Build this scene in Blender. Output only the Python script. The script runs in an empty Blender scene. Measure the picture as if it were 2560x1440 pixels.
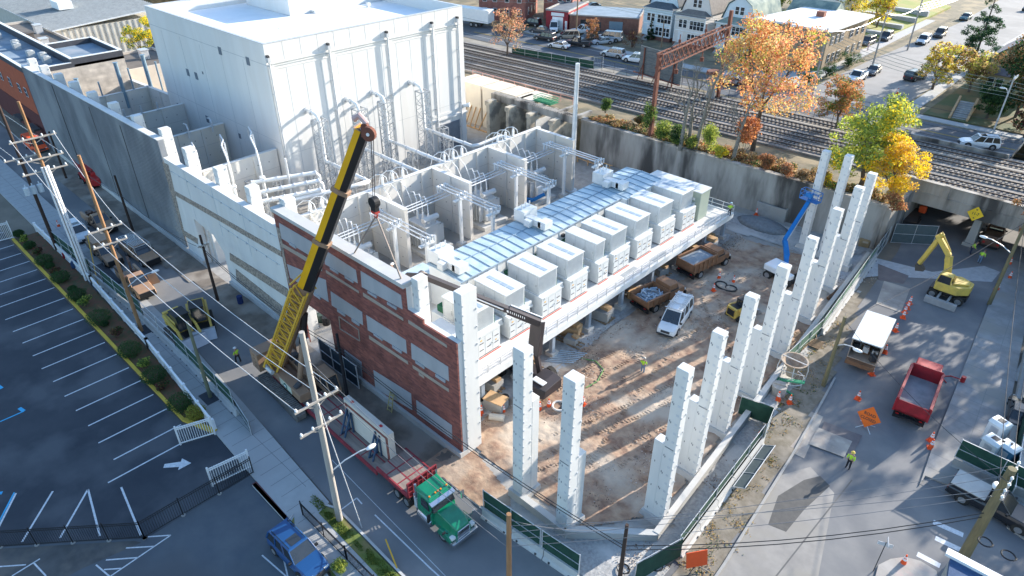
import bpy, bmesh, math, random
from math import sin, cos, pi, radians as rad, hypot, atan2, sqrt
from mathutils import Vector, Matrix
random.seed(7)
SC = bpy.context.scene
COL = SC.collection
# ---------------------------------------------------------------- camera
CAMH, PITCH, YAW, FPX = 41.0, rad(32.69), rad(43.57), 1725.0
cam = bpy.data.cameras.new("camera"); cob = bpy.data.objects.new("camera", cam); COL.objects.link(cob)
cob.location = (0, 0, CAMH); cob.rotation_euler = (pi/2 - PITCH, 0, YAW)
cam.sensor_width = 36; cam.lens = 36*FPX/2560; cam.clip_start = .5; cam.clip_end = 3000
SC.camera = cob
# ---------------------------------------------------------------- light
SUN_AZ, SUN_EL = rad(77.5), rad(18.5)
w = bpy.data.worlds.new("World"); SC.world = w; w.use_nodes = True
nt = w.node_tree; bg = nt.nodes['Background']; sk = nt.nodes.new('ShaderNodeTexSky')
sk.sky_type = 'NISHITA'; sk.sun_disc = False; sk.sun_elevation = SUN_EL; sk.sun_rotation = pi/2 - SUN_AZ
sk.air_density = 1.3; sk.ozone_density = 4
nt.links.new(sk.outputs[0], bg.inputs[0]); bg.inputs[1].default_value = .15
sl = bpy.data.lights.new("sun", 'SUN'); so = bpy.data.objects.new("sun", sl); COL.objects.link(so)
sl.energy = 4.6; sl.angle = rad(.5); sl.color = (1, .91, .79)
S = Vector((cos(SUN_AZ)*cos(SUN_EL), sin(SUN_AZ)*cos(SUN_EL), sin(SUN_EL)))
so.rotation_euler = (-S).to_track_quat('-Z', 'Y').to_euler(); so.location = (0, 0, 80)
SC.view_settings.view_transform = 'Standard'; SC.view_settings.look = 'None'
SC.view_settings.exposure = 1.36; SC.view_settings.gamma = 1
# ---------------------------------------------------------------- surveying helper: picture point -> place on a level plane
_f = Vector((-sin(YAW)*cos(PITCH), cos(YAW)*cos(PITCH), -sin(PITCH))); _r = Vector((cos(YAW), sin(YAW), 0)); _u = _r.cross(_f)
def G(px, py, z=0.0):
    d = _r*(px-1280) + _u*(720-py) + _f*FPX
    t = (z-CAMH)/d.z
    return Vector((d.x*t, d.y*t, z))
def GX(px, py, X):
    d = _r*(px-1280) + _u*(720-py) + _f*FPX; t = X/d.x
    return Vector((X, d.y*t, CAMH+d.z*t))
def GY(px, py, Y):
    d = _r*(px-1280) + _u*(720-py) + _f*FPX; t = Y/d.y
    return Vector((d.x*t, Y, CAMH+d.z*t))
# ---------------------------------------------------------------- materials
MATS = {}
def mat(name, c, c2=None, rough=.85, metal=0, scale=1.0, bump=0, spec=.4, detail=4, lo=.35, hi=.65, world=False, coat=0, kind='noise', c3=None, scale3=.1, stretch=None):
    if name in MATS: return MATS[name]
    m = bpy.data.materials.new(name); m.use_nodes = True; MATS[name] = m
    n = m.node_tree; b = n.nodes['Principled BSDF']
    b.inputs['Base Color'].default_value = (*c, 1); b.inputs['Roughness'].default_value = rough
    b.inputs['Metallic'].default_value = metal; b.inputs['Specular IOR Level'].default_value = spec
    if coat: b.inputs['Coat Weight'].default_value = coat; b.inputs['Coat Roughness'].default_value = .08
    if c2 is None: c2 = tuple(x*.82 for x in c)
    if world: g = n.nodes.new('ShaderNodeNewGeometry'); out = g.outputs['Position']
    else: g = n.nodes.new('ShaderNodeTexCoord'); out = g.outputs['Object']
    if stretch:
        mp = n.nodes.new('ShaderNodeMapping'); mp.inputs['Scale'].default_value = stretch; n.links.new(out, mp.inputs[0]); out = mp.outputs[0]
    t = n.nodes.new('ShaderNodeTexNoise'); t.inputs['Scale'].default_value = scale; t.inputs['Detail'].default_value = detail; t.inputs['Roughness'].default_value = .6
    n.links.new(out, t.inputs['Vector']); fac = t.outputs['Fac']
    r = n.nodes.new('ShaderNodeMapRange'); r.inputs['From Min'].default_value = lo; r.inputs['From Max'].default_value = hi
    n.links.new(fac, r.inputs['Value'])
    mx = n.nodes.new('ShaderNodeMix'); mx.data_type = 'RGBA'; mx.inputs[6].default_value = (*c, 1); mx.inputs[7].default_value = (*c2, 1)
    n.links.new(r.outputs[0], mx.inputs[0]); res = mx.outputs[2]
    if c3:
        t3 = n.nodes.new('ShaderNodeTexNoise'); t3.inputs['Scale'].default_value = scale3; t3.inputs['Detail'].default_value = 5
        n.links.new(out, t3.inputs['Vector'])
        r3 = n.nodes.new('ShaderNodeMapRange'); r3.inputs['From Min'].default_value = .48; r3.inputs['From Max'].default_value = .62
        n.links.new(t3.outputs['Fac'], r3.inputs['Value'])
        m3 = n.nodes.new('ShaderNodeMix'); m3.data_type = 'RGBA'; n.links.new(r3.outputs[0], m3.inputs[0]); n.links.new(res, m3.inputs[6]); m3.inputs[7].default_value = (*c3, 1)
        res = m3.outputs[2]
    n.links.new(res, b.inputs['Base Color'])
    if bump:
        bp = n.nodes.new('ShaderNodeBump'); bp.inputs['Strength'].default_value = min(1, bump); bp.inputs['Distance'].default_value = .05*max(1, bump)
        n.links.new(fac, bp.inputs['Height']); n.links.new(bp.outputs[0], b.inputs['Normal'])
    return m
def brickmat(name, c1, c2, mortar, sx, sz, axis='x', ms=.012, rough=.9):
    if name in MATS: return MATS[name]
    m = bpy.data.materials.new(name); m.use_nodes = True; MATS[name] = m
    n = m.node_tree; b = n.nodes['Principled BSDF']; b.inputs['Roughness'].default_value = rough
    g = n.nodes.new('ShaderNodeNewGeometry'); s = n.nodes.new('ShaderNodeSeparateXYZ'); n.links.new(g.outputs['Position'], s.inputs[0])
    cb = n.nodes.new('ShaderNodeCombineXYZ'); ad = n.nodes.new('ShaderNodeMath'); ad.operation = 'ADD'
    n.links.new(s.outputs['X'], ad.inputs[0]); n.links.new(s.outputs['Y'], ad.inputs[1]); n.links.new(ad.outputs[0], cb.inputs[0])
    n.links.new(s.outputs['Y' if axis == 'floor' else 'Z'], cb.inputs[1])
    if axis == 'floor': n.links.new(s.outputs['X'], cb.inputs[0])
    t = n.nodes.new('ShaderNodeTexBrick'); t.inputs['Scale'].default_value = 1; t.inputs['Brick Width'].default_value = sx; t.inputs['Row Height'].default_value = sz
    t.inputs['Mortar Size'].default_value = ms; t.inputs['Color1'].default_value = (*c1, 1); t.inputs['Color2'].default_value = (*c2, 1); t.inputs['Mortar'].default_value = (*mortar, 1)
    t.inputs['Bias'].default_value = -.1
    n.links.new(cb.outputs[0], t.inputs['Vector'])
    nz = n.nodes.new('ShaderNodeTexNoise'); nz.inputs['Scale'].default_value = .9; nz.inputs['Detail'].default_value = 6; n.links.new(g.outputs['Position'], nz.inputs['Vector'])
    mr = n.nodes.new('ShaderNodeMapRange'); mr.inputs['From Min'].default_value = .3; mr.inputs['From Max'].default_value = .7; mr.inputs['To Min'].default_value = .72; mr.inputs['To Max'].default_value = 1.15
    n.links.new(nz.outputs['Fac'], mr.inputs['Value'])
    mx = n.nodes.new('ShaderNodeMix'); mx.data_type = 'RGBA'; mx.blend_type = 'MULTIPLY'; mx.inputs[0].default_value = 1
    n.links.new(t.outputs['Color'], mx.inputs[6]); n.links.new(mr.outputs[0], mx.inputs[7]); n.links.new(mx.outputs[2], b.inputs['Base Color'])
    return m
# ---------------------------------------------------------------- mesh builder
ORD = ['first', 'second', 'third', 'fourth', 'fifth', 'sixth', 'seventh', 'eighth', 'ninth', 'tenth', 'eleventh', 'twelfth', 'thirteenth', 'fourteenth', 'fifteenth', 'sixteenth', 'seventeenth', 'eighteenth', 'nineteenth', 'twentieth']
class MB:
    def __init__(s): s.v = []; s.f = []; s.mi = []; s.st = []
    def split(s, name, mats, par=None, k=1, **kw):             # every k primitives become one object
        st = s.st+[len(s.v)]; out = []
        for a in range(0, len(s.st), k):
            i, j = st[a], st[min(a+k, len(st)-1)]; b = MB(); b.v = s.v[i:j]
            for f, m in zip(s.f, s.mi):
                if i <= f[0] < j: b.f.append(tuple(x-i for x in f)); b.mi.append(m)
            out.append(b.build(name, mats, par, **kw))
        return out
    def poly(s, pts, m=0):
        i = len(s.v); s.st.append(i); s.v += [tuple(p) for p in pts]; s.f.append(tuple(range(i, i+len(pts)))); s.mi.append(m); return s
    def hexa(s, b, t, m=0):                                   # n-gon bottom ring / top ring
        i = len(s.v); s.st.append(i); n = len(b); s.v += [tuple(p) for p in b] + [tuple(p) for p in t]
        fs = [tuple(range(i+n-1, i-1, -1)), tuple(range(i+n, i+2*n))] + [(i+k, i+(k+1) % n, i+n+(k+1) % n, i+n+k) for k in range(n)]
        s.f += fs; s.mi += [m]*len(fs); return s
    def box(s, x0, x1, y0, y1, z0, z1, m=0):
        return s.hexa([(x0, y0, z0), (x1, y0, z0), (x1, y1, z0), (x0, y1, z0)], [(x0, y0, z1), (x1, y0, z1), (x1, y1, z1), (x0, y1, z1)], m)
    def cb(s, c, d, m=0, rz=0):                               # centre box
        x, y, z = c; a, b, h = d[0]/2, d[1]/2, d[2]/2; C_, S_ = cos(rz), sin(rz)
        q = [(x+C_*u-S_*v, y+S_*u+C_*v) for u, v in ((-a, -b), (a, -b), (a, b), (-a, b))]
        return s.hexa([(p[0], p[1], z-h) for p in q], [(p[0], p[1], z+h) for p in q], m)
    def prism(s, pts, z0, z1, m=0):                           # plan polygon extruded in z
        return s.hexa([(p[0], p[1], z0) for p in pts], [(p[0], p[1], z1) for p in pts], m)
    def prof(s, pts, y0, y1, m=0, y2=None, y3=None):          # side profile (x,z) extruded in y
        return s.hexa([(p[0], y1, p[1]) for p in pts], [(p[0], y0, p[1]) for p in pts], m)
    def bar(s, a, b, w, h=None, m=0):                         # square bar between two points
        a = Vector(a); b = Vector(b); h = h or w; d = (b-a); L = d.length
        if L < 1e-6: return s
        d /= L; up = Vector((0, 0, 1)) if abs(d.z) < .98 else Vector((1, 0, 0)); x = d.cross(up).normalized(); y = x.cross(d)
        o = [x*w/2*i + y*h/2*j for i, j in ((-1, -1), (1, -1), (1, 1), (-1, 1))]
        return s.hexa([a+q for q in o], [b+q for q in o], m)
    def cyl(s, a, b, r0, r1=None, n=10, m=0):
        a = Vector(a); b = Vector(b); r1 = r0 if r1 is None else r1; d = (b-a).normalized()
        up = Vector((0, 0, 1)) if abs(d.z) < .98 else Vector((1, 0, 0)); x = d.cross(up).normalized(); y = x.cross(d)
        ring = lambda c, r: [c+(x*cos(2*pi*k/n)+y*sin(2*pi*k/n))*r for k in range(n)]
        return s.hexa(ring(a, r0), ring(b, r1), m)
    def tube(s, pts, r, n=6, m=0):
        pts = [Vector(p) for p in pts]; N = len(pts); rs = r if isinstance(r, (list, tuple)) else [r]*N; i0 = len(s.v); s.st.append(i0)
        px = None
        for k, p in enumerate(pts):
            d = (pts[min(k+1, N-1)]-pts[max(k-1, 0)]).normalized()
            if px is None:
                up = Vector((0, 0, 1)) if abs(d.z) < .95 else Vector((1, 0, 0)); px = d.cross(up).normalized()
            px = (px - d*px.dot(d)).normalized(); y = px.cross(d)
            for j in range(n): s.v.append(tuple(p+(px*cos(2*pi*j/n)+y*sin(2*pi*j/n))*rs[k]))
        for k in range(N-1):
            for j in range(n):
                a = i0+k*n+j; b = i0+k*n+(j+1) % n
                s.f.append((a, b, b+n, a+n)); s.mi.append(m)
        s.f.append(tuple(i0+j for j in range(n))); s.mi.append(m); s.f.append(tuple(i0+(N-1)*n+j for j in range(n-1, -1, -1))); s.mi.append(m)
        return s
    def loft(s, rings, m=0, cap=True):
        i0 = len(s.v); s.st.append(i0); n = len(rings[0])
        for r in rings: s.v += [tuple(p) for p in r]
        for k in range(len(rings)-1):
            for j in range(n):
                a = i0+k*n+j; b = i0+k*n+(j+1) % n; s.f.append((a, b, b+n, a+n)); s.mi.append(m)
        if cap:
            s.f.append(tuple(i0+j for j in range(n-1, -1, -1))); s.f.append(tuple(i0+(len(rings)-1)*n+j for j in range(n))); s.mi += [m, m]
        return s
    def sph(s, c, r, n=10, k=6, m=0):
        c = Vector(c); R_ = r if isinstance(r, (list, tuple)) else (r, r, r)
        rings = [[c+Vector((cos(2*pi*j/n)*sin(pi*i/k)*R_[0], sin(2*pi*j/n)*sin(pi*i/k)*R_[1], -cos(pi*i/k)*R_[2])) for j in range(n)] for i in ([.04]+list(range(1, k))+[k-.04])]
        return s.loft(rings, m)
    def build(s, name, mats, parent=None, loc=None, smooth=False, bevel=0, bseg=2):
        me = bpy.data.meshes.new(name); me.from_pydata(s.v, [], s.f)
        if not isinstance(mats, (list, tuple)): mats = [mats]
        for x in mats: me.materials.append(x)
        me.polygons.foreach_set('material_index', s.mi)
        if smooth: me.polygons.foreach_set('use_smooth', [True]*len(s.f))
        me.validate(); me.update()
        bm = bmesh.new(); bm.from_mesh(me); bmesh.ops.recalc_face_normals(bm, faces=bm.faces); bm.to_mesh(me); bm.free()
        o = bpy.data.objects.new(name, me); COL.objects.link(o)
        if parent: o.parent = parent
        if loc is not None: o.location = loc
        if bevel:
            b = o.modifiers.new('bevel', 'BEVEL'); b.width = bevel; b.segments = bseg; b.limit_method = 'ANGLE'
        return o
def tag(o, label=None, cat=None, group=None, kind=None):
    if label: o['label'] = label
    if cat: o['category'] = cat
    if group: o['group'] = group
    if kind: o['kind'] = kind
    return o
def empty(name, loc, rz, label, cat, group=None):
    o = bpy.data.objects.new(name, None); COL.objects.link(o); o.location = loc; o.rotation_euler = (0, 0, rz); o.empty_display_size = .3
    return tag(o, label, cat, group)
def dup(o, loc=None, rz=None, label=None, group=None, parent=None):
    c = o.copy(); COL.objects.link(c)
    if parent: c.parent = parent
    if loc is not None: c.location = loc
    if rz is not None: c.rotation_euler = (0, 0, rz)
    if label: c['label'] = label
    if group: c['group'] = group
    for ch in list(o.children): dup(ch, parent=c)
    return c
def sheet(name, pts, z, m, label=None):
    b = MB(); b.poly([(p[0], p[1], z) for p in pts]); o = b.build(name, m); return tag(o, kind='structure')
def slab(name, pts, z0, z1, m, kind='structure'):
    o = MB().prism([(p[0], p[1]) for p in pts], z0, z1).build(name, m); return tag(o, kind=kind)
def text(body, size, m, parent, loc, rot, name='lettering', ext=.004, align='CENTER', sx=1):
    c = bpy.data.curves.new(name, 'FONT'); c.body = body; c.size = size; c.extrude = ext; c.align_x = align; c.align_y = 'CENTER'; c.offset = size*.018
    t = bpy.data.objects.new(name, c); dg = bpy.context.evaluated_depsgraph_get(); COL.objects.link(t)
    bpy.context.view_layer.update()
    me = bpy.data.meshes.new_from_object(t.evaluated_get(bpy.context.evaluated_depsgraph_get())); bpy.data.objects.remove(t)
    o = bpy.data.objects.new(name, me); COL.objects.link(o); me.materials.clear(); me.materials.append(m)
    o.parent = parent; o.location = loc; o.rotation_euler = rot; o.scale = (sx, 1, 1); return o
# palette
asph_dark = mat('asphalt_dark', (.030, .037, .050), (.047, .054, .067), scale=.25, bump=.1, world=True, c3=(.078, .085, .098), scale3=.17, rough=.8, detail=9)
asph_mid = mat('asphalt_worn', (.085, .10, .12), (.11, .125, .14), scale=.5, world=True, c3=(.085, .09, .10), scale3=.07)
asph_st = mat('asphalt_street', (.175, .18, .188), (.225, .225, .225), scale=.35, world=True, c3=(.14, .147, .158), scale3=.08, detail=9)
asph_b = mat('asphalt_road', (.155, .16, .17), (.21, .21, .21), scale=.35, world=True, c3=(.12, .127, .14), scale3=.12, detail=9)
conc = mat('concrete_pale', (.52, .52, .50), (.45, .45, .44), scale=.8, world=True, c3=(.48, .47, .45), scale3=.2)
conc_w = mat('concrete_white', (.70, .70, .68), (.62, .62, .61), scale=.6, world=True, stretch=(1, 1, .25), c3=(.64, .635, .61), scale3=.8)
conc_old = mat('concrete_weathered', (.40, .375, .34), (.25, .235, .21), scale=.6, world=True, c3=(.075, .07, .065), scale3=.3, stretch=(1, 1, .22))
conc_grey = mat('concrete_grey', (.36, .355, .34), (.28, .28, .275), scale=.9, world=True, c3=(.33, .32, .30), scale3=.3)
walk = mat('sidewalk_concrete', (.40, .41, .41), (.36, .37, .37), scale=1.2, world=True, c3=(.38, .38, .38), scale3=.25)
white = mat('white_paint', (.82, .82, .82), (.74, .75, .76), scale=2, rough=.5)
white_m = mat('white_metal', (.78, .79, .78), (.72, .74, .74), scale=1.5, rough=.45, world=True)
galv = mat('galvanised_steel', (.62, .64, .66), (.5, .52, .54), scale=2, rough=.45, metal=.3)
black = mat('black_metal', (.02, .02, .022), rough=.5)
rubber = mat('rubber', (.02, .02, .02), (.035, .033, .03), rough=.9)
darkgrey = mat('dark_grey', (.06, .06, .065), rough=.7)
rim_m = mat('rim_metal', (.45, .45, .46), rough=.35, metal=.6)
glass_m = mat('window_glass', (.02, .025, .03), (.03, .035, .042), rough=.06, spec=.9)
redm = mat('red_lens', (.45, .02, .02), rough=.3)
lampm = mat('lamp_lens', (.75, .75, .72), rough=.2)
orange = mat('orange_plastic', (.85, .10, .02), (.75, .09, .02), rough=.6)
yellow = mat('yellow_paint', (.75, .42, .03), (.62, .34, .03), scale=1.5, rough=.5)
yellow_m = mat('machine_yellow', (.66, .47, .09), (.52, .37, .09), scale=1.5, rough=.6)
tan = mat('tan_paint', (.40, .245, .15), (.34, .21, .13), scale=2, rough=.5, coat=.2)
brownp = mat('brown_paint', (.13, .07, .045), (.1, .055, .04), scale=2, rough=.5, coat=.2)
wood = mat('weathered_wood', (.30, .21, .13), (.2, .14, .09), scale=4, stretch=(1, 1, .2), rough=.95)
wood_l = mat('pine_wood', (.55, .36, .19), (.45, .28, .15), scale=3, rough=.9)
polew = mat('pole_wood', (.36, .2, .1), (.26, .14, .07), scale=3, stretch=(1, 1, .15), rough=.95)
poled = mat('pole_creosote', (.07, .045, .035), (.045, .03, .025), scale=3, stretch=(1, 1, .15), rough=.95)
poleg = mat('pole_grey_wood', (.42, .39, .35), (.33, .3, .27), scale=3, stretch=(1, 1, .15), rough=.95)
scr_green = mat('green_screen_fabric', (.012, .05, .036), (.02, .07, .048), scale=1.5, rough=.9)
scr_grey = mat('grey_mesh_fabric', (.09, .12, .13), (.07, .1, .11), scale=2, rough=.9)
rust = mat('rusty_steel', (.20, .075, .05), (.14, .055, .04), scale=2, rough=.9)
bluep = mat('blue_machine_paint', (.01, .17, .48), (.01, .14, .4), rough=.45)
redp = mat('red_machine_paint', (.5, .03, .03), (.4, .025, .03), rough=.5)
# ================================================================ GROUND
gm = mat('earth_ground', (.22, .19, .15), (.16, .14, .11), scale=.3, world=True)
sheet('ground', [(-700, -300), (300, -300), (300, 900), (-700, 900)], -.06, gm)
# pit dirt and gravel
dirt = mat('pit_dirt', (.43, .305, .21), (.22, .13, .09), scale=.9, bump=2.0, detail=12, world=True, c3=(.46, .38, .30), scale3=.2, lo=.36, hi=.66)
grav = mat('crushed_gravel', (.42, .42, .41), (.27, .27, .27), scale=4, bump=1.0, detail=9, world=True, c3=(.5, .49, .47), scale3=.3)
dirt_d = mat('site_dirt_dark', (.22, .185, .15), (.14, .12, .10), scale=.7, bump=.6, detail=8, world=True, c3=(.30, .27, .235), scale3=.25)
sheet('site_yard', [(-135, 22.9), (-16.6, 23.0), (-12.4, 24.8), (-17.9, 86.6), (-60, 81), (-135, 90)], .0, mat('yard_gravel', (.40, .385, .36), (.29, .28, .265), scale=1.2, bump=.8, detail=9, world=True, c3=(.34, .31, .27), scale3=.2))
# pit: gently uneven dirt
def patch(name, pts, z, m, bumpy=.0, n=60, kind='structure'):
    xs = [p[0] for p in pts]; ys = [p[1] for p in pts]; x0, x1, y0, y1 = min(xs), max(xs), min(ys), max(ys)
    st = max(x1-x0, y1-y0)/n; nx = int((x1-x0)/st)+1; ny = int((y1-y0)/st)+1
    from mathutils import noise
    def inside(x, y):
        c = False; j = len(pts)-1
        for i in range(len(pts)):
            if (pts[i][1] > y) != (pts[j][1] > y) and x < (pts[j][0]-pts[i][0])*(y-pts[i][1])/(pts[j][1]-pts[i][1])+pts[i][0]: c = not c
            j = i
        return c
    v = []; idx = {}; f = []
    def vid(i, j):
        if (i, j) not in idx:
            x = x0+i*st; y = y0+j*st
            h = bumpy*(noise.fractal(Vector((x*.35, y*.35, 3)), 1.0, 2.0, 5)+.5)+bumpy*.55*(noise.noise(Vector((x*1.9+y*.25, y*.16, 7)))+.8*noise.noise(Vector((x*4, y*4, 1))))*(1 if n > 150 else .4)
            idx[i, j] = len(v); v.append((x, y, z+max(0, h)))
        return idx[i, j]
    for i in range(nx):
        for j in range(ny):
            if inside(x0+(i+.5)*st, y0+(j+.5)*st): f.append((vid(i, j), vid(i+1, j), vid(i+1, j+1), vid(i, j+1)))
    b = MB(); b.v = v; b.f = f; b.mi = [0]*len(f); o = b.build(name, m, smooth=True); return tag(o, kind=kind)
patch('pit_dirt', [(-31.5, 27), (-24, 26.6), (-18.5, 26.8), (-15.2, 31.5), (-17.2, 62), (-19.5, 76), (-31, 74), (-31.6, 50)], .01, dirt, .15, 280)
tt = MB(); rt_ = random.Random(9)
for (x0, y0, x1, y1, bend, wd) in ((-26, 30, -21, 72, 3, 1.7), (-22, 29, -25, 70, -2.5, 1.9), (-28.5, 34, -19.5, 66, -3, 1.7), (-19, 33, -27.5, 60, 4, 2.0), (-24, 28, -18, 50, 2, 1.7)):
    n_ = int(hypot(x1-x0, y1-y0)/.3)
    for k_ in range(n_):
        f = k_/n_; x = x0+(x1-x0)*f+bend*sin(pi*f); y = y0+(y1-y0)*f
        if rt_.random() < .3: continue
        for s in (-.5, .5): tt.cb((x+s*wd, y, .13), (.38, .14, .03), 0, rt_.uniform(-.25, .25))
tag(tt.build('tyre_tracks', dirt), kind='structure')
patch('gravel_strip', [(-31, 22.95), (-16.5, 23.2), (-12.3, 27), (-16, 72), (-17.2, 71), (-14.0, 31), (-18.8, 25.2), (-24, 25.3), (-31, 25.2)], .012, grav, .06, 120)
patch('dirt_apron', [(-31.4, 22.9), (-25, 23.1), (-23.6, 24.6), (-24.4, 25.4), (-29.4, 26.6), (-31.4, 25.2)], .03, dirt, .08, 60)
patch('gravel_under_deck', [(-36, 28), (-31.6, 30), (-31, 40), (-32, 50), (-32, 74), (-36, 74)], .03, grav, .08, 120)
patch('pale_gravel', [(-34, 75), (-21, 76), (-18, 83), (-30, 80.5), (-50, 79), (-50, 76)], .03, grav, .1, 60)
patch('dirt_lane', [(-125, 21.8), (-78, 21.8), (-70, 22.6), (-31, 22.4), (-29, 25.1), (-125, 25.1)], .008, dirt_d, .1, 200)
tag(MB().loft([[(-31+r*cos(2*pi*k/20)*1.0, 79.1+r*.55*sin(2*pi*k/20), z) for k in range(20)] for r, z in ((3.6, .03), (2.6, .5), (1.4, .8), (.3, .95))]).build('gravel_pile', mat('blue_gravel', (.2, .22, .24), (.15, .165, .18), scale=3, bump=.6), smooth=True), 'smooth dark grey heap of fine gravel by the retaining wall', 'gravel pile')
# street A (runs along x)
sheet('street', [(-200, 17.6), (-200, 23), (-31, 23), (-29, 22.9), (-16.5, 23.2), (-13, 24), (-12.2, 27), (0, 27), (40, 27), (40, 9), (-14, 15.5), (-30, 15.5), (-60, 17.4)], .004, asph_st)
sheet('road', [(-12.2, 27), (-16.1, 84), (-17.2, 91), (-17.2, 140), (2, 140), (-4.5, 70), (-2.3, 52), (-1, 51), (14, 49.5), (40, 43), (40, 27)], .008, asph_b)
# sidewalk A
W0 = [(-200, 14.7), (-97, 14.7), (-80, 14.7), (-60, 14.2), (-46.6, 13.2), (-39, 12.9), (-33.5, 12.7), (-20, 12.0)]
slab('sidewalk', W0+[(-20, 14.9-.6), (-33.2, 14.5), (-33.5, 15.6), (-48, 16.6), (-62, 17.4), (-78, 17.7), (-100, 18.3), (-200, 18.6)][::1], -.05, .13, walk)
jl = MB()
for k in range(70):
    x = -125+k*1.5
    y0, y1 = (14.9, 18.2) if x < -80 else ((14.5, 17.3) if x < -58 else (13.4, 16.4))
    if x < -36: jl.box(x, x+.04, y0, y1-.15, .12, .134)
    elif x < -21: jl.box(x, x+.04, 12.7+(-33.5-x)*.05 if x > -33.5 else 12.95, 14.35, .12, .134)
jl.box(-125, -62, 16.5, 16.54, .12, .134); jl.box(-62, -36, 15.2, 15.24, .12, .134)
tag(jl.build('pavement_joints', mat('joint', (.22, .23, .23))), kind='structure')
# parking lots
sheet('parking_lot', [(-200, 11.7), (-94.7, 11.5), (-49.5, 11.9), (-46.5, 13.3), (-40.2, 13.1), (-40.2, 5.0), (-46.9, -2.4), (-75, -33), (-200, -33)], .0, asph_dark)
sheet('lower_parking_lot', [(-40.2, 13.1), (-34.2, 13.0), (-33.9, 11.9), (-29.6, 11.9), (-22, 9), (-10, -10), (-75, -33), (-46.9, -2.4), (-40.2, 5.0)], -.004, asph_mid)
sheet('old_pavement_patch', [(-46.9, -2.6), (-40.6, 4.3), (-40.1, 4.6), (-40.9, 1.0), (-41.5, -6), (-60, -20)], .0, mat('worn_patch', (.10, .10, .10), (.07, .07, .07), scale=.8, world=True, c3=(.13, .12, .11), scale3=.5))
lines = MB()
def pline(a, b, wd, z=.006, m=0):
    a = Vector((a[0], a[1], 0)); b = Vector((b[0], b[1], 0)); d = (b-a).normalized(); n = Vector((-d.y, d.x, 0))*wd/2
    lines.poly([(p.x, p.y, z) for p in (a-n, b-n, b+n, a+n)], m)
LP = [(35, 612, -95), (53, 633, -30), (74, 653, -30), (93, 674, -15), (114, 697, 0), (136, 719, 3), (161, 745, 20), (183, 772, 42), (209, 798, 65), (237, 827, 89), (262, 856, 115), (293, 885, 140), (324, 918, 167), (355, 950, 195), (388, 984, 224), (417, 1022, 255), (457, 1059, 287), (450, 1110, 322)]
for i, (x, y, x2) in enumerate(LP):
    g = G(x, y); pline((g.x, min(g.y, 11.7)), (g.x+.0, g.y-5.6), .13)
g = G(-10, 590); pline((g.x-.5, 11.6), (g.x-.5, 6), .13)
for k in range(1, 6): pline((-97.5-2.83*k, 11.6), (-97.5-2.83*k, 6.2), .13)
for a, b in (((55, 1355), (132, 1228)), ((150, 1345), (220, 1223)), ((220, 1223), (250, 1340)), ((303, 1218), (352, 1338))): pline(G(*a), G(*b), .14)
pline(G(-45, 1400), G(40, 1233), .14); pline(G(-52, 1400), G(36, 1231), .12, .007, 1)
pline(G(-70, 1085), G(60, 1028), .13, .006, 1); pline(G(60, 1028), G(48, 1020), .3, .007, 1); pline(G(-6, 965), G(3, 972), .4, .006, 1); pline(G(-40, 1240), G(6, 1232), .3, .006, 1)
a0, a1 = G(410, 1165), G(475, 1158); d = (a1-a0).normalized(); n = Vector((-d.y, d.x, 0))
am = a0+d*1.25
lines.poly([(*((q).xy), .007) for q in (a0-n*.2, am-n*.28, am+n*.28, a0+n*.2)]); lines.poly([(*((q).xy), .008) for q in (am-n*.62-d*.05, a1+d*.1, am+n*.62-d*.05)])
for a, b in (((370, 1342), (427, 1338)), ((427, 1338), (277, 1440)), ((315, 1370), (385, 1366)), ((265, 1400), (344, 1394)), ((240, 1412), (275, 1442)), ((260, 1424), (303, 1421)), ((700, 1383-26), (720, 1444)), ((655, 1388), (760, 1480))): pline(G(*a), G(*b), .1, .004)
for a, b in (((30, 1440), (100, 1397)), ((85, 1408), (115, 1440)), ((-20, 1418), (65, 1412))): pline(G(*a), G(*b), .1, .008)
# street markings
for a, b in (((937, 1287), (1075, 1420)), ((852, 1275), (892, 1245)), ((892, 1245), (905, 1260)), ((1075, 1420), (1130, 1470))): pline(G(*a), G(*b), .1, .01)
for a, b in (((830, 1150), (1250, 1580)),): pline(G(*a), G(*b), .04, .01)
for a, b in (((2333, 1305), (2408, 1338)), ((2338, 1345), (2402, 1375)), ((2293, 1385), (2350, 1415))): pline(G(*a), G(*b), .45, .012)
pline(G(1925, 1440+20), G(2130, 1200), .1, .012, 2)
tag(lines.build('painted_markings', [mat('line_paint', (.68, .70, .72), (.5, .52, .55), scale=6), mat('blue_paint', (.06, .42, .72)), mat('seam', (.12, .12, .12))]), kind='structure')
# planting bed with yellow kerb and low fence
slab('planting_bed', [(-96, 12.0), (-50, 12.25), (-47.5, 13.2), (-60, 14.0), (-80, 14.55), (-96, 14.55)], -.05, .16, mat('red_mulch', (.15, .06, .035), (.07, .07, .03), scale=2, bump=.5, world=True))
k = MB(); k.hexa([(-96.2, 11.7, 0), (-49.8, 11.95, 0), (-49.8, 12.2, 0), (-96.2, 12.0, 0)], [(-96.2, 11.7, .2), (-49.8, 11.95, .2), (-49.8, 12.2, .2), (-96.2, 12.0, .2)])
k.hexa([(-49.8, 11.95, 0), (-46.4, 13.1, 0), (-46.6, 13.5, 0), (-49.9, 12.25, 0)], [(-49.8, 11.95, .2), (-46.4, 13.1, .2), (-46.6, 13.5, .2), (-49.9, 12.25, .2)])
tag(k.build('kerb', mat('yellow_kerb', (.62, .42, .05), (.5, .36, .06), scale=2)), kind='structure')
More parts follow.
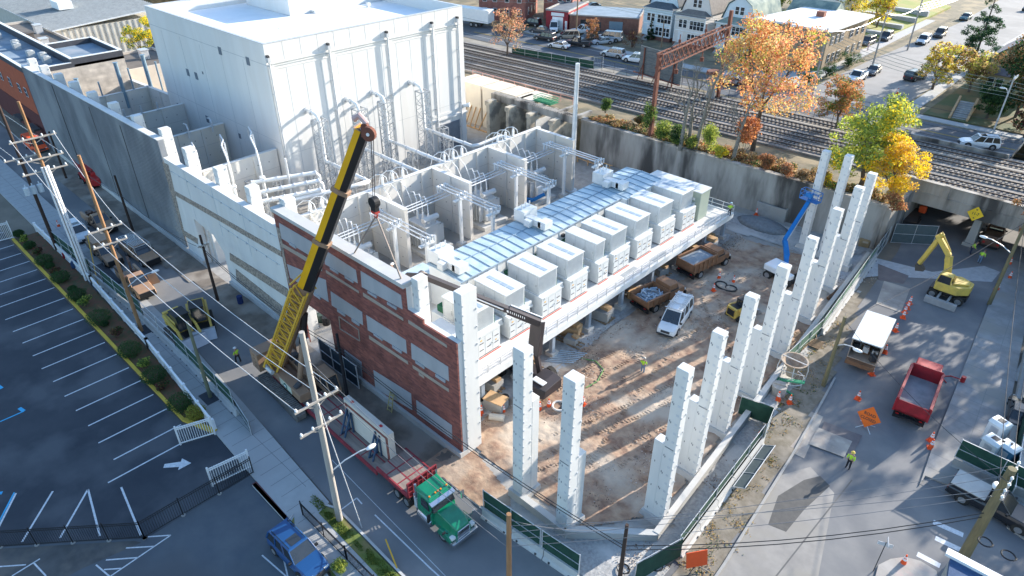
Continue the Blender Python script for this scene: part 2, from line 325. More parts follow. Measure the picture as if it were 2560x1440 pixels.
# grass strips by lower pavement
grassm = mat('grass', (.10, .15, .03), (.16, .19, .05), scale=1.5, bump=.6, world=True, detail=8, c3=(.20, .17, .07), scale3=.5)
slab('grass_strip', [(-33.2, 14.5), (-20, 14.2), (-20, 15.2), (-30, 15.45), (-32.6, 15.5), (-33.3, 15.2)], -.02, .15, grassm)
slab('lawn', [(-34.2, 13.1), (-33.8, 12.4), (-32.6, 12.1), (-28.5, 12.3), (-20, 10.5), (-20, 12.0), (-33.5, 12.7)], -.02, .14, grassm)
kb = MB(); kp = [(-33.4, 15.2), (-32.6, 15.6), (-30, 15.55), (-20, 15.3), (-14, 15.6)]
for p, q in zip(kp, kp[1:]): kb.hexa([(p[0], p[1], 0), (q[0], q[1], 0), (q[0], q[1]+.18, 0), (p[0], p[1]+.18, 0)], [(p[0], p[1], .16), (q[0], q[1], .16), (q[0], q[1]+.18, .16), (p[0], p[1]+.18, .16)])
kp = [(-34.4, 13.2), (-34.1, 12.4), (-32.8, 11.9), (-28.5, 12.1), (-20, 10.3)]
for p, q in zip(kp, kp[1:]): kb.hexa([(p[0], p[1]-.2, 0), (q[0], q[1]-.2, 0), (q[0], q[1], 0), (p[0], p[1], 0)], [(p[0], p[1]-.2, .17), (q[0], q[1]-.2, .17), (q[0], q[1], .17), (p[0], p[1], .17)])
kp = [G(640, 1210), G(735, 1312)]
kb.hexa([(kp[0].x, kp[0].y-.3, 0), (kp[1].x, kp[1].y-.3, 0), (kp[1].x, kp[1].y, 0), (kp[0].x, kp[0].y, 0)], [(kp[0].x, kp[0].y-.3, .14), (kp[1].x, kp[1].y-.3, .14), (kp[1].x, kp[1].y, .14), (kp[0].x, kp[0].y, .14)])
tag(kb.build('kerb_lower', conc), kind='structure')
sheet('brick_strip', [(-39.2, 12.9), (-33.9, 12.75), (-33.9, 12.45), (-39.2, 12.5)], .14, mat('brick_paving', (.14, .05, .05), (.1, .04, .04), scale=5))
# road B verge, pavements
slab('right_sidewalk', [(-2.4, 47.4), (-2.9, 52), (-4.6, 72), (-6.2, 91), (-2.0, 91), (-1.2, 75), (.4, 62), (1.6, 52), (3.4, 47.6), (9, 46.2), G(2660, 1342), G(2560, 1294), G(2440, 1240), G(2352, 1208), G(2312, 1192)], 0, .14, mat('dirty_dappled_sidewalk', (.30, .30, .30), (.22, .22, .22), scale=.7, world=True, c3=(.26, .25, .23), scale3=.25))  # darker tone carries painted tree dapple as well as dirt
sj = MB()
for k2 in range(24):
    y = 48+k2*1.8; xx = -2.5-(y-48)*.09; sj.box(xx, xx+4, y, y+.04, .13, .144)
sj.hexa([(-.4, 48, .13), (-.36, 48, .13), (-3.9, 90, .13), (-3.94, 90, .13)], [(-.4, 48, .144), (-.36, 48, .144), (-3.9, 90, .144), (-3.94, 90, .144)])
tag(sj.build('right_pavement_joints', mat('joint', (.22, .23, .23))), kind='structure')
patch('verge', [(-11.9, 27), (-10.0, 27), (-9.9, 31), (-11.1, 45), (-12.4, 56), (-14.6, 67), (-16.3, 72), (-15.9, 60), (-13.2, 44)], .03, mat('dry_verge', (.25, .22, .18), (.15, .13, .095), scale=1.2, bump=.6, world=True, detail=8), .08, 90)
sheet('concrete_lane', [(-9.5, 27), (-9.7, 31), (-10.6, 41), (-9.2, 43.6), (-6.8, 42.3), (-3.5, 30), (-2.5, 27)], .0105, mat('old_concrete_lane', (.30, .285, .265), (.23, .22, .21), scale=.7, world=True, c3=(.26, .245, .22), scale3=.3))
vk = MB(); pts = [(-9.6, 27), (-9.8, 31), (-10.9, 44.3), (-12.2, 55.5)]
for p, q in zip(pts, pts[1:]): vk.hexa([(p[0], p[1], 0), (p[0]+.18, p[1], 0), (q[0]+.18, q[1], 0), (q[0], q[1], 0)], [(p[0], p[1], .15), (p[0]+.18, p[1], .15), (q[0]+.18, q[1], .15), (q[0], q[1], .15)])
tag(vk.build('road_kerb', conc_grey), kind='structure')
patch('gravel_lot', [(3.6, 48), (1.6, 53), (.2, 64), (-1, 78), (-1.8, 90), (40, 90), (40, 40), (14, 44.8)], .02, grav, .04, 70)
slab('traffic_island', [G(2180, 1440+30), G(2195, 1415), G(2225, 1400), G(2262, 1395), G(2300, 1405), G(2340, 1430), G(2345, 1470)], 0, .13, mat('island_concrete', (.38, .36, .34), (.30, .28, .26), scale=1, world=True, c3=(.42, .33, .31), scale3=.9))
sheet('asphalt_patch', [G(2050, 1190), G(2075, 1215), G(2010, 1275), G(1965, 1330), G(1920, 1312), G(1945, 1240), G(2010, 1200)], .013, mat('patch_dark', (.075, .075, .075), (.10, .098, .095), scale=2, world=True))
sheet('washed_concrete', [G(2060, 660), G(2150, 635), G(2330, 680), G(2460, 665), G(2500, 680), G(2480, 705), G(2300, 680+15), G(2200, 690), G(2100, 700)], .014, mat('pale_wash', (.42, .44, .46), (.33, .35, .37), scale=2, world=True))
# road plates
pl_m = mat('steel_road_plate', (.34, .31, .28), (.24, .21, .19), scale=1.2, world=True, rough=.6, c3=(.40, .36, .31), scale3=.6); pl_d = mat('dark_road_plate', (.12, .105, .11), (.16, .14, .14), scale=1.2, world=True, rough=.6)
for i, (q, lb) in enumerate([(((1995, 1015), (2058, 1042), (2010, 1147), (1937, 1110)), 'large steel road plate nearest the dug up strip'), (((2060, 1055), (2155, 1090), (2130, 1140), (2042, 1105)), 'steel road plate under the orange road closed sign'),
        (((2044, 1070), (2130, 1105), (2110, 1145), (2022, 1112)), 'flat steel plate between the road works sign and the worker'), (((2195, 660), (2272, 690), (2258, 710), (2195, 700)), 'steel road plate at the foot of the screened fence by the bridge'),
        (((2210, 703), (2275, 722), (2252, 782), (2190, 760)), 'steel road plate sunlit across its middle near the excavator')]):
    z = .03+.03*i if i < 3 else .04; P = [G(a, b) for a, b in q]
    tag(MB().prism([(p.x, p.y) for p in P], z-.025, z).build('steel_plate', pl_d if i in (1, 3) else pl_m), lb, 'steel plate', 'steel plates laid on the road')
# ================================================================ OUTER WALLS
def relief(b, pts, Y, d=.03, m=0, back=.02):
    q = [GY(x, y, Y) for x, y in pts]
    b.hexa([(p.x, Y+back, p.z) for p in q], [(p.x, Y-d, p.z) for p in q], m); return q
stone = mat('rubble_stone', (.40, .34, .28), (.20, .17, .15), scale=5, detail=3, world=True, lo=.42, hi=.58)
brick = brickmat('red_brick', (.31, .10, .075), (.15, .05, .045), (.22, .10, .085), .55, .16)
panel_g = mat('panel_grey', (.40, .40, .42), (.34, .345, .365), scale=.7, world=True, stretch=(1, 1, .3))
bandt = mat('tan_band', (.40, .33, .27), (.36, .3, .25), scale=1)
grey_rib = mat('ribbed_grey', (.29, .305, .325), (.21, .225, .245), scale=.35, world=True, c3=(.36, .375, .39), scale3=.16, stretch=(1, 1, .5))
# grey ribbed wall
gw = empty('perimeter_wall', (0, 0, 0), 0, 'long grey ribbed precast wall along the street left of the white wall', 'wall')
b = MB(); b.hexa([(-126.3, 25.5, 0), (-77.6, 25.5, 0), (-77.6, 26.1, 0), (-126.3, 26.1, 0)], [(-126.3, 25.5, 13.0), (-77.6, 25.5, 13.9), (-77.6, 26.1, 13.9), (-126.3, 26.1, 13.0)])
x = -126.1
while x < -77.8:
    zt = 13.0+(x+126.3)/48.7*.9-.05
    b.box(x, x+.18, 25.42, 25.5, .6, zt); x += .42
b.build('ribbed_panel', grey_rib, gw)
b = MB()
for x in (-112.5, -98.5, -88.5): b.box(x, x+.14, 25.38, 25.42, .6, 13.0)
b.build('joint', darkgrey, gw)
b = MB(); b.hexa([(-126.3, 25.2, 0), (-77.6, 25.2, 0), (-77.6, 25.5, 0), (-126.3, 25.5, 0)], [(-126.3, 25.25, .6), (-77.6, 25.25, .6), (-77.6, 25.5, .6), (-126.3, 25.5, .6)]); b.build('footing', conc, gw)
b = MB(); b.hexa([(-126.3, 25.44, 13.0), (-77.6, 25.44, 13.9), (-77.6, 26.2, 13.9), (-126.3, 26.2, 13.0)], [(-126.3, 25.44, 13.12), (-77.6, 25.44, 14.02), (-77.6, 26.2, 14.02), (-126.3, 26.2, 13.12)]); b.build('coping', conc_w, gw)
# white wall with opening
ww = empty('perimeter_wall', (0, 0, 0), 0, 'white precast street wall with tan stone bands between grey and brick walls', 'wall')
b = MB(); ZT = 12.0
b.box(-77.4, -73.3, 25.5, 26.2, 0, ZT); b.box(-67.2, -53.7, 25.5, 26.2, 0, ZT)
b.hexa([(-73.3, 25.5, 5.9), (-68.9, 25.5, 5.5), (-67.2, 25.5, 4.0), (-67.2, 25.5, ZT), (-73.3, 25.5, ZT)], [(-73.3, 26.2, 5.9), (-68.9, 26.2, 5.5), (-67.2, 26.2, 4.0), (-67.2, 26.2, ZT), (-73.3, 26.2, ZT)])
b.build('wall_panel', conc_w, ww)
b = MB()
relief(b, [(406, 404), (421, 412), (470, 620), (452, 600)], 25.5, .04)
for q in ([(424, 470), (428, 482), (520, 535), (520, 523)], [(520, 523), (520, 535), (705, 642), (703, 628)], [(700, 572), (692, 567), (720, 700), (728, 722)],
          [(437, 562), (440, 575), (495, 610), (494, 596)], [(575, 632), (576, 650), (722, 745), (720, 722)], [(590, 672), (592, 700), (700, 790), (706, 765)]): relief(b, q, 25.5, .05)
b.build('stone_band', stone, ww)
b = MB()
for x in (-72.5, -66.3, -60.3): b.box(x, x+.04, 25.485, 25.5, 6.2, ZT-.05)
for z0, xa, xb in ((10.8, -76, -54), (7.6, -66.5, -54.5)):
    b.box(xa, xb, 25.47, 25.5, z0, z0+.04)
b.build('joint', mat('joint_blue', (.45, .52, .58)), ww)
b = MB()
for x in [-76+k*1.9 for k in range(12)]:
    b.box(x, x+.12, 25.40, 25.5, 10.72, 10.86); b.box(x, x+.12, 25.40, 25.5, 7.5, 7.66) if x > -66 else 0
b.build('clip', galv, ww)
b = MB(); b.box(-77.6, -73.4, 25.2, 25.5, 0, .5); b.box(-67.1, -51.8, 25.2, 25.5, 0, .5); b.build('footing', conc, ww)
# white blocks seen in the opening
b = MB(); b.box(-73.0, -72.3, 26.6, 28.4, 0, 6); tag(b.build('concrete_column', conc_w), 'white column just inside the left street wall opening', 'column', 'wall columns')
# brick wall
bw = empty('brick_wall', (0, 0, 0), 0, 'tall red brick street wall with grey panels and stepped unfinished top', 'wall')
b = MB(); b.box(-53.7, -51.6, 25.5, 26.0, 0, 13.6); b.box(-51.6, -46.9, 25.5, 26.0, 4.95, 13.6); b.box(-46.9, -35.2, 25.5, 26.0, .55, 13.6); b.box(-35.2, -29.7, 25.5, 26.0, .55, 11.25); b.box(-35.2, -33.3, 25.5, 26.0, 11.25, 11.6)
for x in (b.v,): b.v = [(p[0], 25.64 if p[1] == 26.0 else p[1], p[2]) for p in b.v]
b.build('brick_face', brick, bw)
b = MB(); b.box(-53.7, -51.6, 25.64, 26.1, 0, 13.6); b.box(-51.6, -46.9, 25.64, 26.1, 4.95, 13.6); b.box(-46.9, -35.2, 25.64, 26.1, .55, 13.6); b.box(-35.2, -29.7, 25.64, 26.04, .55, 11.25); b.box(-35.2, -33.3, 25.64, 26.04, 11.25, 11.6); b.build('concrete_backing', conc_w, bw)
b = MB()
P = [[(698, 557), (806, 620), (810, 660), (703, 595)], [(810, 623), (890, 675), (895, 708), (813, 660)], [(902, 677), (1003, 738), (1007, 773), (905, 717)],
     [(718, 660), (815, 700), (822, 755), (726, 694)], [(827, 728), (906, 780), (908, 813), (830, 763)], [(916, 787), (1015, 850), (1018, 884), (920, 825)], [(1028, 857), (1121, 917), (1123, 953), (1030, 896)],
     [(861, 874), (904, 905), (908, 970), (868, 935)], [(934, 925), (1028, 984), (1031, 1025), (939, 970)], [(1041, 1000), (1130, 1063), (1131, 1098), (1043, 1034)]]
for q in P: relief(b, q, 25.5, .03)
b.build('inset_panel', panel_g, bw)
b = MB()
for q in ([(704, 607), (740, 628), (742, 638), (706, 617)], [(741, 628), (805, 665), (806, 678), (742, 638)], [(815, 675), (897, 727), (898, 733), (816, 682)], [(908, 731), (1008, 795), (1009, 802), (909, 740)], [(1021, 799), (1117, 862), (1118, 869), (1022, 808)],
          [(923, 838), (1020, 903), (1021, 911), (924, 847)], [(1032, 912), (1122, 972), (1123, 980), (1033, 920)], [(1047, 980-50), (1060, 940), (1061, 946), (1048, 937)]): relief(b, q, 25.5, .035)
R = [(848, 791), (897, 824), (900, 852), (851, 822)]
for i in range(4):
    p, q = R[i], R[(i+1) % 4]; A, B_ = GY(*p, 25.48), GY(*q, 25.48); b.bar(A, B_, .14, .06)
b.build('tan_band', bandt, bw)
b = MB()
for p, q in (((722, 607), (738, 615)), ((824, 668), (844, 681)), ((861, 690), (882, 703)), ((918, 727), (940, 741)), ((967, 755), (990, 770)), ((783, 732), (800, 745)), ((842, 773), (861, 787)), ((878, 796), (897, 811)), ((933, 833), (955, 848)), ((980, 863), (1003, 880)), ((1038, 902), (1060, 918)), ((1088, 935), (1112, 953))):
    A, B_ = GY(*p, 25.4), GY(*q, 25.4); b.box(A.x, B_.x, 25.4, 25.5, min(A.z, B_.z)-.2, max(A.z, B_.z))
b.build('bearing_ledge', mat('ledge', (.38, .40, .43)), bw)
b = MB(); b.box(-53.75, -35.1, 25.3, 26.4, 13.6, 13.95); b.build('coping', conc, bw)
b = MB(); b.box(-46.9, -29.6, 25.25, 26.05, 0, .55); b.box(-53.7, -51.6, 25.25, 25.5, 0, .5); b.build('footing', conc, bw)
# columns standing behind the walls (pads on two faces)
pad_m = mat('embed_plate', (.58, .60, .62))
def column(loc, zt, zs, lx, ly, sx_=0, sy_=0, label='', group='', base=True, seed=0):
    """upper shaft lx x ly, lower part widened by sx_ towards -x or sy_ towards +y up to zs"""
    t = empty('precast_column', loc, 0, label, 'column', group); r = random.Random(seed)
    b = MB(); b.box(-lx/2, lx/2, -ly/2, ly/2, 0, zt)
    if zs: b.box(-lx/2-sx_-.0, lx/2 if sy_ else -lx/2, -ly/2 if sx_ else ly/2, ly/2+sy_, 0, zs)
    b.build('shaft', conc_w, t, bevel=.03, bseg=1)
    p = MB(); z = .9; k = 0
    while z < zt-.3:
        p.box(lx/2, lx/2+.05, -ly/2+.05, -ly/2+.15, z, z+.14, 0)
        if k % 2 == 0: p.box(lx/2, lx/2+.05, ly/2-.16, ly/2-.06, z, z+.14, 0)
        p.box(lx/2-.34, lx/2-.14, -ly/2-.012, -ly/2, z+.1, z+.28, 0)
        if k % 2: p.box(lx/2-.66, lx/2-.6, -ly/2-.012, -ly/2, z+.1, z+.26, 1); p.box(-lx/2+.1, -lx/2+.16, -ly/2-.012, -ly/2, z+.2, z+.36, 1)
        if sx_ and z < zs and k % 3 == 0: p.box(-lx/2-sx_+.25, -lx/2-sx_+.31, -ly/2-.012, -ly/2, z, z+.16, 1)
        z += .78; k += 1
    if zs: p.box(-lx/2+.1, lx/2-.1, -ly/2-.012, -ly/2, zs-.16, zs-.08, 1)
    p.build('embed_plate', [pad_m, mat('bolt_pocket', (.2, .21, .23))], t)
    if base:
        b = MB(); x0, x1, y0, y1 = -lx/2-sx_-.25, lx/2+.2, -ly/2-.3, ly/2+sy_+.25
        b.hexa([(x0, y0, 0), (x1, y0, 0), (x1, y1, 0), (x0, y1, 0)], [(x0+.15, y0+.12, .6), (x1, y0+.12, .6), (x1, y1-.1, .6), (x0+.15, y1-.1, .6)]); b.build('pedestal', conc, t)
    return t
G1 = 'white precast columns standing around the dirt yard'
column((-23.7, 25.95, 0), 14, 9.3, .95, .95, 0, .75, 'freestanding white column nearest the brick wall corner on the street edge', G1)
column((-19.5, 25.95, 0), 14, 7.0, .95, .95, 0, .8, 'white stepped column second from the brick wall on the street edge', G1)
nm = ['nearest', 'second', 'third', 'fourth', 'fifth', 'sixth', 'seventh', 'farthest']
for i, (x, y, z) in enumerate([(-14.98, 31.2, 14.1), (-15.5, 36.4, 13.8), (-16.1, 42.1, 13.7), (-16.35, 47.8, 13.6), (-17.1, 55.2, 12.9), (-17.85, 62.6, 12.7), (-18.55, 69.9, 12.3), (-19.2, 75.6, 11.8)]):
    column((x, y, 0), z, z*.535, .85, .75, .75, 0, f'{nm[i]} white column in the row along the closed road' if i < 7 else 'farthest white column in the row, closest to the bridge', G1, seed=i)
column((-24.9, 77.2, 0), 12.3, 0, .8, .8, 0, 0, 'plain white column the blue lift basket leans against', G1)
column((-22.3, 76.8, 0), 12.6, 0, .8, .8, 0, 0, 'plain white column right of the blue lift basket', G1)
# low foundation walls between columns
fw = MB()
def fseg(p, q, h, wd, m=0):
    p = Vector((*p, 0)); q = Vector((*q, 0)); d = (q-p).normalized(); n = Vector((-d.y, d.x, 0))*wd/2
    fw.hexa([p-n, q-n, q+n, p+n], [x+Vector((0, 0, h)) for x in (p-n, q-n, q+n, p+n)], m)
fseg((-24.4, 25.5), (-19.0, 25.45), .75, .5); fseg((-19.1, 25.4), (-14.2, 29.6), .75, .5); fseg((-14.25, 29.5), (-18.2, 80.0), .78, .45)
tag(fw.build('foundation_wall', conc), 'low pale concrete footing wall running round the column rows', 'wall')
for i, (x, zt) in enumerate([(-126.0, 14.0), (-120.5, 14.0), (-114.3, 14.0), (-108.2, 14.1), (-101.5, 14.1), (-94.2, 14.3), (-87.0, 14.4), (-79.3, 14.7), (-73.9, 13.9), (-67.0, 13.7), (-60.6, 13.6), (-54.0, 14.5)]):
    column((x+.6, 26.9, 0), zt, 0, .9, 1.1, 0, 0, 'white column end rising behind the top of the street wall', 'columns behind the street walls', base=False)
column((-34.7, 26.56, 0), 14.3, 0, .75, 1.0, 0, 0, 'white column at the step where the brick wall drops', 'columns behind the brick wall', base=False)
column((-30.0, 26.8, 0), 15.2, 0, .8, 1.5, 0, 0, 'tall white column at the free corner of the brick wall', 'columns behind the brick wall', base=False)
# ================================================================ BIG WHITE HALL
hall_m = mat('hall_panel', (.72, .715, .695), (.655, .655, .64), scale=.3, world=True, stretch=(1, 1, .2), rough=.7, c3=(.67, .66, .635), scale3=.5)
hb = empty('switchgear_hall', (0, 0, 0), 0, 'huge windowless white block building behind the open bays', 'building')
X0, X1, Y0, Y1, ZH = -114, -80, 41, 73.4, 21.0
b = MB(); b.box(X0, X1, Y0, Y1, 0, 19.4)
b.box(X0, X1, Y0, Y0+.35, 19.4, ZH); b.box(X1-.35, X1, Y0+.35, Y1-.35, 19.4, ZH); b.box(X0, X1, Y1-.35, Y1, 19.4, ZH); b.box(X0, X0+.35, Y0+.35, Y1-.35, 19.4, ZH)
b.build('wall', hall_m, hb)
b = MB(); b.box(X0+.35, X1-.35, Y0+.35, Y1-.35, 19.4, 19.46); b.build('roof', mat('roof_membrane', (.85, .86, .86), (.8, .81, .82), scale=.4, world=True), hb)
b = MB(); b.box(X0-.04, X1+.04, Y0-.04, Y0+.4, ZH, ZH+.1); b.box(X1-.4, X1+.04, Y0+.4, Y1-.4, ZH, ZH+.1); b.box(X0-.04, X1+.04, Y1-.4, Y1+.04, ZH, ZH+.1); b.box(X0-.04, X0+.4, Y0+.4, Y1-.4, ZH, ZH+.1); b.build('coping', galv, hb)
b = MB()
for z0, d in ((18.6, .16), (18.3, .1), (17.9, .05)): b.box(X1, X1+d, Y0+.6, Y1-.2, z0, z0+.14)
b.box(X1, X1+.07, 66.3, 73.3, 5.6, 6.0); b.box(X1, X1+.25, 66.2, 73.5, 5.0, 5.3)
for ya, yb in ((41.15, 41.9), (49.95, 50.6), (59.3, 59.9), (67.4, 67.6), (72.4, 73.3)): b.box(X1, X1+.12, ya, yb, 0, 18.4)
b.build('trim', hall_m, hb)
b = MB(); jm = mat('panel_joint', (.48, .50, .51))
for y in [43.5+k*2.45 for k in range(12)]: b.box(X1, X1+.012, y, y+.035, 0, 17.8)
for y in [43.5+k*2.45 for k in range(12)]: b.box(X1, X1+.012, y, y+.03, 18.8, ZH)
b.box(X1, X1+.014, Y0, Y1, 6.9, 6.94)
for x in (-110, -104, -98, -92, -86): b.box(x, x+.05, Y0-.014, Y0, 0, 18.2)
b.box(X0, X1, Y0-.016, Y0, 18.5, 18.56); b.box(X0, X1, Y0-.014, Y0, 8.6, 8.64)
b.build('joint', jm, hb)
for y in (41.2, 49.7, 59.05, 67.15, 72.1):
    b = MB(); b.cyl((X1+.35, y, 0), (X1+.35, y, 19.1), .11, n=8); b.cb((X1+.3, y, 19.2), (.5, .4, .55)); b.cb((X1+.25, y, 19.6), (.45, .28, .3), 1); b.box(X1, X1+.4, y-.12, y+.12, 18.4, 18.6)
    for z in (3, 7, 11, 15): b.box(X1, X1+.3, y-.14, y+.14, z, z+.08)
    b.build('downspout', [galv, darkgrey], hb)
for px, py in ((550, 127), (620, 153), (470, 181), (491, 190), (447, 266), (519, 298), (600, 340), (507, 180+2)):
    p = GY(px, py, Y0)
    if (px, py) == (507, 182): s_ = .18
    else: s_ = .5
    if (px, py) in ((600, 340),): s_ = .35
    q = MB(); q.box(p.x-s_*.8, p.x+s_*.8, Y0-.05, Y0+.1, p.z-s_, p.z+s_); f = q.build('louvre', mat('louvre', (.16, .19, .23)), hb)
b = MB(); b.box(X1, X1+.06, 67.8, 71.9, 0, 4.2, 0)
for k in range(11): b.box(X1+.06, X1+.09, 67.85, 71.85, .15+k*.37, .45+k*.37, 0)
b.build('roller_door', mat('roller_door', (.20, .22, .25)), hb)
b = MB(); b.cyl((X1+.1, 72.8, 6.2), (X1+.9, 73.4, 6.4), .28, .35, 10); b.build('floodlight', white_m, hb)
b = MB(); b.box(-112, -99, 56, 73, 19.5, 22.6); b.box(-96.5, -96, 68, 68.6, 19.5, 20.1); b.build('penthouse', hall_m, hb)
b = MB(); b.cb((-99.3+.8, 60, 19.7), (1.2, 1, .35)); b.cyl((-97, 62, 19.46), (-97, 62, 20.6), .05); b.cb((-92, 50, 19.7), (.2, .2, .3), 0); b.build('roof_vent', galv, hb)
# ================================================================ BLAST WALLS OF THE BAYS
bay = mat('bay_concrete', (.66, .64, .60), (.58, .565, .54), scale=.5, world=True, c3=(.62, .57, .49), scale3=.18, stretch=(1, 1, .4))
def blast(name, p, q, h, label, wd=.45, z0=0, pil=None, group='concrete blast walls between the bays'):
    t = empty(name, (p[0], p[1], z0), atan2(q[1]-p[1], q[0]-p[0]), label, 'wall', group); L = hypot(q[0]-p[0], q[1]-p[1])
    b = MB(); b.box(0, L, -wd/2, wd/2, 0, h, 0); n = max(1, round(L/3.2))
    for i in range(1, n):
        x = L*i/n; b.box(x-.16, x+.16, -wd/2-.14, wd/2+.14, 0, h-.05, 0)
    for s in (-1, 1):
        for k in range(1, int(h/2.6)+1): b.box(0.02, L-.02, s*wd/2-(.006 if s < 0 else -.0), s*wd/2+(.006 if s > 0 else 0), k*2.6, k*2.6+.04, 1)
        for i in range(int(L/1.6)):
            for k in range(3):
                z = 1.2+k*2.5
                if z < h-.4: b.box(.7+i*1.6, .82+i*1.6, *( (-wd/2-.01, -wd/2) if s < 0 else (wd/2, wd/2+.01)), z, z+.12, 2)
    b.build('wall_face', [bay, mat('bay_joint', (.45, .44, .42)), mat('tie_hole', (.12, .12, .12))], t)
    b = MB(); b.box(-.05, L+.05, -wd/2-.06, wd/2+.06, h, h+.06); b.build('cap', conc_w, t); return t
YC = [31.7, 41.3, 51.0, 60.7, 70.3]
blast('blast_wall', (-62.2, 30.5), (-62.2, 71), 7.5, 'long concrete blast wall closing the four right hand bays at the back')
for i, y in enumerate(YC):
    if i: blast('blast_wall', (-61.9, y), (-55.3, y), 7.5, f"{['', 'nearest', 'second', 'third', 'farthest'][i]} concrete cross wall of the right hand bays")
for i, x in enumerate((-81.2, -95.5, -108.3, -121.2)):
    blast('blast_wall', (x, 27.5), (x-.3, 40.8), 7.6, f"{['sunlit concrete bay wall under the curved conduits', 'second concrete bay wall back from the sunlit one', 'third shaded bay wall back from the sunlit one', 'last shaded concrete bay wall at the far end'][i]}", group='bay walls behind the grey street wall')
blast('blast_wall', (-128, 40.5), (-114, 41.5), 7.6, 'shaded concrete wall at the far back beside the white hall', group='bay walls behind the grey street wall')
# steel stubs on last wall
for i, (x, y, h, r) in enumerate([(-122, 31, 3.2, .3), (-121.5, 33.8, 2.2, .12), (-121.4, 37, 4.6, .32), (-121.4, 38.6, 3.4, .14), (-121.4, 41.3, 5, .32), (-121.4, 43, 3.6, .14)]):
    o = MB().cyl((x, y, 5.0), (x, y, 7.6+h), r, n=10).cyl((x, y, 7.6+h), (x, y, 7.65+h), r*1.3, n=10).build('steel_post', mat('blue_grey_steel', (.2, .3, .38), rough=.5))
    tag(o, f'{ORD[i]} blue grey steel tube from the street side on the farthest bay wall', 'post', 'steel tubes on the far bay wall')
# ================================================================ LATTICE TOWERS AND DUCTS
tgal = mat('tower_steel', (.40, .42, .44), (.32, .34, .36), scale=2, rough=.5, metal=.2)
def lattice(name, x, y, s, h, label, group, step=.9, duct=False):
    t = empty(name, (x, y, 0), 0, label, 'tower', group); c = [(-s/2, -s/2), (s/2, -s/2), (s/2, s/2), (-s/2, s/2)]
    b = MB()
    for p in c: b.bar((*p, 0), (*p, h), .13)
    b.split('leg', tgal, t)
    b = MB(); n = int(h/step)
    for i in range(4):
        p, q = c[i], c[(i+1) % 4]
        for k in range(n):
            z0, z1 = k*h/n, (k+1)*h/n
            a, e = (p, q) if k % 2 else (q, p); b.bar((*a, z0), (*e, z1), .055)
            if k % 2 == 0: b.bar((*p, z0), (*q, z0), .05)
        b.bar((*p, h), (*q, h), .16, .12)
    b.build('bracing', tgal, t); return t
TW = [(-77.3, 45.4), (-77.3, 51.6), (-77.3, 55.9), (-77.3, 62.6)]
LBL = ['leftmost tall steel lattice tower against the white hall', 'second tall lattice tower from the left on the white hall', 'third tall lattice tower from the left on the white hall', 'rightmost tall lattice tower, nearest the grey roller door']
for i, (x, y) in enumerate(TW):
    lattice('lattice_tower', x, y, 1.5, 11.3, LBL[i], 'lattice towers along the hall')
    dct = empty('conduit_pipe', (0, 0, 0), 0, ['white pipe from the hall wall down the leftmost lattice tower', 'white pipe from the hall down the second lattice tower', 'white pipe from the hall down the third lattice tower', 'white pipe from the hall down the rightmost lattice tower'][i], 'pipe', 'white gas pipes')
    b = MB(); yy = y-.0
    b.tube([(-80, yy-.1, 12.0), (-78.6, yy-.05, 12.0), (-77.8, yy, 11.8), (-77.45, yy, 11.2), (-77.4, yy, 9), (-77.4, yy, 5.9), (-77.1, yy, 5.7), (-76.3, yy, 5.7)], .22, 10)
    xe = [-67.8, -65, -64.8, -67.2][i]
    b.tube([(-76.3, yy, 5.7), (xe, yy, 5.7)], .24, 10)
    if i == 0: b.tube([(xe, yy, 5.7), (-68.2, yy-2, 5.6), (-70.5, yy-10, 5.5), (-70.8, yy-11, 5.3)], .27, 10)
    if i == 3: b.tube([(xe, yy, 5.7), (-66.8, yy+1, 5.7), (-67, yy+5.5, 5.7), (-66.4, yy+6, 5.6), (-62.5, yy+6, 5.5)], .25, 10)
    b.build('pipe_run', white_m, dct, smooth=True)
    b = MB()
    for p, q in (((-79.98, yy-.1, 12), (-79.85, yy-.1, 12)), ((-78.9, yy-.07, 12), (-78.75, yy-.07, 12))): b.cyl(p, q, .42, n=12)
    for z in (10.2, 8, 6.6): b.cyl((-77.4, yy, z), (-77.4, yy, z+.14), .3, n=12)
    x = -75.5
    while x < xe: b.cyl((x, yy, 5.7), (x+.12, yy, 5.7), .34, n=10); x += 2.2
    b.split('flange', galv, dct)
    lattice('short_lattice_stand', -72.2, y, .9, 5.3, f'short lattice stand carrying the {ORD[i]} white pipe from the left', 'short lattice pipe stands', .7)
lattice('short_lattice_stand', -77.2, 66.0, 1.1, 5.0, 'short lattice stand in front of the grey roller door', 'short lattice pipe stands', .7)
# pipes across left yard on lattice stands
for i, (pa, pb) in enumerate((((628, 457), (788, 432)), ((640, 483), (796, 452)), ((650, 505), (800, 475)))):
    A, B_ = G(*pa, 6), G(*pb, 6); B_ = A+(B_-A); b = MB(); b.tube([A, B_, B_+Vector((0.0, .4, -.5)), B_+Vector((0, .5, -1.8))], .26, 10)
    d = (B_-A)
    for k in range(6): c = A+d*(k/5); b.cyl(c, c+d.normalized()*.12, .34, n=10)
    tag(b.build('conduit_pipe', white_m, smooth=False), ['uppermost of three parallel white pipes behind the white street wall', 'middle of three parallel white pipes behind the white street wall', 'lowest of three parallel white pipes behind the white street wall'][i], 'pipe', 'parallel white pipes')
for i, (px, py) in enumerate(((640, 520), (705, 510), (790, 500), (668, 560))):
    p = G(px, py, 1.5); lattice('short_lattice_stand', p.x, p.y, .9, 5.2, ['leftmost lattice stand under the parallel white pipes', 'middle lattice stand under the parallel white pipes', 'lattice stand at the right end of the parallel pipes', 'lattice stand nearest the white street wall below the pipes'][i], 'short lattice pipe stands', .7)
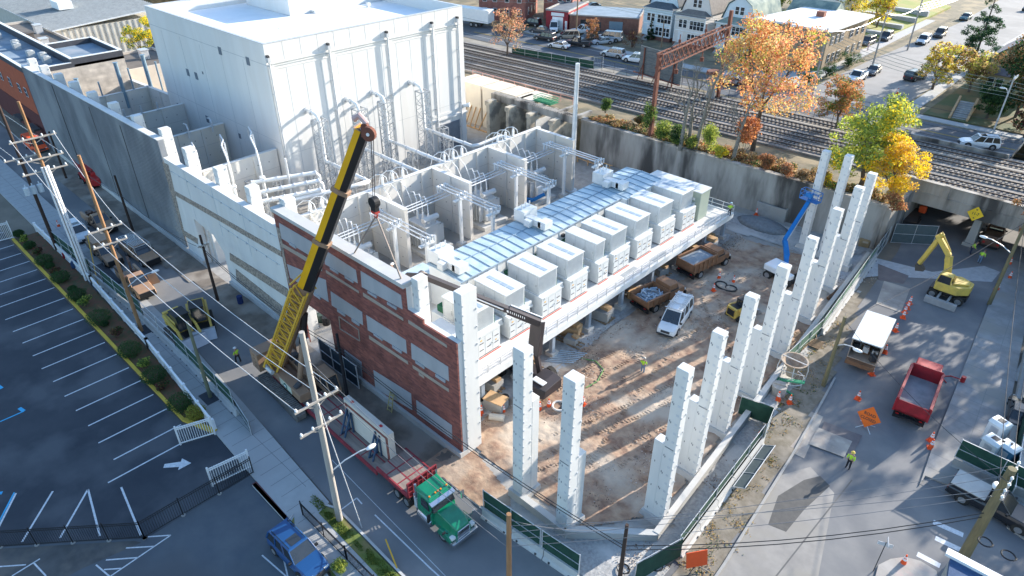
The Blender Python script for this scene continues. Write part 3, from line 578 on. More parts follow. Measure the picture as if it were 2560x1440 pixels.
# slender mast, near white street wall
def mast(name, p, h, r, label): return tag(MB().cyl(p, (p.x, p.y, h), r, r*.8, 10).cyl((p.x, p.y, p.z), (p.x, p.y, p.z+.1), r*2.2, n=10).build(name, mat('mast_steel', (.66, .69, .71), rough=.4, metal=.2)), label, 'mast')
mast('steel_mast', G(742, 552, 0), 8.6, .17, 'slim pale steel pole behind the white street wall')
mast('steel_mast', Vector((-55.6, 70.6, 0)), 17.6, .36, 'very tall pale steel monopole by the long roofed container building')
# curved conduits rising behind sunlit bay wall
def conduit(i, base, top, over, end, r=.1):
    b = MB(); t = empty('curved_conduit', (0, 0, 0), 0, ['curved white conduit nearest the grey wall, on its post', 'middle curved white conduit on its post', 'curved white conduit nearest the white hall, on its post'][i], 'conduit', 'curved white conduits over the bay wall')
    b.tube([Vector(over), Vector(top), Vector(top)+Vector((.9, -.7, -.2)), Vector(end)+Vector((-.9, .4, 3.3)), Vector(end)+Vector((-.05, .1, 1.2)), Vector(end)], r, 8); b.build('arc', white_m, t, smooth=True)
    b = MB(); b.tube([base, (base[0], base[1], top[2]-.2)], .12, 8); b.build('post', white_m, t)
    b = MB(); b.tube([Vector(over), Vector(over)+Vector((-1, .3, -.7)), Vector(over)+Vector((-1.3, .5, -2.4))], .05, 5); b.build('lead', galv, t)
    b = MB(); e = Vector(end); b.tube([e, (e.x, e.y, .3)], .22, 8); b.cyl(e, e+Vector((0, 0, .25)), .36, n=10); b.build('riser', white_m, t)
for i, y in enumerate((30.6, 34.2, 38.0)):
    x = -81.2; conduit(i, (x, y, 7.5), (x-.2, y, 10.6), (x-1.2, y+.2, 11.0), (x+4.0, y-1.8, 6.2))
for i, (y) in enumerate((32.2, 35.6, 39)):
    b = MB(); x = -95.4; b.tube([(x+.9, y-.4, 7.2), (x+.7, y-.2, 8.4), (x, y, 8.8), (x-1.2, y+.1, 8.6)], .1, 6); b.tube([(x, y, 7.6), (x, y, 8.8)], .07, 6); b.box(x-.3, x+.3, y-.2, y+.2, 7.6, 7.75)
    tag(b.build('cable_bushing', galv, smooth=False), f'small curved bushing on the second bay wall, {ORD[i]} from the street wall', 'bushing', 'bushings on bay walls')
for i, (y) in enumerate((32.2, 34.6, 37)):
    b = MB(); x = -108.3; b.cyl((x, y, 7.6), (x, y, 8.8), .12, n=8); b.cyl((x, y, 7.6), (x, y, 7.75), .3, n=8)
    tag(b.build('cable_bushing', galv), f'short upright bushing on the third bay wall, {ORD[i]} from the street wall', 'bushing', 'bushings on the third wall')
# ================================================================ TRANSFORMER BAYS
trm = mat('transformer_grey', (.55, .57, .57), (.48, .5, .51), rough=.5)
def transformer(x, y, label):
    t = empty('power_transformer', (x, y, 0), 0, label, 'transformer', 'transformers in the bays')
    b = MB(); b.cb((0, 0, .25), (5.4, 4.2, .5)); b.build('plinth', conc, t)
    b = MB(); b.cb((0, 0, 1.9), (3.2, 2.0, 2.8)); b.cb((0, 0, 3.35), (3.4, 2.2, .12)); b.build('tank', trm, t, bevel=.04)
    b = MB()
    for s in (-1, 1):
        b = MB()
        for k in range(7): b.cb((-1.4+k*.47, s*1.45, 1.9), (.09, .75, 2.2))
        b.cyl((-1.6, s*1.45, 3.05), (1.6, s*1.45, 3.05), .09, n=8); b.build('radiator', trm, t)
    for k in range(3):
        b = MB(); p = Vector((-1+k, 0, 3.4))
        for j in range(6): b.cyl(p+Vector((0, 0, j*.2)), p+Vector((0, 0, j*.2+.1)), .2-.012*j, n=10)
        b.cyl(p, p+Vector((0, 0, 1.6)), .08, n=8); b.tube([p+Vector((0, 0, 1.6)), p+Vector((-.3, .2, 2.4)), p+Vector((-1.2, .6, 2.9)), p+Vector((-2, .8, 2.5))], .06, 6)
        b.build('bushing', white_m, t)
    b = MB(); b.cyl((1.3, -1.1, 4.2), (1.3, 1.1, 4.2), .34, n=12); b.bar((1.3, -.8, 3.4), (1.3, -.8, 4.2), .1); b.bar((1.3, .8, 3.4), (1.3, .8, 4.2), .1); b.build('conservator', trm, t)
    b = MB(); b.cb((1.95, -.5, 1.6), (.5, 1.0, 1.4)); b.cb((-1.9, .6, 2.2), (.4, .5, .8)); b.split('control_box', white_m, t, bevel=.03); return t
for i, y in enumerate((36.2, 45.9, 55.5, 65.0)):
    transformer(-58.2, y, ['transformer with bushings in the bay nearest the brick wall', 'transformer in the second bay from the brick wall', 'transformer in the third bay from the brick wall', 'transformer in the farthest right hand bay'][i])
    # bus structure: three tubes along x, two cross tubes sets, on posts
    yb = y+3.1; zb = 6.6; nm_ = ['nearest the brick wall', 'second from the brick wall', 'third from the brick wall', 'farthest from the brick wall'][i]
    t = empty('bus_structure', (0, yb, 0), 0, f'pale steel busbar frame and posts, {nm_}', 'busbar frame', 'busbar frames over the bays')
    for x, L_ in ((-55.0, zb-.5), (-49.6, zb-.5)):
        b = MB(); b.box(x-.16, x+.16, -.16, .16, 0, L_); b.box(x-.35, x+.35, -.35, .35, 0, .1); b.box(x-.2, x+.2, -.95, .95, L_, L_+.18)
        b.cb((x, 0, .25), (.9, .9, .5), 1); b.build('post', [white_m, conc], t)
    b = MB()
    for k in (-1, 0, 1): b.tube([(-58.5, k*.6, zb+.35), (-49.2, k*.6, zb+.35)], .075, 6)
    b.split('busbar', galv, t)
    b = MB()
    for k in (-1, 0, 1): b.tube([(-57.6+k*.6, -7.2, zb-.55), (-57.6+k*.6, .2, zb-.55)], .07, 6)
    b.split('cross_busbar', galv, t)
    b = MB()
    for x in (-58.2, -54.9, -49.5):
        for k in (-1, 0, 1):
            b.cyl((x, k*.6, zb-.1 if x > -58 else zb-.5), (x, k*.6, zb+.3), .13, n=8); b.sph((x, k*.6, zb+.36), .17, 8, 5); b.cyl((x+.35, k*.6+.1, zb-.1), (x+.35, k*.6+.1, zb+.5), .1, n=6)
    b.split('insulator', mat('porcelain', (.62, .66, .68), (.5, .53, .56), rough=.3), t, 3)
    b = MB()
    for k in range(3):
        a = Vector((-61.9, -5.2+k*1.3-.6, 7.4)); b.tube([a, a+Vector((.8, .1, -.6)), a+Vector((1.5, .2, -2.0)), a+Vector((1.9, .2, -3.6))], .05, 5)
    b.split('cable', white_m, t)
    if i: 
        p = [0, 47.3, 57.2, 67][i]
    for k in range(3):
        q = MB(); x, yy = -62.2, y-2.4+k*1.5
        for j in range(5): q.cyl((x, yy, 7.6+j*.2), (x, yy, 7.7+j*.2), .18, n=8)
        q.cyl((x, yy, 7.5), (x, yy, 8.9), .08, n=6); q.tube([(x, yy, 8.9), (x-.6, yy-.4, 8.8), (x-1.2, yy-.9, 8.2), (x-1.6, yy-1.0, 6.8)], .05, 5); q.tube([(x, yy, 8.9), (x+.5, yy+.2, 8.6), (x+.8, yy+.3, 7.6)], .05, 5)
        tag(q.build('cable_termination', white_m), f'{ORD[k]} small white termination on the back wall of the {ORD[i]} bay', 'cable termination', 'terminations on the back wall')
# yard clutter between hall and bays
r = random.Random(3)
for i in range(14):
    x, y = r.uniform(-76, -64), r.uniform(34, 66); h = r.uniform(1.2, 3.2); q = MB(); t = r.random()
    if t < .5:
        q.cb((0, 0, .15), (1.4, 1.0, .3), 1); q.cb((0, 0, .3+h/4), (.9, .6, h/2)); q.cyl((-.3, 0, .3), (-.3, 0, h), .12, n=8); q.cyl((.3, 0, .3), (.3, 0, h*.9), .12, n=8)
    else:
        q.cyl((-1.5, 0, .8), (1.5, 0, .8), .25, n=10); q.bar((-1, 0, 0), (-1, 0, .8), .15); q.bar((1, 0, 0), (1, 0, .8), .15); q.cyl((0, 0, .8), (0, 0, h), .15, n=8)
    tag(q.build('switch_unit', [galv, conc], loc=(x, y, 0)), f'{"upright" if t < .5 else "horizontal"} pale steel switch unit in the yard, {ORD[i]} of its set', 'switch unit', 'switch units in the yard')
for i, (px, py) in enumerate(((1303, 555), (1330, 535), (1373, 545), (1450, 500), (1435, 505), (1285, 590), (897, 497), (882, 470), (810, 395))):
    if i > 5: continue
    p = G(px, py); tag(MB().cyl(p, (p.x, p.y, 1.1), .13, n=8).sph((p.x, p.y, 1.1), .13, 8, 4).build('bollard', mat('bollard_yellow', (.75, .5, .05)), smooth=True), f'yellow bollard beside the bays, {ORD[i]} counted from the monopole side', 'bollard', 'yellow bollards')
# ================================================================ RAISED DECK
DZ = 3.35
dk = empty('steel_platform', (0, 0, 0), 0, 'raised white steel platform carrying the white cabinets', 'platform')
deck_m = mat('deck_surface', (.66, .65, .63), (.55, .54, .52), scale=1.2, world=True)
b = MB(); b.box(-45.6, -32.7, 28.3, 73.2, DZ-.12, DZ); b.build('deck', deck_m, dk)
b = MB(); b.box(-32.7, -32.5, 28.2, 73.3, DZ-.62, DZ+.08); b.box(-45.6, -32.7, 73.2, 73.35, DZ-.62, DZ+.08); b.box(-45.6, -32.7, 28.2, 28.3, DZ-.62, DZ+.08)
for y in range(31, 73, 3): b.box(-45, -32.7, y, y+.15, DZ-.45, DZ-.12)
b.build('edge_beam', white_m, dk)
for y in (31, 35.5, 40.3, 45.8, 51.3, 56.8, 62.3, 67.8, 72.4):
    for x in (-33.1, -38.5, -44.5):
        b = MB(); b.box(x-.2, x+.2, y-.2, y+.2, .5, DZ-.12, 0); b.cb((x, y, .25), (.9, .9, .5), 1); b.build('support_leg', [mat('leg_steel', (.32, .38, .45), rough=.5), conc], dk)
b = MB()
for z in (DZ+.55, DZ+1.05): b.bar((-32.55, 28.3, z), (-32.55, 73.2, z), .05); b.bar((-40, 73.25, z), (-32.55, 73.25, z), .05)
for k in range(31): y = 28.3+k*1.497; b.bar((-32.55, y, DZ-.5), (-32.55, y, DZ+1.05), .055)
for k in range(6): b.bar((-40+k*1.49, 73.25, DZ-.1), (-40+k*1.49, 73.25, DZ+1.05), .055)
b.build('railing', galv, dk)
b = MB(); b.box(-34.0, -33.4, 52, 54.5, DZ, DZ+.012); b.box(-33.6, -32.9, 56.8, 59.5, DZ, DZ+.012); b.split('grating', mat('grating', (.35, .38, .4)), dk)
# white cabinets
cab_m = mat('cabinet_white', (.64, .66, .66), (.58, .605, .61), scale=2, rough=.35, world=True); seam_m = mat('cabinet_seam', (.45, .48, .48)); vent_m = mat('vent_dark', (.12, .12, .13))
grn = mat('green_panel', (.02, .12, .06))
def unit(y0, w_, label, slot=True, wu=None):
    t = empty('equipment_cabinet', (-34.6, y0, DZ), 0, label, 'electrical cabinet', 'white cabinets in a row on the platform')
    b = MB(); b.box(-6.0, 0, 0, w_, .12, 2.35); b.box(-5.9, -.05, .1, w_-.1, 0, .12, 1); b.build('lower_cabinet', [cab_m, black], t, bevel=.02, bseg=1)
    b = MB()
    for y in (w_*.33, w_*.67) if w_ > 2.2 else (w_*.5,): b.box(0, .012, y-.012, y+.012, .15, 2.1)
    b.box(0, .012, 0, w_, 2.08, 2.1); b.box(-2.2, -2.18, -.012, 0, .15, 2.3); b.box(-1.0, -.98, -.012, 0, .15, 2.3); b.box(0, .05, .02, .1, .3, 1.5)
    b.build('door_seam', seam_m, t)
    b = MB(); n = 3 if w_ > 2.2 else 2
    for k in range(n):
        for z in (.75, 1.45): b.box(0, .03, w_*(k+.25)/n, w_*(k+.75)/n, z, z+.07)
    for z in (.5, .58, .66): b.box(-1.8, -1.2, -.02, 0, z, z+.03)
    b.build('vent', vent_m, t)
    b = MB(); b.box(.0, .04, .3, .36, 2.12, 2.3); b.box(0, .06, w_*.62, w_*.66, .9, 1.05); b.build('handle', seam_m, t)
    b = MB(); b.box(-1.9, -.6, w_, w_+.9, 1.75, 2.25); b.box(-2.1, -.4, w_-.02, w_+.08, 1.6, 2.35); b.box(-1.9, -.6, w_+.55, w_+1.1, 1.55, 1.75); b.build('duct_link', cab_m, t, bevel=.02, bseg=1)
    b = MB(); b.box(0, .02, w_*.12, w_*.2, 1.75, 1.85); b.box(0, .02, w_*.78, w_*.84, 1.0, 1.1); b.build('warning_label', yellow, t)
    wu = wu or w_-.35; y_ = (w_-wu)/2
    u = MB(); u.box(-4.55, -.55, y_, y_+wu, 2.35, 4.38); nr = int(wu/.11)
    for k in range(nr): u.box(-.55, -.53, y_+.03+k*.11, y_+.07+k*.11, 2.45, 4.3)
    u.box(-4.62, -.48, y_-.07, y_+wu+.07, 4.38, 4.48)
    for x in (-3.9, -1.1): u.box(x, x+.15, y_-.09, y_-.05, 4.42, 4.52)
    uo = u.build('upper_cabinet', cab_m, t, bevel=.015, bseg=1)
    b = MB()
    for x in (-4.45, -3.2, -1.95, -.8): b.box(x, x+.03, y_-.012, y_, 2.45, 4.3)
    for k in range(22): b.box(-4.4+k*.17, -4.39+k*.17, y_-.008, y_, 2.6, 4.2)
    b.box(-4.45, -.8, y_-.012, y_, 2.5, 2.53); b.box(-4.45, -.8, y_-.012, y_, 4.27, 4.3)
    b.box(-3.4, -3.3, y_-.03, y_, 3.0, 3.5); b.box(-2.1, -2.05, y_-.03, y_, 3.2, 3.4); b.box(-.95, -.9, y_-.03, y_, 3.2, 3.4); b.build('door_seam', seam_m, uo)
    if slot:
        b = MB()
        for k in range(4): b.box(-4.0+k*.82, -3.25+k*.82, w_/2-.2, w_/2+.2, 4.481, 4.5)
        b.build('roof_slot', mat('slot_blue', (.33, .42, .52)), uo)
    b = MB(); b.box(-.9, -.56, w_-.28, w_-.1, 2.36, 3.2); b.box(-5.6, -4.8, .4, w_-.4, 2.36, 3.0); b.split('end_panel', grn, t)
    b = MB(); b.box(.03, .13, .1, w_, -.0+.005, .02); b.build('red_tape', mat('red_tape', (.6, .06, .04)), t); return t
US = [(32.1, 2.75), (36.0, 2.75), (40.4, 2.85), (44.5, 2.75), (48.9, 1.75), (51.5, 2.85), (55.7, 2.85), (60.2, 2.9), (64.7, 2.8)]
nu = ['nearest the brick wall', 'second from the brick wall', 'third from the brick wall', 'fourth from the brick wall', 'narrower than its neighbours, in the middle of the row', 'just beyond the narrow one', 'third from the far end', 'second from the far end', 'beside the grey green cabinet']
for i, (y, w_) in enumerate(US): unit(y, w_, f'two tier white cabinet {nu[i]}', slot=(i != 4))
t = empty('control_cabinet', (-34.6, 68.3, DZ), 0, 'grey green full height cabinet at the far end of the platform', 'electrical cabinet')
gg = mat('grey_green', (.36, .42, .35), (.33, .39, .33), rough=.5)
b = MB(); b.box(-7.4, 0, 0, 2.1, 0, 3.6); b.build('housing', gg, t, bevel=.02, bseg=1)
b = MB(); b.box(-7.5, .1, -.1, 2.2, 3.6, 3.7); b.build('roof', cab_m, t)
b = MB()
for x in (-1.3, -2.2): b.box(x, x+.6, -.02, 0, .5, 1.2, 1); b.box(x, x+.6, -.03, 0, 1.25, 1.4, 0); b.box(x, x+.6, -.03, 0, 2.0, 2.15, 0)
b.box(-2.3, -1.5, -.02, 0, 2.2, 3.1, 1); b.box(-1.0, -.7, -.02, 0, 2.5, 2.8, 2); b.box(-3.2, -2.9, -.02, 0, 2.1, 2.4, 3); b.build('door_panel', [black, mat('gg_dark', (.24, .3, .25)), white, yellow], t)
# long roofed container building
t = empty('container_building', (0, 0, 0), 0, 'long low white prefabricated building with seamed metal roof beside the cabinets', 'building')
wl = mat('prefab_wall', (.74, .76, .76), (.7, .72, .72), scale=1, world=True, rough=.45)
b = MB(); b.box(-44.3, -39.9, 35.2, 59.5, DZ-.05, 7.75); b.box(-44.3, -39.2, 59.5, 67.0, DZ-.05, 7.75); b.box(-46.8, -44.3, 32.8, 36.5, DZ, 6.2); b.build('wall', wl, t)
b = MB(); b.hexa([(-44.5, 35, 7.75), (-42.2, 35, 7.9), (-39.7, 35, 7.75)], [(-44.5, 59.5, 7.75), (-42.2, 59.5, 7.9), (-39.7, 59.5, 7.75)]); b.hexa([(-44.5, 59.5, 7.75), (-42.2, 59.5, 7.9), (-39.0, 59.5, 7.75)], [(-44.5, 67.2, 7.75), (-42.2, 67.2, 7.9), (-39.0, 67.2, 7.75)])
b.box(-46.9, -44.3, 32.7, 36.5, 6.2, 6.3); b.build('roof', mat('shaded_roof_metal', (.50, .59, .63), (.36, .47, .54), scale=.8, world=True, rough=.35), t)  # bluish tint of the tree shade is put into the roof colour
b = MB()
for k in range(28):
    y = 35.3+k*1.17; xe = -39.7 if y < 59 else -39.0
    b.bar((-44.5, y, 7.79), (-42.2, y, 7.94), .05); b.bar((-42.2, y, 7.94), (xe, y, 7.79), .05)
b.bar((-42.2, 35, 7.93), (-42.2, 67.2, 7.93), .08)
b.build('roof_seam', mat('seam_blue', (.24, .34, .43)), t)
b = MB()
for k in range(18):
    y = 36+k*1.3; b.box(-39.9, -39.86, y, y+.06, DZ, 7.6)
b.box(-39.9, -39.8, 35.2, 59.4, 6.0, 6.06); b.box(-39.9, -39.7, 35.1, 59.5, 7.6, 7.74)
for k in range(6): y = 60+k*1.2; b.box(-39.2, -39.16, y, y+.05, DZ, 7.6)
b.build('wall_rib', mat('rib_blue', (.38, .48, .57)), t)
for y in (43, 49.5, 57.5, 64):
    b = MB(); xx = -39.9 if y < 59 else -39.2; b.cb((xx+.15, y, 6.9), (.3, .35, .3)); b.build('wall_lamp', darkgrey, t)
for y in (36.4, 48.2, 61.5):
    b = MB(); b.cb((-43.9, y, 8.5), (1.5, 2.0, 1.3)); 
    for k in (-.6, 0, .6): b.cyl((-43.9, y+k, 9.1), (-43.9, y+k, 9.75), .07, n=8)
    b.build('roof_bushing_box', cab_m, t, bevel=.03)
    b = MB(); b.box(-43.2, -41.0, y-.9, y-.1, 8.05, 8.75); b.box(-41.4, -40.4, y-.9, y+.3, 8.0, 8.8); b.box(-42.8, -42.0, y-1.5, y-.9, 8.0, 8.7); b.build('roof_duct', cab_m, t, bevel=.03)
b = MB(); b.cyl((-42.6, 35.2, 6.4), (-42.6, 35.12, 6.4), .25, n=14); b.build('porthole', darkgrey, t); b = MB(); b.box(-41.6, -40.6, 35.12, 35.2, DZ, 5.6); b.build('door', cab_m, t)
# things on the deck
t = empty('tool_cabinet', (-38.9, 32.6, DZ), rad(2), 'tan steel tool cabinet standing on the platform', 'cabinet'); b = MB(); b.cb((0, 0, .95), (1.6, .9, 1.9)); b.build('housing', mat('tan_cabinet', (.42, .25, .10)), t, bevel=.02); b = MB(); b.cb((.0, -.46, .95), (.03, .02, 1.7)); b.cb((.1, -.47, 1.0), (.05, .03, .3)); b.build('door_handle', black, t); b = MB(); b.cyl((-.3, 0, 1.9), (-.3, 0, 2.1), .2, n=10); b.build('lid', white, t)
tag(MB().cb((0, 0, .25), (.6, .45, .5)).cb((0, 0, .55), (.7, .5, .1), 1).build('storage_tub', [black, mat('lid_blue', (.3, .45, .55))], loc=(-40.2, 32.0, DZ), bevel=.03), 'black storage tub with pale blue lid by the tan tool cabinet', 'tub')
tag(MB().cb((0, 0, 1.1), (.3, .8, 2.2)).build('red_rack', redp, loc=(-37.7, 32.9, DZ), bevel=.03), 'narrow red rack between the tan cabinet and first white cabinet', 'rack')
t = empty('white_container', (-35.6, 28.6, 0), 0, 'plain white box cabinet directly behind the lowered brick wall', 'cabinet'); b = MB(); b.box(-2.6, 1.6, .0, 2.6, DZ, 6.6); b.build('housing', cab_m, t, bevel=.02); b = MB(); b.box(-.4, -.38, -.01, 0, DZ+.2, 6.4); b.box(.9, .92, -.01, 0, DZ+.2, 6.4); b.build('seam', seam_m, t)
tag(MB().cyl((0, 0, 0), (0, 0, .8), .5, n=14).cyl((0, 0, .8), (.7, .3, .9), .35, n=12).build('red_valve', redp, loc=(-45.3, 35.2, 5.0)), 'bright red drum fitting near the long building corner', 'valve')
# debris under the deck
r = random.Random(5)
for i, (y, s) in enumerate([(33, 1.2), (37.6, 1), (43, .9), (44.2, 1.3), (48.5, 1.4), (54, 1.2), (60, 1.1), (65.5, 1.5), (68.6, 1.6), (70.3, 1.1)]):
    t = MB(); t.cb((0, 0, .45*s), (1.4*s, 1.1*s, .75*s), i % 2, r.uniform(-.4, .4)); t.cb((0, 0, .06), (1.6*s, 1.2*s, .12), 2); t.cb((.3, .2, .95*s), (.7*s, .5*s, .25*s), 1)
    for k in range(3): t.bar((-1.6, -.6+k*.3, .1+.1*k), (1.3, -.4+k*.4, .15+.1*k), .1, m=2)
    tag(t.build('material_pallet', [conc_grey, wood_l, wood], loc=(-33.9+.5*(i % 3), y, .05)), ['crate on a pallet under the platform near the brick wall', 'pallet of boards below the second cabinet', 'open timber crate below the third cabinet', 'wrapped crate at the platform edge beside the crate of timber', 'grey block pallet behind the lined white van', 'planks and pallet behind the tipper of blue offcuts', 'timber pile between the two brown tippers', 'pallet under the platform behind the loaded gravel tipper', 'plastic wrapped brown crate under the far platform end', 'small crate under the last platform leg'][i], 'pallet', 'pallets under the platform')
# ================================================================ UPPER LEVEL: EMBANKMENT, RAILWAY, BRIDGE, STREETS
UZ = 5.5
emb = mat('embankment_soil', (.20, .16, .11), (.13, .12, .07), scale=.8, bump=.8, detail=8, world=True, c3=(.28, .22, .13), scale3=.3)
balm = mat('ballast', (.24, .225, .21), (.12, .115, .11), scale=3.2, bump=1.0, detail=8, world=True, c3=(.30, .27, .24), scale3=.4)
def wy(x): return 82.4+(x+18)*.02
slab('embankment', [(-63, wy(-63)+.6), (-18.4, wy(-18)+.6), (-18.6, 108.5), (-18.6, 300), (-60, 300), (-63, 120)], -.5, UZ, emb)
slab('embankment_far', [(-700, 92), (-90, 84.6), (-63, 82.2), (-63, 120), (-60, 300), (-60, 900), (-700, 900)], -.5, UZ-.01, emb)
slab('embankment_right', [(-.8, 91.2), (60, 93), (300, 100), (300, 900), (-60, 900), (-60, 300), (-18.6, 300), (-18.6, 128), (-.8, 128)][::1], -.5, UZ-.005, emb)
t = empty('retaining_wall', (0, 0, 0), 0, 'long stained concrete retaining wall holding up the railway', 'wall')
b = MB(); b.hexa([(-63, wy(-63), 0), (-18.4, wy(-18), 0), (-18.4, wy(-18)+.7, 0), (-63, wy(-63)+.7, 0)], [(-63, wy(-63)+.15, UZ), (-18.4, wy(-18)+.15, UZ), (-18.4, wy(-18)+.7, UZ), (-63, wy(-63)+.7, UZ)]); b.build('wall_face', conc_old, t)
b = MB(); b.hexa([(-63, wy(-63)-.02, UZ), (-18.3, wy(-18)-.02, UZ), (-18.3, wy(-18)+.8, UZ), (-63, wy(-63)+.8, UZ)], [(-63, wy(-63)-.02, UZ+.3), (-18.3, wy(-18)-.02, UZ+.3), (-18.3, wy(-18)+.8, UZ+.3), (-63, wy(-63)+.8, UZ+.3)]); b.build('coping', conc_old, t)
t = empty('abutment_wall', (0, 0, 0), 0, 'shaded concrete abutment turning back under the rail bridge', 'wall')
MB().box(-18.6, -17.8, 82.6, 128, 0, 5.4).build('wall_face', conc_old, t)
tag(MB().box(-1.6, -.8, 91.3, 128, 0, 4).build('abutment_wall', conc_old), 'right hand abutment wall under the rail bridge', 'wall')
# ballast bed with tracks
def ty(x, c): return c+.055*(x+60)
P0 = [(-300, ty(-300, 90.2)), (60, ty(60, 90.2)), (60, ty(60, 106.2)), (-300, ty(-300, 106.2))]
slab('ballast_bed', P0, UZ-.02, UZ+.3, balm)
tr = MB(); rl = MB()
for i, c in enumerate((92.3, 96.1, 99.9, 103.7)):
    a = atan2(.055, 1)
    for s in (-.75, .75):
        p = Vector((-300, ty(-300, c)+s, UZ+.5)); q = Vector((60, ty(60, c)+s, UZ+.5)); rl.bar(p, q, .13, .16)
    x = -125
    while x < 30:
        tr.cb((x, ty(x, c), UZ+.36), (.24, 2.6, .16), 0, a); x += .62
    t = None
tag(rl.build('rails', mat('rail_steel', (.10, .08, .07), rough=.45, metal=.5)), kind='structure'); tag(tr.build('railway_sleepers', mat('sleeper', (.23, .21, .19), (.15, .14, .13), scale=2, world=True)), kind='structure')
tag(MB().hexa([(-300, ty(-300, 101.4), UZ+.3), (60, ty(60, 101.4), UZ+.3), (60, ty(60, 102.1), UZ+.3), (-300, ty(-300, 102.1), UZ+.3)], [(-300, ty(-300, 101.4), UZ+.42), (60, ty(60, 101.4), UZ+.42), (60, ty(60, 102.1), UZ+.42), (-300, ty(-300, 102.1), UZ+.42)]).build('track_shoulder', mat('ballast_light', (.34, .31, .26), (.22, .2, .18), scale=4, world=True, bump=.5)), kind='structure')
# bridge
t = empty('rail_bridge', (0, 0, 0), 0, 'low concrete railway bridge with panelled parapet over the road', 'bridge')
b = MB(); b.box(-18.6, -.8, 91.2, 107.4, 4.0, UZ+.28); b.build('deck', conc_old, t)
b = MB(); b.box(-19.2, 3, 90.8, 91.2, 3.7, UZ+1.15)
for x in (-19.0, -14.9, -9.4, -4, 1.2): b.box(x, x+.7, 90.65, 90.8, UZ-.3, UZ+1.25)
b.box(-19.2, 3, 90.7, 90.8, UZ-.4, UZ-.25); b.box(-19.3, 3.1, 90.6, 91.3, UZ+1.15, UZ+1.25); b.build('parapet', conc_old, t)
for y in (92.2, 99, 106):
    b = MB(); b.hexa([(-10.9, y-.9, 0), (-9.9, y-.9, 0), (-9.9, y+.9, 0), (-10.9, y+.9, 0)], [(-10.75, y-.7, 4), (-10.05, y-.7, 4), (-10.05, y+.7, 4), (-10.75, y+.7, 4)]); b.box(-11.1, -9.7, y-1.1, y+1.1, 0, .4); b.build('pier', conc_grey, t)
t = empty('street_bridge', (0, 0, 0), 0, 'shaded concrete street deck with low parapet beyond the tracks', 'bridge')
b = MB(); b.box(-18.6, -12, 112.5, 124, 4.5, UZ); b.build('deck', conc_old, t)
b = MB(); b.hexa([(-25, 107.7, 4.4), (-11.9, 108.3, 4.4), (-11.9, 108.7, 4.4), (-25, 108.1, 4.4)], [(-25, 107.7, UZ+.85), (-11.9, 108.3, UZ+.85), (-11.9, 108.7, UZ+.85), (-25, 108.1, UZ+.85)]); b.box(-26.5, -24.2, 107.3, 108.5, UZ, UZ+1.15); b.build('parapet', conc_old, t)
slab('street_deck', [(-24, 108.1), (-12, 108.7), (-12, 112.5), (-24, 112.5)], UZ-.4, UZ-.02, asph_mid)  # deck and street end early out of view, letting sun into the underpass
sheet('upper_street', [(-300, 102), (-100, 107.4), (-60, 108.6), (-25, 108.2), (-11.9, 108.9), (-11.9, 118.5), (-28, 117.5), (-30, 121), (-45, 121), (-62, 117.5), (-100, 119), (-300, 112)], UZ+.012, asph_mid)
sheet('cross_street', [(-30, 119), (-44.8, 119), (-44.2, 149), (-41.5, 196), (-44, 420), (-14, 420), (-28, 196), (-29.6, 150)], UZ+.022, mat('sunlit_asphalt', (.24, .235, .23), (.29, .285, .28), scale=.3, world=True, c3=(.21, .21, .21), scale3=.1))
um = MB()
for z_, pts in ((0, [((-100, 112.4), (-60, 113.4)), ((-60, 113.4), (-45, 113.2)), ((-28, 113.2), (-12, 113.5)), ((-118, 111.6), (-100, 112.4))]),):
    for p, q in pts:
        for dy in (0, .25): um.bar((p[0], p[1]+dy, UZ+.02), (q[0], q[1]+dy, UZ+.02), .12, .02, 0)
for p, q in (((-130, 109.4), (-62, 110.0)), ((-25, 110.8), (-12, 111.3)), ((-110, 117.0), (-66, 117.2))): um.bar((*p, UZ+.02), (*q, UZ+.02), .12, .02, 1)
for k in range(7): um.bar((-101+k*2.6, 104.8, UZ+.02), (-100.5+k*2.6, 107.8, UZ+.02), .1, .02, 1)
tag(um.build('upper_street_markings', [mat('yellow_line', (.38, .28, .08)), mat('white_line', (.5, .5, .5))]), kind='structure')
sheet('verge_by_rails', [(-125, 101.5), (-62, 105.6), (-60, 108.4), (-100, 107.2), (-125, 106)], UZ+.018, mat('pale_verge', (.33, .30, .25), (.24, .22, .18), scale=.5, world=True, bump=.4))
slab('upper_pavement', [(-110, 119.4), (-62, 118.2), (-46, 121.5), (-46.3, 196), (-48.6, 196), (-48.3, 133.5), (-62, 121), (-110, 121.4)], UZ-.1, UZ+.12, walk)
slab('upper_pavement_right', [(-29.4, 119), (-27, 118.4), (-12, 118.8), (-12, 120.4), (-27.5, 120.2), (-27.6, 150), (-26.4, 196), (-28, 196), (-29.4, 150)], UZ-.1, UZ+.12, walk)
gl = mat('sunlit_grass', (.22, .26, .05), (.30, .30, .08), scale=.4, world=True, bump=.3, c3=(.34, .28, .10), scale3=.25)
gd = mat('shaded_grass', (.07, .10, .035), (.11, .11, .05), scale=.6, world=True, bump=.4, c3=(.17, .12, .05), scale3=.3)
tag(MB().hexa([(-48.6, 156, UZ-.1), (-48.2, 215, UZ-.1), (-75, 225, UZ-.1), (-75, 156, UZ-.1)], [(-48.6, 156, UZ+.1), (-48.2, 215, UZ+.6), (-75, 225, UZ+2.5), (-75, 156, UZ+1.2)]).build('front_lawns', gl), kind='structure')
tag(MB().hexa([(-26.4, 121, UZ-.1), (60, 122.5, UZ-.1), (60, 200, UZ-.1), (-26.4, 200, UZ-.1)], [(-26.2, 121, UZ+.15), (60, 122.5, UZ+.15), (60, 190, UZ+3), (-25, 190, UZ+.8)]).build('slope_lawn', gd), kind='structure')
b = MB()
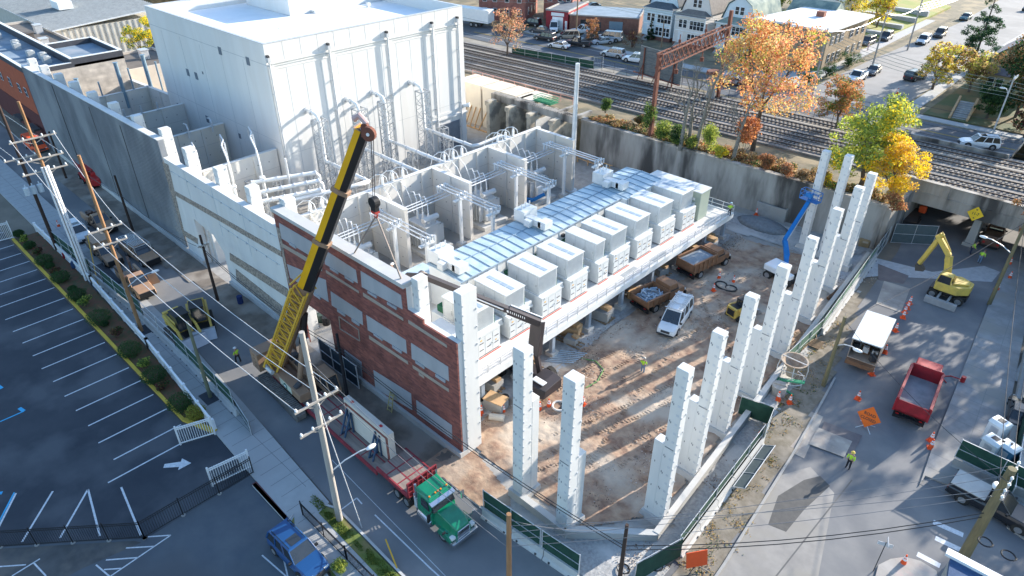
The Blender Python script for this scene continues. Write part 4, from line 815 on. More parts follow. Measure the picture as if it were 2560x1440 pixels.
for k in range(5):
    y = 161+k*9; b.box(-75, -48.6, y, y+1.4, UZ+.3, UZ+.75+k*.22)
tag(b.build('garden_paths', walk), kind='structure')
tag(MB().box(-60, -48.4, 147.5, 156, UZ, UZ+.16).build('driveway', mat('driveway', (.12, .12, .12))), kind='structure')
t = empty('garden_steps', G(2395, 300, UZ), rad(96), 'stone garden steps with pale side walls up the shaded bank', 'steps')
b = MB()
for k in range(9): b.box(k*.6, k*.6+.7, -1, 1, 0, .2+.16*k)
b.build('treads', conc_grey, t); b = MB()
for s in (-1.2, 1.2): b.hexa([(-.5, s-.15, 0), (6, s-.15, 0), (6, s+.15, 0), (-.5, s+.15, 0)], [(-.5, s-.15, .5), (6, s-.15, 2.1), (6, s+.15, 2.1), (-.5, s+.15, .5)])
b.build('side_wall', wood_l, t)
# old concrete bays beneath the tracks
t = empty('concrete_bunkers', (0, 0, 0), 0, 'old brown stained concrete bays under the railway edge with open cells', 'bunker')
b = MB(); b.box(-90, -62, 83.0, 83.6, 0, UZ); b.build('back_wall', conc_old, t)
b = MB(); b.box(-79.5, -62.2, 78.6, 79.6, 6.0, 7.0); b.build('beam', conc_old, t)
b = MB()
for k in range(40): b.box(-79.3+k*.42, -79.1+k*.42, 78.6, 79.6, 7.0, 7.12)
for x in (-74.6, -70.2, -66, -62.6): b.box(x, x+.6, 79.6, 83, 6.6, 7.0)
b.build('crosspiece', conc_old, t)
for i, x in enumerate((-78.2, -73.8, -69.3, -64.8)):
    b = MB(); b.box(x, x+.7, 76.2, 83, 0, 5.9); b.box(x-.1, x+.8, 76.0, 77.8, 5.9, 6.6); b.build('cross_wall', mat('cream_concrete', (.52, .46, .36), (.40, .35, .28), scale=1, world=True, c3=(.22, .2, .17), scale3=.5), t)
MB().box(-68.6, -68.55, 77.4, 82.9, 0, 5.4).build('white_sheet', mat('white_sheet', (.72, .72, .70)), t)
for i, (xa, xb) in enumerate(((-89.5, -88.2), (-87.8, -83.6), (-83.2, -79.6), (-79.2, -75.6), (-75.2, -71.6))):
    b = MB(); b.box(xa, xb, 80.2, 84.8, 0 if i > 1 else 0, 7.0); tag(b.build('concrete_block', mat('new_cream_concrete', (.66, .59, .48), (.6, .54, .45), scale=.6, world=True), bevel=.05), ['narrow cream concrete block next to the white hall', 'large cream concrete block nearest the white hall', 'second cream concrete block beside the red rail', 'cream block top showing behind the old bays', 'cream block top next to the green crate'][i], 'concrete block', 'new concrete blocks by the tracks')
b = MB()
for k in range(4): b.bar((-87.4+k*1.1, 79.0, 0), (-87.0+k*1.1, 80.2, 3.2), .16)
b.bar((-88, 78.6, .1), (-78.8, 78.6, .1), .2); b.bar((-82.5, 78.4, 0), (-82, 80.1, 3), .16)
tag(b.build('timber_props', wood_l), 'pine props bracing the cream concrete block', 'props')
tag(MB().box(-86.6, -85.2, 74.6, 75.8, 0, 2.0).box(-86.7, -85.1, 74.5, 75.9, 2.0, 2.15).build('green_cabinet', mat('dark_green', (.02, .06, .045)), bevel=.04), 'dark green utility cabinet at the hall corner', 'utility cabinet')
b = MB(); m0 = Vector((-72, 81.5, 7.0))
for k in range(8): b.bar(m0+Vector((k*.5, -1, .35)), m0+Vector((k*.5, 1, .35)), .06)
for dz in (0, .35, .7):
    for y in (-1, 1): b.bar(m0+Vector((0, y, dz)), m0+Vector((3.6, y, dz)), .07)
    for x in (0, 3.6): b.bar(m0+Vector((x, -1, dz)), m0+Vector((x, 1, dz)), .07)
b.box(m0.x, m0.x+3.6, m0.y-.9, m0.y+.9, 7.0, 7.1); tag(b.build('green_crate', mat('green_crate', (.04, .25, .12))), 'green mesh crate lying on top of the old bays', 'crate')
b = MB(); zr = UZ+.2
for k in range(10): x = -92+k*2.6; b.bar((x, 86.4, zr), (x, 86.4, zr+1.2), .07)
for z in (.65, 1.15): b.bar((-92, 86.4, zr+z), (-68.6, 86.4, zr+z), .06)
tag(b.build('safety_railing', mat('pink_rail', (.62, .33, .28))), 'faded red safety railing between bays and tracks', 'railing')
b = MB()
for k in range(4): b.bar((-61.5+k*2.0, 79.3, 0), (-61.5+k*2, 79.3, 1.3), .14)
for z in (.6, 1.2): b.bar((-61.8, 79.3, z), (-55, 79.3, z), .05, .16)
tag(b.build('timber_barrier', wood_l), 'rough timber barrier at the foot of the retaining wall', 'barrier')
# ---------------------------------------------------------------- catenary gantry
t = empty('catenary_gantry', (0, 0, 0), 0, 'rust red steel railway gantry spanning the tracks', 'gantry')
ra, rb = Vector((-51.4, 83.0, UZ)), Vector((-53.5, 105.8, UZ)); HG = 11.7
for p, ex in ((ra, 0), (rb, 2.2)):
    b = MB(); b.bar(p, p+Vector((0, 0, HG+ex)), .55, .45); b.box(p.x-.6, p.x+.6, p.y-.6, p.y+.6, UZ-.3, UZ+.3); b.build('post', rust, t)
b = MB(); d = (rb-ra); u_ = d.normalized()
for z in (HG-1.9, HG):
    for s in (-.45, .45): b.bar(ra+Vector((s, 0, z)), rb+Vector((s, 0, z)), .16)
b.build('chord', rust, t); b = MB(); n = 16
for k in range(n):
    for s in (-.45, .45):
        p = ra+d*(k/n)+Vector((s, 0, 0)); q = ra+d*((k+1)/n)+Vector((s, 0, 0))
        b.bar(p+Vector((0, 0, HG-1.9)), q+Vector((0, 0, HG)), .09); b.bar(p+Vector((0, 0, HG)), q+Vector((0, 0, HG-1.9)), .09)
    p = ra+d*(k/n)
    b.bar(p+Vector((-.45, 0, HG)), p+Vector((.45, 0, HG)), .08)
b.build('bracing', rust, t)
for f in (.25, .62):
    b = MB(); p = ra+d*f+Vector((0, 0, HG)); b.bar(p, p+Vector((0, 0, 1.6)), .1); b.cyl(p+Vector((0, 0, .5)), p+Vector((0, 0, .9)), .2, n=8); b.build('insulator_post', rust, t); b = MB(); b.bar(p+Vector((0, 0, -1.9)), p+Vector((0, 0, -3.6)), .12); b.cyl(p+Vector((0, 0, -3.8)), p+Vector((0, 0, -3.2)), .3, n=8); b.build('signal_hanger', rust, t)
b = MB()
for c, z in ((92.3, 11.0), (96.1, 11.0), (99.9, 11.0), (103.7, 11.0)):
    b.tube([(-130, ty(-130, c), z+.8), (-92, ty(-92, c), z-.1), (-52, ty(-52, c), z+.8), (-14, ty(-14, c), z-.1), (30, ty(30, c), z+.8)], .022, 4)
tag(b.build('catenary_wires', darkgrey), 'thin overhead wires strung above the railway tracks', 'wires')
# billboard (seen from behind)
t = empty('billboard', (0, 0, 0), 0, 'grey back of a large roadside billboard beside the tracks', 'billboard')
A_, B_ = Vector((-70.2, 106.9, 0)), Vector((-60.4, 105.0, 0)); b = MB(); n = 14
for k in range(n):
    z0 = UZ+1.0+k*.34; b.hexa([A_+Vector((0, 0, z0)), B_+Vector((0, 0, z0)), B_+Vector((0, .15, z0)), A_+Vector((0, .15, z0))], [A_+Vector((0, 0, z0+.31)), B_+Vector((0, 0, z0+.31)), B_+Vector((0, .15, z0+.31)), A_+Vector((0, .15, z0+.31))])
b.build('back_panel', mat('billboard_grey', (.13, .15, .16), (.1, .12, .13)), t)
for f in (.12, .47, .83):
    b = MB(); p = A_+(B_-A_)*f+Vector((0, -.2, UZ)); b.bar(p, p+Vector((0, 0, 5.6)), .2); b.bar(p+Vector((0, -1.8, 0)), p+Vector((0, 0, 3)), .1); b.build('post', rust, t)
b = MB(); b.bar(A_+Vector((-.6, -.7, UZ+1.2)), B_+Vector((.3, -.7, UZ+1.2)), .3, .12); b.build('catwalk', rust, t)
b = MB(); t2 = Vector((-54.2, 104.6, UZ)); b.cyl(t2, t2+Vector((0, 0, 4.2)), .75, .65, 14); b.cyl(t2+Vector((0, 0, 4.2)), t2+Vector((0, 0, 4.7)), 1.3, 1.2, 14, 1); tag(b.build('concrete_pier', [conc_grey, rust]), 'short concrete pier with rusty cap behind the bare trees', 'pier')
# fence by the upper street
def chain_fence(pts, h, label, screen=None, step=3.0, group=None, z=0.0, name='chain_link_fence', postm=None, mesh=True):
    t = empty(name, (0, 0, 0), 0, label, 'fence', group); pb = MB(); sb = MB(); rb_ = MB()
    for p, q in zip(pts, pts[1:]):
        p = Vector((p[0], p[1], z)); q = Vector((q[0], q[1], z)); L = (q-p).length; n = max(1, round(L/step))
        for k in range(n+1): pb.cyl(p+(q-p)*k/n, p+(q-p)*k/n+Vector((0, 0, h+.06)), .035, n=6)
        for zz in (h, .08, h*.5): rb_.bar(p+Vector((0, 0, zz)), q+Vector((0, 0, zz)), .04)
        if screen:
            m = max(2, int(L/.5)); nrm = Vector((-(q-p).y, (q-p).x, 0)).normalized()
            rr = random.Random(int(L*10)+int(p.x*3))
            prev = None
            for k in range(m+1):
                c = p+(q-p)*k/m; o1 = nrm*(.05+.05*rr.random()); o2 = nrm*(.04+.04*rr.random()); zt = h-.03-.08*rr.random()
                cur = (c+o1+Vector((0, 0, .1)), c+o2+Vector((0, 0, zt)))
                if prev: sb.poly([prev[0], cur[0], cur[1], prev[1]]); sb.poly([x_-nrm*.012 for x_ in (prev[0], prev[1], cur[1], cur[0])])
                prev = cur
        elif mesh:
            k = 0.0
            while k < L:
                c = p+(q-p).normalized()*k; rb_.bar(c+Vector((0, 0, .1)), c+(q-p).normalized()*min(.0+h, L-k)*.0+Vector((0, 0, h)), .008); k += .35
    pb.split('post', postm or galv, t); rb_.build('rail', postm or galv, t)
    if screen: sb.build('screen_fabric', screen, t)
    return t
chain_fence([(-98, 103.0), (-79.5, 105.8)], 1.6, 'green screened fence on the verge between tracks and upper street', scr_green, z=UZ)
chain_fence([(-79.5, 105.8), (-78.6, 107.5)], 2.2, 'short chain link return at the end of the green screened fence', z=UZ)
chain_fence([(-78, 106.2), (-55.5, 107.2)], 1.9, 'dark chain link fence along the upper street by the billboard', z=UZ, postm=darkgrey)
chain_fence([(-52, 106.6), (-32, 107.0)], 1.5, 'low black fence between the tracks and the side street mouth', z=UZ, postm=black)
# ================================================================ BACKGROUND BUILDINGS
def win(b, x, z, w_, h, y, m=1, mf=2):
    b.box(x-w_/2-.08, x+w_/2+.08, y-.05, y, z-.08, z+h+.08, mf); b.box(x-w_/2, x+w_/2, y-.07, y-.03, z, z+h, m); b.box(x-w_/2, x+w_/2, y-.09, y-.03, z+h/2-.03, z+h/2+.03, mf)
def windows(par, lst, name='window', frame=white, glass=glass_m):
    """lst: (x, z, w, h, y) on -y faces"""
    for (x, z, w_, h, y) in lst:
        b = MB(); win(b, 0, 0, w_, h, 0, 0, 1); b.build(name, [glass, frame], par, loc=(x, y, z))
def windows_x(par, lst, frame=white, glass=glass_m):
    for (y, z, w_, h, x) in lst:
        b = MB(); b.box(0, .05, -w_/2-.08, w_/2+.08, -.08, h+.08, 1); b.box(.02, .07, -w_/2, w_/2, 0, h, 0); b.box(.02, .09, -w_/2, w_/2, h/2-.03, h/2+.03, 1); b.build('window', [glass, frame], par, loc=(x, y, z))
def gambrel(name, x, y, w_, d, eave, ridge, cm, rm, label, porch=True):
    t = empty(name, (x, y, UZ), rad(1), label, 'house', 'gambrel houses on the upper street'); hw = w_/2
    tr_ = mat('house_trim', (.75, .77, .78))
    b = MB(); b.box(-hw, hw, 2.2, d, 0, eave); b.box(-hw, hw, 0, 2.2, .8, eave-.5)
    pr = [(-hw, eave), (hw, eave), (hw*.72, eave+(ridge-eave)*.62), (0, ridge), (-hw*.72, eave+(ridge-eave)*.62)]
    b.hexa([(p[0], d, p[1]) for p in pr], [(p[0], 2.2, p[1]) for p in pr]); b.build('wall', cm, t)
    b = MB(); q = [(-hw-.25, eave-.1), (-hw*.74, eave+(ridge-eave)*.62+.1), (0, ridge+.14), (hw*.74, eave+(ridge-eave)*.62+.1), (hw+.25, eave-.1)]
    for p, r_ in zip(q, q[1:]):
        b.hexa([(p[0], 1.9, p[1]), (r_[0], 1.9, r_[1]), (r_[0], d+.2, r_[1]), (p[0], d+.2, p[1])], [(p[0], 1.9, p[1]+.15), (r_[0], 1.9, r_[1]+.15), (r_[0], d+.2, r_[1]+.15), (p[0], d+.2, p[1]+.15)])
    rf = b.build('roof', rm, t)
    b = MB(); b.box(hw*.3, hw*.3+.7, d*.55, d*.55+.7, ridge-1.6, ridge+.9); b.build('chimney', mat('chimney_brick', (.3, .12, .08)), rf)
    b = MB(); b.hexa([(-hw-.3, -.3, eave-.5), (hw+.3, -.3, eave-.5), (hw+.3, 2.4, eave-.5), (-hw-.3, 2.4, eave-.5)], [(-hw*.6, 1.7, eave+.45), (hw*.6, 1.7, eave+.45), (hw*.6, 2.4, eave+.45), (-hw*.6, 2.4, eave+.45)]); b.build('porch_roof', rm, t)
    b = MB(); b.box(-hw-.3, hw+.3, -.34, -.3, eave-.62, eave-.45); b.box(-hw-.1, -hw+.1, -.05, 0, .8, eave-.6); b.box(hw-.1, hw+.1, -.05, 0, .8, eave-.6); b.box(-hw, hw, -.05, 0, 3.1, 3.3); b.build('trim', tr_, t)
    windows(t, [(-hw*.62, 3.8, .75, 1.5, 0), (-hw*.32, 3.8, .75, 1.5, 0)]+[(hw*(.12+.24*k), 3.7, .7, 1.6, 0) for k in range(4)]+[(-.55, eave+1.0, .75, 1.4, 2.2), (.55, eave+1.0, .75, 1.4, 2.2)]+[(hw*(.05+.26*k), 1.1, .7, 1.6, 0) for k in range(4)])
    windows_x(t, [(4.5, 4.0, .8, 1.3, hw), (8, 4.0, .8, 1.3, hw), (6, 1.4, .8, 1.3, hw)])
    b = MB(); b.box(-hw*.55-.5, -hw*.55+.5, -.06, 0, .8, 2.9); b.build('door', tr_, t)
    b = MB()
    for k in range(5): b.box(-hw*.55-.8, -hw*.55+.8, -.4-.3*k, 0, .8-.16*(k+1), .8-.16*k)
    b.build('front_steps', conc_grey, t)
    b = MB(); b.box(-hw-.05, hw+.05, -.03, d, 0, .8); b.build('foundation', mat('foundation_brick', (.2, .09, .07)), t); return t
slate = mat('slate_roof', (.10, .12, .14), (.07, .085, .1), scale=2, world=True)
tanr = mat('taupe_roof', (.20, .18, .165), (.15, .135, .125), scale=2, world=True); grr = mat('green_roof', (.30, .34, .28), (.10, .16, .16), scale=.5, world=True)
gambrel('gambrel_house', -84.2, 133.5, 6.9, 14, 6.9, 11.2, mat('blue_siding', (.55, .66, .72), (.5, .61, .67), scale=1), slate, 'pale blue gambrel house left of its cream neighbour')
gambrel('gambrel_house', -75.7, 132.4, 6.8, 14, 6.6, 11.0, mat('cream_siding', (.68, .64, .60), (.62, .59, .56), scale=1), tanr, 'cream gambrel house between the two pale blue ones')
gambrel('gambrel_house', -66.9, 133.6, 6.8, 14, 6.2, 10.6, mat('white_siding', (.62, .69, .73), (.57, .64, .68), scale=1), grr, 'white gambrel house with mottled green roof beside the flat roofed flats')
g_ = empty('gable_house', (-58.5, 150, UZ), rad(2), 'pale blue house rear wing with green roof behind the flats', 'house'); MB().box(-5, 4, 0, 8, 0, 6).build('wall', MATS['white_siding'], g_)
b = MB(); b.hexa([(-5.3, -.3, 6), (4.3, -.3, 6), (4.3, 8.3, 6), (-5.3, 8.3, 6)], [(-5.3, 3.9, 8.6), (4.3, 3.9, 8.6), (4.3, 4.1, 8.6), (-5.3, 4.1, 8.6)]); b.build('roof', grr, g_); windows(g_, [(2.6, 3.8, .8, 1.4, 0), (.2, 3.8, .8, 1.4, 0), (1.1, 3.8, .8, 1.4, 0)])
g_ = empty('terraced_house', (-78, 156, UZ), 0, 'cream house with tan chimney stack behind the gambrel houses', 'house'); MB().box(-4, 4, 0, 9, 0, 8).build('wall', MATS['cream_siding'], g_); MB().box(-5.4, -4, 0, 5, 0, 8.4).build('chimney', mat('tan_render', (.45, .3, .18)), g_); MB().hexa([(-4.2, -.2, 8), (4.2, -.2, 8), (4.2, 9.2, 8), (-4.2, 9.2, 8)], [(-.1, -.2, 10), (.1, -.2, 10), (.1, 9.2, 10), (-.1, 9.2, 10)]).build('roof', tanr, g_); windows(g_, [(-1.5, 5.4, .8, 1.4, 0), (.1, 5.4, .8, 1.4, 0), (2.6, 5.4, .8, 1.4, 0)])
# flats
ap = empty('apartment_building', (0, 0, UZ), 0, 'tan brick two storey flats with bright flat roof at the street corner', 'building')
tb = brickmat('tan_brick', (.36, .27, .17), (.31, .23, .145), (.3, .23, .16), .5, .18)
b = MB(); b.prism([(-55, 134.3), (-48.2, 134.3), (-47.8, 152.6), (-59.8, 154), (-62, 138), (-62, 134.9), (-56.6, 134.9), (-56.6, 136.5), (-55, 136.5)], 0, 7.0); b.build('wall', tb, ap)
b = MB(); b.prism([(-55.4, 133.7), (-47.6, 133.7), (-47.0, 153.2), (-60.2, 154.6), (-62.6, 138), (-62.6, 134.4), (-57, 134.4), (-56.8, 136.2), (-55.4, 136.2)], 7.0, 7.35); b.build('roof', mat('bright_roof', (.80, .80, .80), (.7, .7, .7), scale=.5, world=True), ap)
MB().box(-55, -53.5, 144, 145.2, 7.35, 8.3).build('chimney', mat('chimney_brick', (.3, .12, .08)), ap)
windows(ap, [(-52.6, 4.3, .8, 1.5, 134.3), (-51.7, 4.3, .9, 1.5, 134.3), (-50.8, 4.3, .8, 1.5, 134.3), (-51.7, 1.2, 2.2, 1.4, 134.3), (-59.6, 4.3, .8, 1.5, 134.9), (-58.6, 4.3, .8, 1.5, 134.9)])
windows_x(ap, [(y, z, w_, 1.4, -48.13+.022*(y-136)) for z in (1.2, 4.4) for y, w_ in ((136.5, .8), (138.6, .8), (140.8, 1.4), (145.3, 1.3), (148, .8), (150.8, .8))])
# red garage, brick depot, corner block
rg = empty('red_garage', (-108.6, 125.4, UZ), rad(18), 'small red painted garage with white roller door and flat roof', 'building')
rbm = mat('red_paint_brick', (.30, .035, .045), (.24, .03, .04), scale=1)
MB().box(0, 5.4, 0, 13, 0, 4.0).build('wall', rbm, rg); MB().box(.25, 5.15, .25, 12.75, 4.0, 4.05).build('roof', mat('grey_roof', (.16, .19, .22), (.12, .14, .17), scale=.6), rg)
b = MB(); b.box(-.1, 5.5, -.1, .2, 4.0, 4.35); b.box(-.1, .2, .2, 13, 4.0, 4.35); b.box(5.2, 5.5, .2, 13, 4.0, 4.35); b.build('coping', conc_grey, rg)
MB().box(1.6, 4.2, -.06, 0, 0, 2.8).build('roller_door', white_m, rg); MB().box(1.3, 4.4, -.1, 0, 3.0, 3.7).build('signboard', white_m, rg); MB().box(4.7, 5.2, -.05, 0, 0, 2.1).build('door', white_m, rg)
dp = empty('brick_depot', (-103.2, 127.3, UZ), rad(27.5), 'long low red brown brick depot with pale blue flat roof', 'building')
rdb = brickmat('brown_brick', (.22, .10, .075), (.17, .08, .06), (.18, .11, .09), .5, .18)
MB().box(0, 15.4, 0, 12, 0, 3.4).build('wall', rdb, dp); MB().box(.2, 15.2, .2, 11.8, 3.4, 3.45).build('roof', mat('blue_grey_roof', (.25, .33, .40), (.18, .25, .31), scale=.5, world=True), dp)
b = MB(); b.box(-.1, 15.5, -.1, .2, 3.4, 3.65); b.box(15.2, 15.5, .2, 12, 3.4, 3.65); b.box(-.1, .2, .2, 12, 3.4, 3.65); b.build('coping', conc_grey, dp)
MB().box(9, 12, -.05, 0, 0, 2.6).build('shutter', mat('blue_shutter', (.2, .28, .34)), dp); MB().box(2.5, 4, -.05, 0, 1.2, 2.6).build('window', glass_m, dp); MB().box(6.2, 7.2, -.05, 0, 0, 2.3).build('door', darkgrey, dp)
cbk = empty('brick_house', (-127, 122, UZ), rad(28), 'tall red brick apartment block at the top, left of the red garage', 'building')
rbk = brickmat('rose_brick', (.34, .13, .10), (.28, .10, .08), (.3, .16, .13), .5, .18)
MB().box(0, 11.5, 0, 12, 0, 10).build('wall', rbk, cbk); windows(cbk, [(x, z, .9, 1.5, 0) for x in (1.5, 4, 7, 10) for z in (1.2, 4.2, 7.2)]); windows_x(cbk, [(y, z, .9, 1.5, 11.5) for y in (3, 6, 9) for z in (1.2, 4.2)])
MB().box(-.2, 11.7, -.2, 12.2, 10, 10.3).build('roof', slate, cbk)
cb2 = empty('brick_house', (-116, 133, UZ), rad(28), 'red brick block with white window frames behind the red garage', 'building'); MB().box(0, 7, 0, 10, 0, 9).build('wall', rbk, cb2); windows(cb2, [(x, z, .9, 1.5, 0) for x in (1.5, 4, 6) for z in (4.2, 7)]); MB().box(-.2, 7.2, -.2, 10.2, 9, 9.3).build('roof', slate, cb2)
mk = empty('market_awning', (-97, 150, UZ), rad(20), 'dark red canopy over stacked goods behind the brick depot', 'canopy'); MB().box(0, 14, 0, 5, 3.2, 3.7).build('canopy', mat('dark_red_canopy', (.28, .03, .03)), mk)
for x in (.3, 5, 9, 13.7): MB().bar((x, .3, 0), (x, .3, 3.2), .2).build('post', darkgrey, mk)
# right hand house (sloping site)
rh = empty('yellow_house', (-23.4, 142.5, UZ+.2), rad(0), 'pale yellow house with steep gable at the right edge', 'house')
ys = mat('yellow_siding', (.48, .43, .26), (.42, .37, .23), scale=1)
b = MB(); b.box(0, 10, 0, 11, 0, 5.2); b.hexa([(0, 0.02, 5.2), (10, .02, 5.2), (5, .02, 9.3)], [(0, 11, 5.2), (10, 11, 5.2), (5, 11, 9.3)]); b.box(.5, 6, -2.4, 0, 0, 3); b.build('wall', ys, rh)
b = MB()
for s in (0, 1):
    x0 = -.4 if s == 0 else 10.4; b.hexa([(x0, -.5, 5.0), (5, -.5, 9.5), (5, 11.4, 9.5), (x0, 11.4, 5.0)], [(x0, -.5, 5.2), (5, -.5, 9.75), (5, 11.4, 9.75), (x0, 11.4, 5.2)])
b.hexa([(.2, -2.8, 3.0), (6.4, -2.8, 3.0), (6.4, 0, 3.8), (.2, 0, 3.8)], [(.2, -2.8, 3.15), (6.4, -2.8, 3.15), (6.4, 0, 3.95), (.2, 0, 3.95)])
b.build('roof', mat('grey_violet_roof', (.22, .21, .24), (.17, .16, .19), scale=1.5), rh)
b = MB(); b.bar((-.4, -.55, 5.15), (5, -.55, 9.65), .3, .12); b.bar((10.4, -.55, 5.15), (5, -.55, 9.65), .3, .12); b.build('bargeboard', white, rh)
windows(rh, [(1.4, .9, .9, 1.6, -2.4), (2.7, .9, .9, 1.6, -2.4), (4.6, .9, .9, 1.6, -2.4), (3.5, 6, .9, 1.5, 0), (5, 6, .9, 1.5, 0)])
# houses at top centre right beyond lawns
for i, (x, y, c, r_, h) in enumerate([(-66, 176, (.62, .62, .6), slate, 6.5), (-70, 196, (.45, .5, .55), tanr, 6.5)]):
    g_ = empty('garden_house', (x, y, UZ+1), rad(-8), ['grey white house behind the sunny lawns, nearest', 'grey house farther up behind the sunny lawns'][i], 'house'); MB().box(-5, 5, 0, 9, 0, h).build('wall', mat('siding%d' % i, c), g_)
    MB().hexa([(-5.4, -.4, h), (5.4, -.4, h), (5.4, 9.4, h), (-5.4, 9.4, h)], [(-.1, -.4, h+3), (.1, -.4, h+3), (.1, 9.4, h+3), (-.1, 9.4, h+3)]).build('roof', r_, g_)
    windows(g_, [(-3, 1.2, 1, 1.6, 0), (0, 1.2, 1, 1.6, 0), (3, 1.2, 1, 1.6, 0), (-3, 4.2, 1, 1.5, 0), (3, 4.2, 1, 1.5, 0)]); windows_x(g_, [(2, 4, 1, 1.5, 5), (6, 4, 1, 1.5, 5), (4, 1, 1, 1.5, 5)])
# ---------------------------------------------------------------- far left buildings
lb = empty('brick_shop_building', (0, 0, 0), 0, 'orange fronted flat roofed block with tan side wall left of the grey wall', 'building')
tanb = brickmat('tan_block', (.62, .55, .47), (.52, .46, .40), (.55, .5, .44), 1.6, .4)
pink = mat('cream_wall', (.6, .54, .47), (.52, .47, .41), scale=.4, world=True)
b = MB(); b.box(-176, -127.5, 26.0, 32.9, 0, 11.2); b.box(-141, -127.5, 32.9, 40.5, 0, 11.6); b.build('wall', tanb, lb)
b = MB(); b.box(-176, -127.9, 25.96, 26.0, 0, 11.3, 0); b.box(-176, -127.6, 25.9, 25.96, 0, 4.6, 1); b.box(-128.6, -127.4, 25.85, 25.9, 0, 11.3, 1); b.build('street_front', [mat('orange_render', (.42, .10, .045), (.35, .085, .04), scale=1), mat('maroon_render', (.12, .03, .03))], lb)
b = MB(); rz_ = 10.4
pm = mat('parapet_dark', (.07, .075, .09))
for x0, x1, y0, y1, z1 in ((-176, -127.5, 26, 26.4, 12.2), (-176, -141.2, 32.5, 32.9, 12.6), (-141.2, -127.5, 32.5, 32.9, 12.6), (-127.9, -127.5, 26.4, 32.5, 12.0), (-127.9, -127.5, 32.9, 40.1, 12.6), (-141, -127.5, 40.1, 40.5, 12.6), (-141, -140.6, 32.9, 40.1, 12.6)):
    b.box(x0, x1, y0, y1, 11.2, z1-.1, 0); b.box(x0-.04, x1+.04, y0-.04, y1+.04, z1-.1, z1, 1)
b.build('parapet', [pm, white_m], lb)
b = MB(); b.box(-175.6, -127.9, 26.4, 32.5, 11.2, 11.3, 0); b.box(-140.6, -127.9, 32.9, 40.1, 11.6, 11.65, 0); b.build('roof', mat('blue_roof', (.22, .30, .38), (.15, .2, .25), scale=.3, world=True, c3=(.3, .33, .36), scale3=.2), lb)
for x, y in ((-158, 30), (-156, 29), (-149, 30.5), (-146.5, 30), (-139, 30), (-136, 31), (-133, 30.6)):
    b = MB(); b.cb((0, 0, .5), (1.3, 1.1, 1.0)); b.cyl((0, 0, 1), (0, 0, 1.12), .45, n=12); tag(b.build('rooftop_unit', mat('rtu', (.42, .45, .46)), loc=(x, y, 11.3), bevel=.04), f'{ORD[[-158, -156, -149, -146.5, -139, -136, -133].index(x)]} grey air conditioner from the left on the blue roof', 'air conditioner', 'rooftop units')
windows(lb, [(x, z, 1.1, 1.3, 25.9) for x in (-131.5, -135, -140, -145) for z in (7.2,)])
for i, (x, y, z, c) in enumerate([(-138.5, 25.5, 2.2, 0), (-131.4, 25.5, 2.2, 0)]):
    tag(MB().box(-2, 2, -.9, 0, 0, .3).box(-2, 2, -.95, -.9, -.3, .3).build('awning', darkgrey, loc=(x, y, z)), ['dark awning on the maroon shop front, farther one', 'dark awning on the maroon shop front, nearer one'][i], 'awning')
def flatb(name, x0, x1, y0, y1, h, wm, rm, label, rz=0):
    t = empty(name, (x0, y0, 0), rz, label, 'building'); X, Y = x1-x0, y1-y0
    MB().box(0, X, 0, Y, 0, h).build('wall', wm, t); b = MB(); b.box(0, X, 0, .3, h, h+.5); b.box(0, X, Y-.3, Y, h, h+.5); b.box(0, .3, .3, Y-.3, h, h+.5); b.box(X-.3, X, .3, Y-.3, h, h+.5); b.build('parapet', wm, t)
    MB().box(.3, X-.3, .3, Y-.3, h, h+.05).build('roof', rm, t); return t
brf = mat('brown_roof', (.17, .15, .13), (.13, .115, .10), scale=.5, world=True)
flatb('flat_building', -185, -146, 33.4, 42, 8.5, pink, brf, 'brown flat roofed building behind the blue roof at far left'); flatb('flat_building', -146, -132.5, 41, 52, 7.5, pink, brf, 'brown roofed block with chimneys next to the gabled house')
for i, (x, y) in enumerate([(-158, 37), (-152, 39.5), (-172, 40), (-165, 36.5), (-140, 48)]): tag(MB().cb((0, 0, .8), (1.6, 1.3, 1.6)).cb((0, 0, 1.7), (1.8, 1.5, .15)).build('roof_stack', mat('stack', (.10, .09, .085)) if i % 2 else galv, loc=(x, y, 8.5 if i < 4 else 7.5)), ['dark square stack on the brown roof near its front edge', 'silver rooftop box on the brown roof', 'dark stack at the back of the brown roof', 'silver rooftop box by the ribbed roof', 'silver box on the smaller brown roof'][i], 'roof stack', 'stacks on the brown roofs')
t = empty('metal_shed', (-240, 42, 0), 0, 'large shed with pale ribbed metal roof at the top left corner', 'building'); MB().box(0, 71, 0, 22, 0, 9).build('wall', mat('shed_wall', (.55, .53, .48)), t)
b = MB(); b.hexa([(-.5, -.5, 9), (71.5, -.5, 9), (71.5, 22.5, 10.5), (-.5, 22.5, 10.5)], [(-.5, -.5, 9.2), (71.5, -.5, 9.2), (71.5, 22.5, 10.7), (-.5, 22.5, 10.7)])
for k in range(60): b.bar((k*1.2, -.5, 9.3), (k*1.2, 22.5, 10.8), .16, m=1)
for k in range(18): b.box(71, 71.1, k*1.2, k*1.2+.3, 0, 9, 1)
b.cb((52, 8, 10.8), (5, 3, 1.6), 2); b.build('roof', [mat('ribbed_roof', (.60, .62, .62)), mat('rib_dark', (.30, .33, .35)), white_m], t)
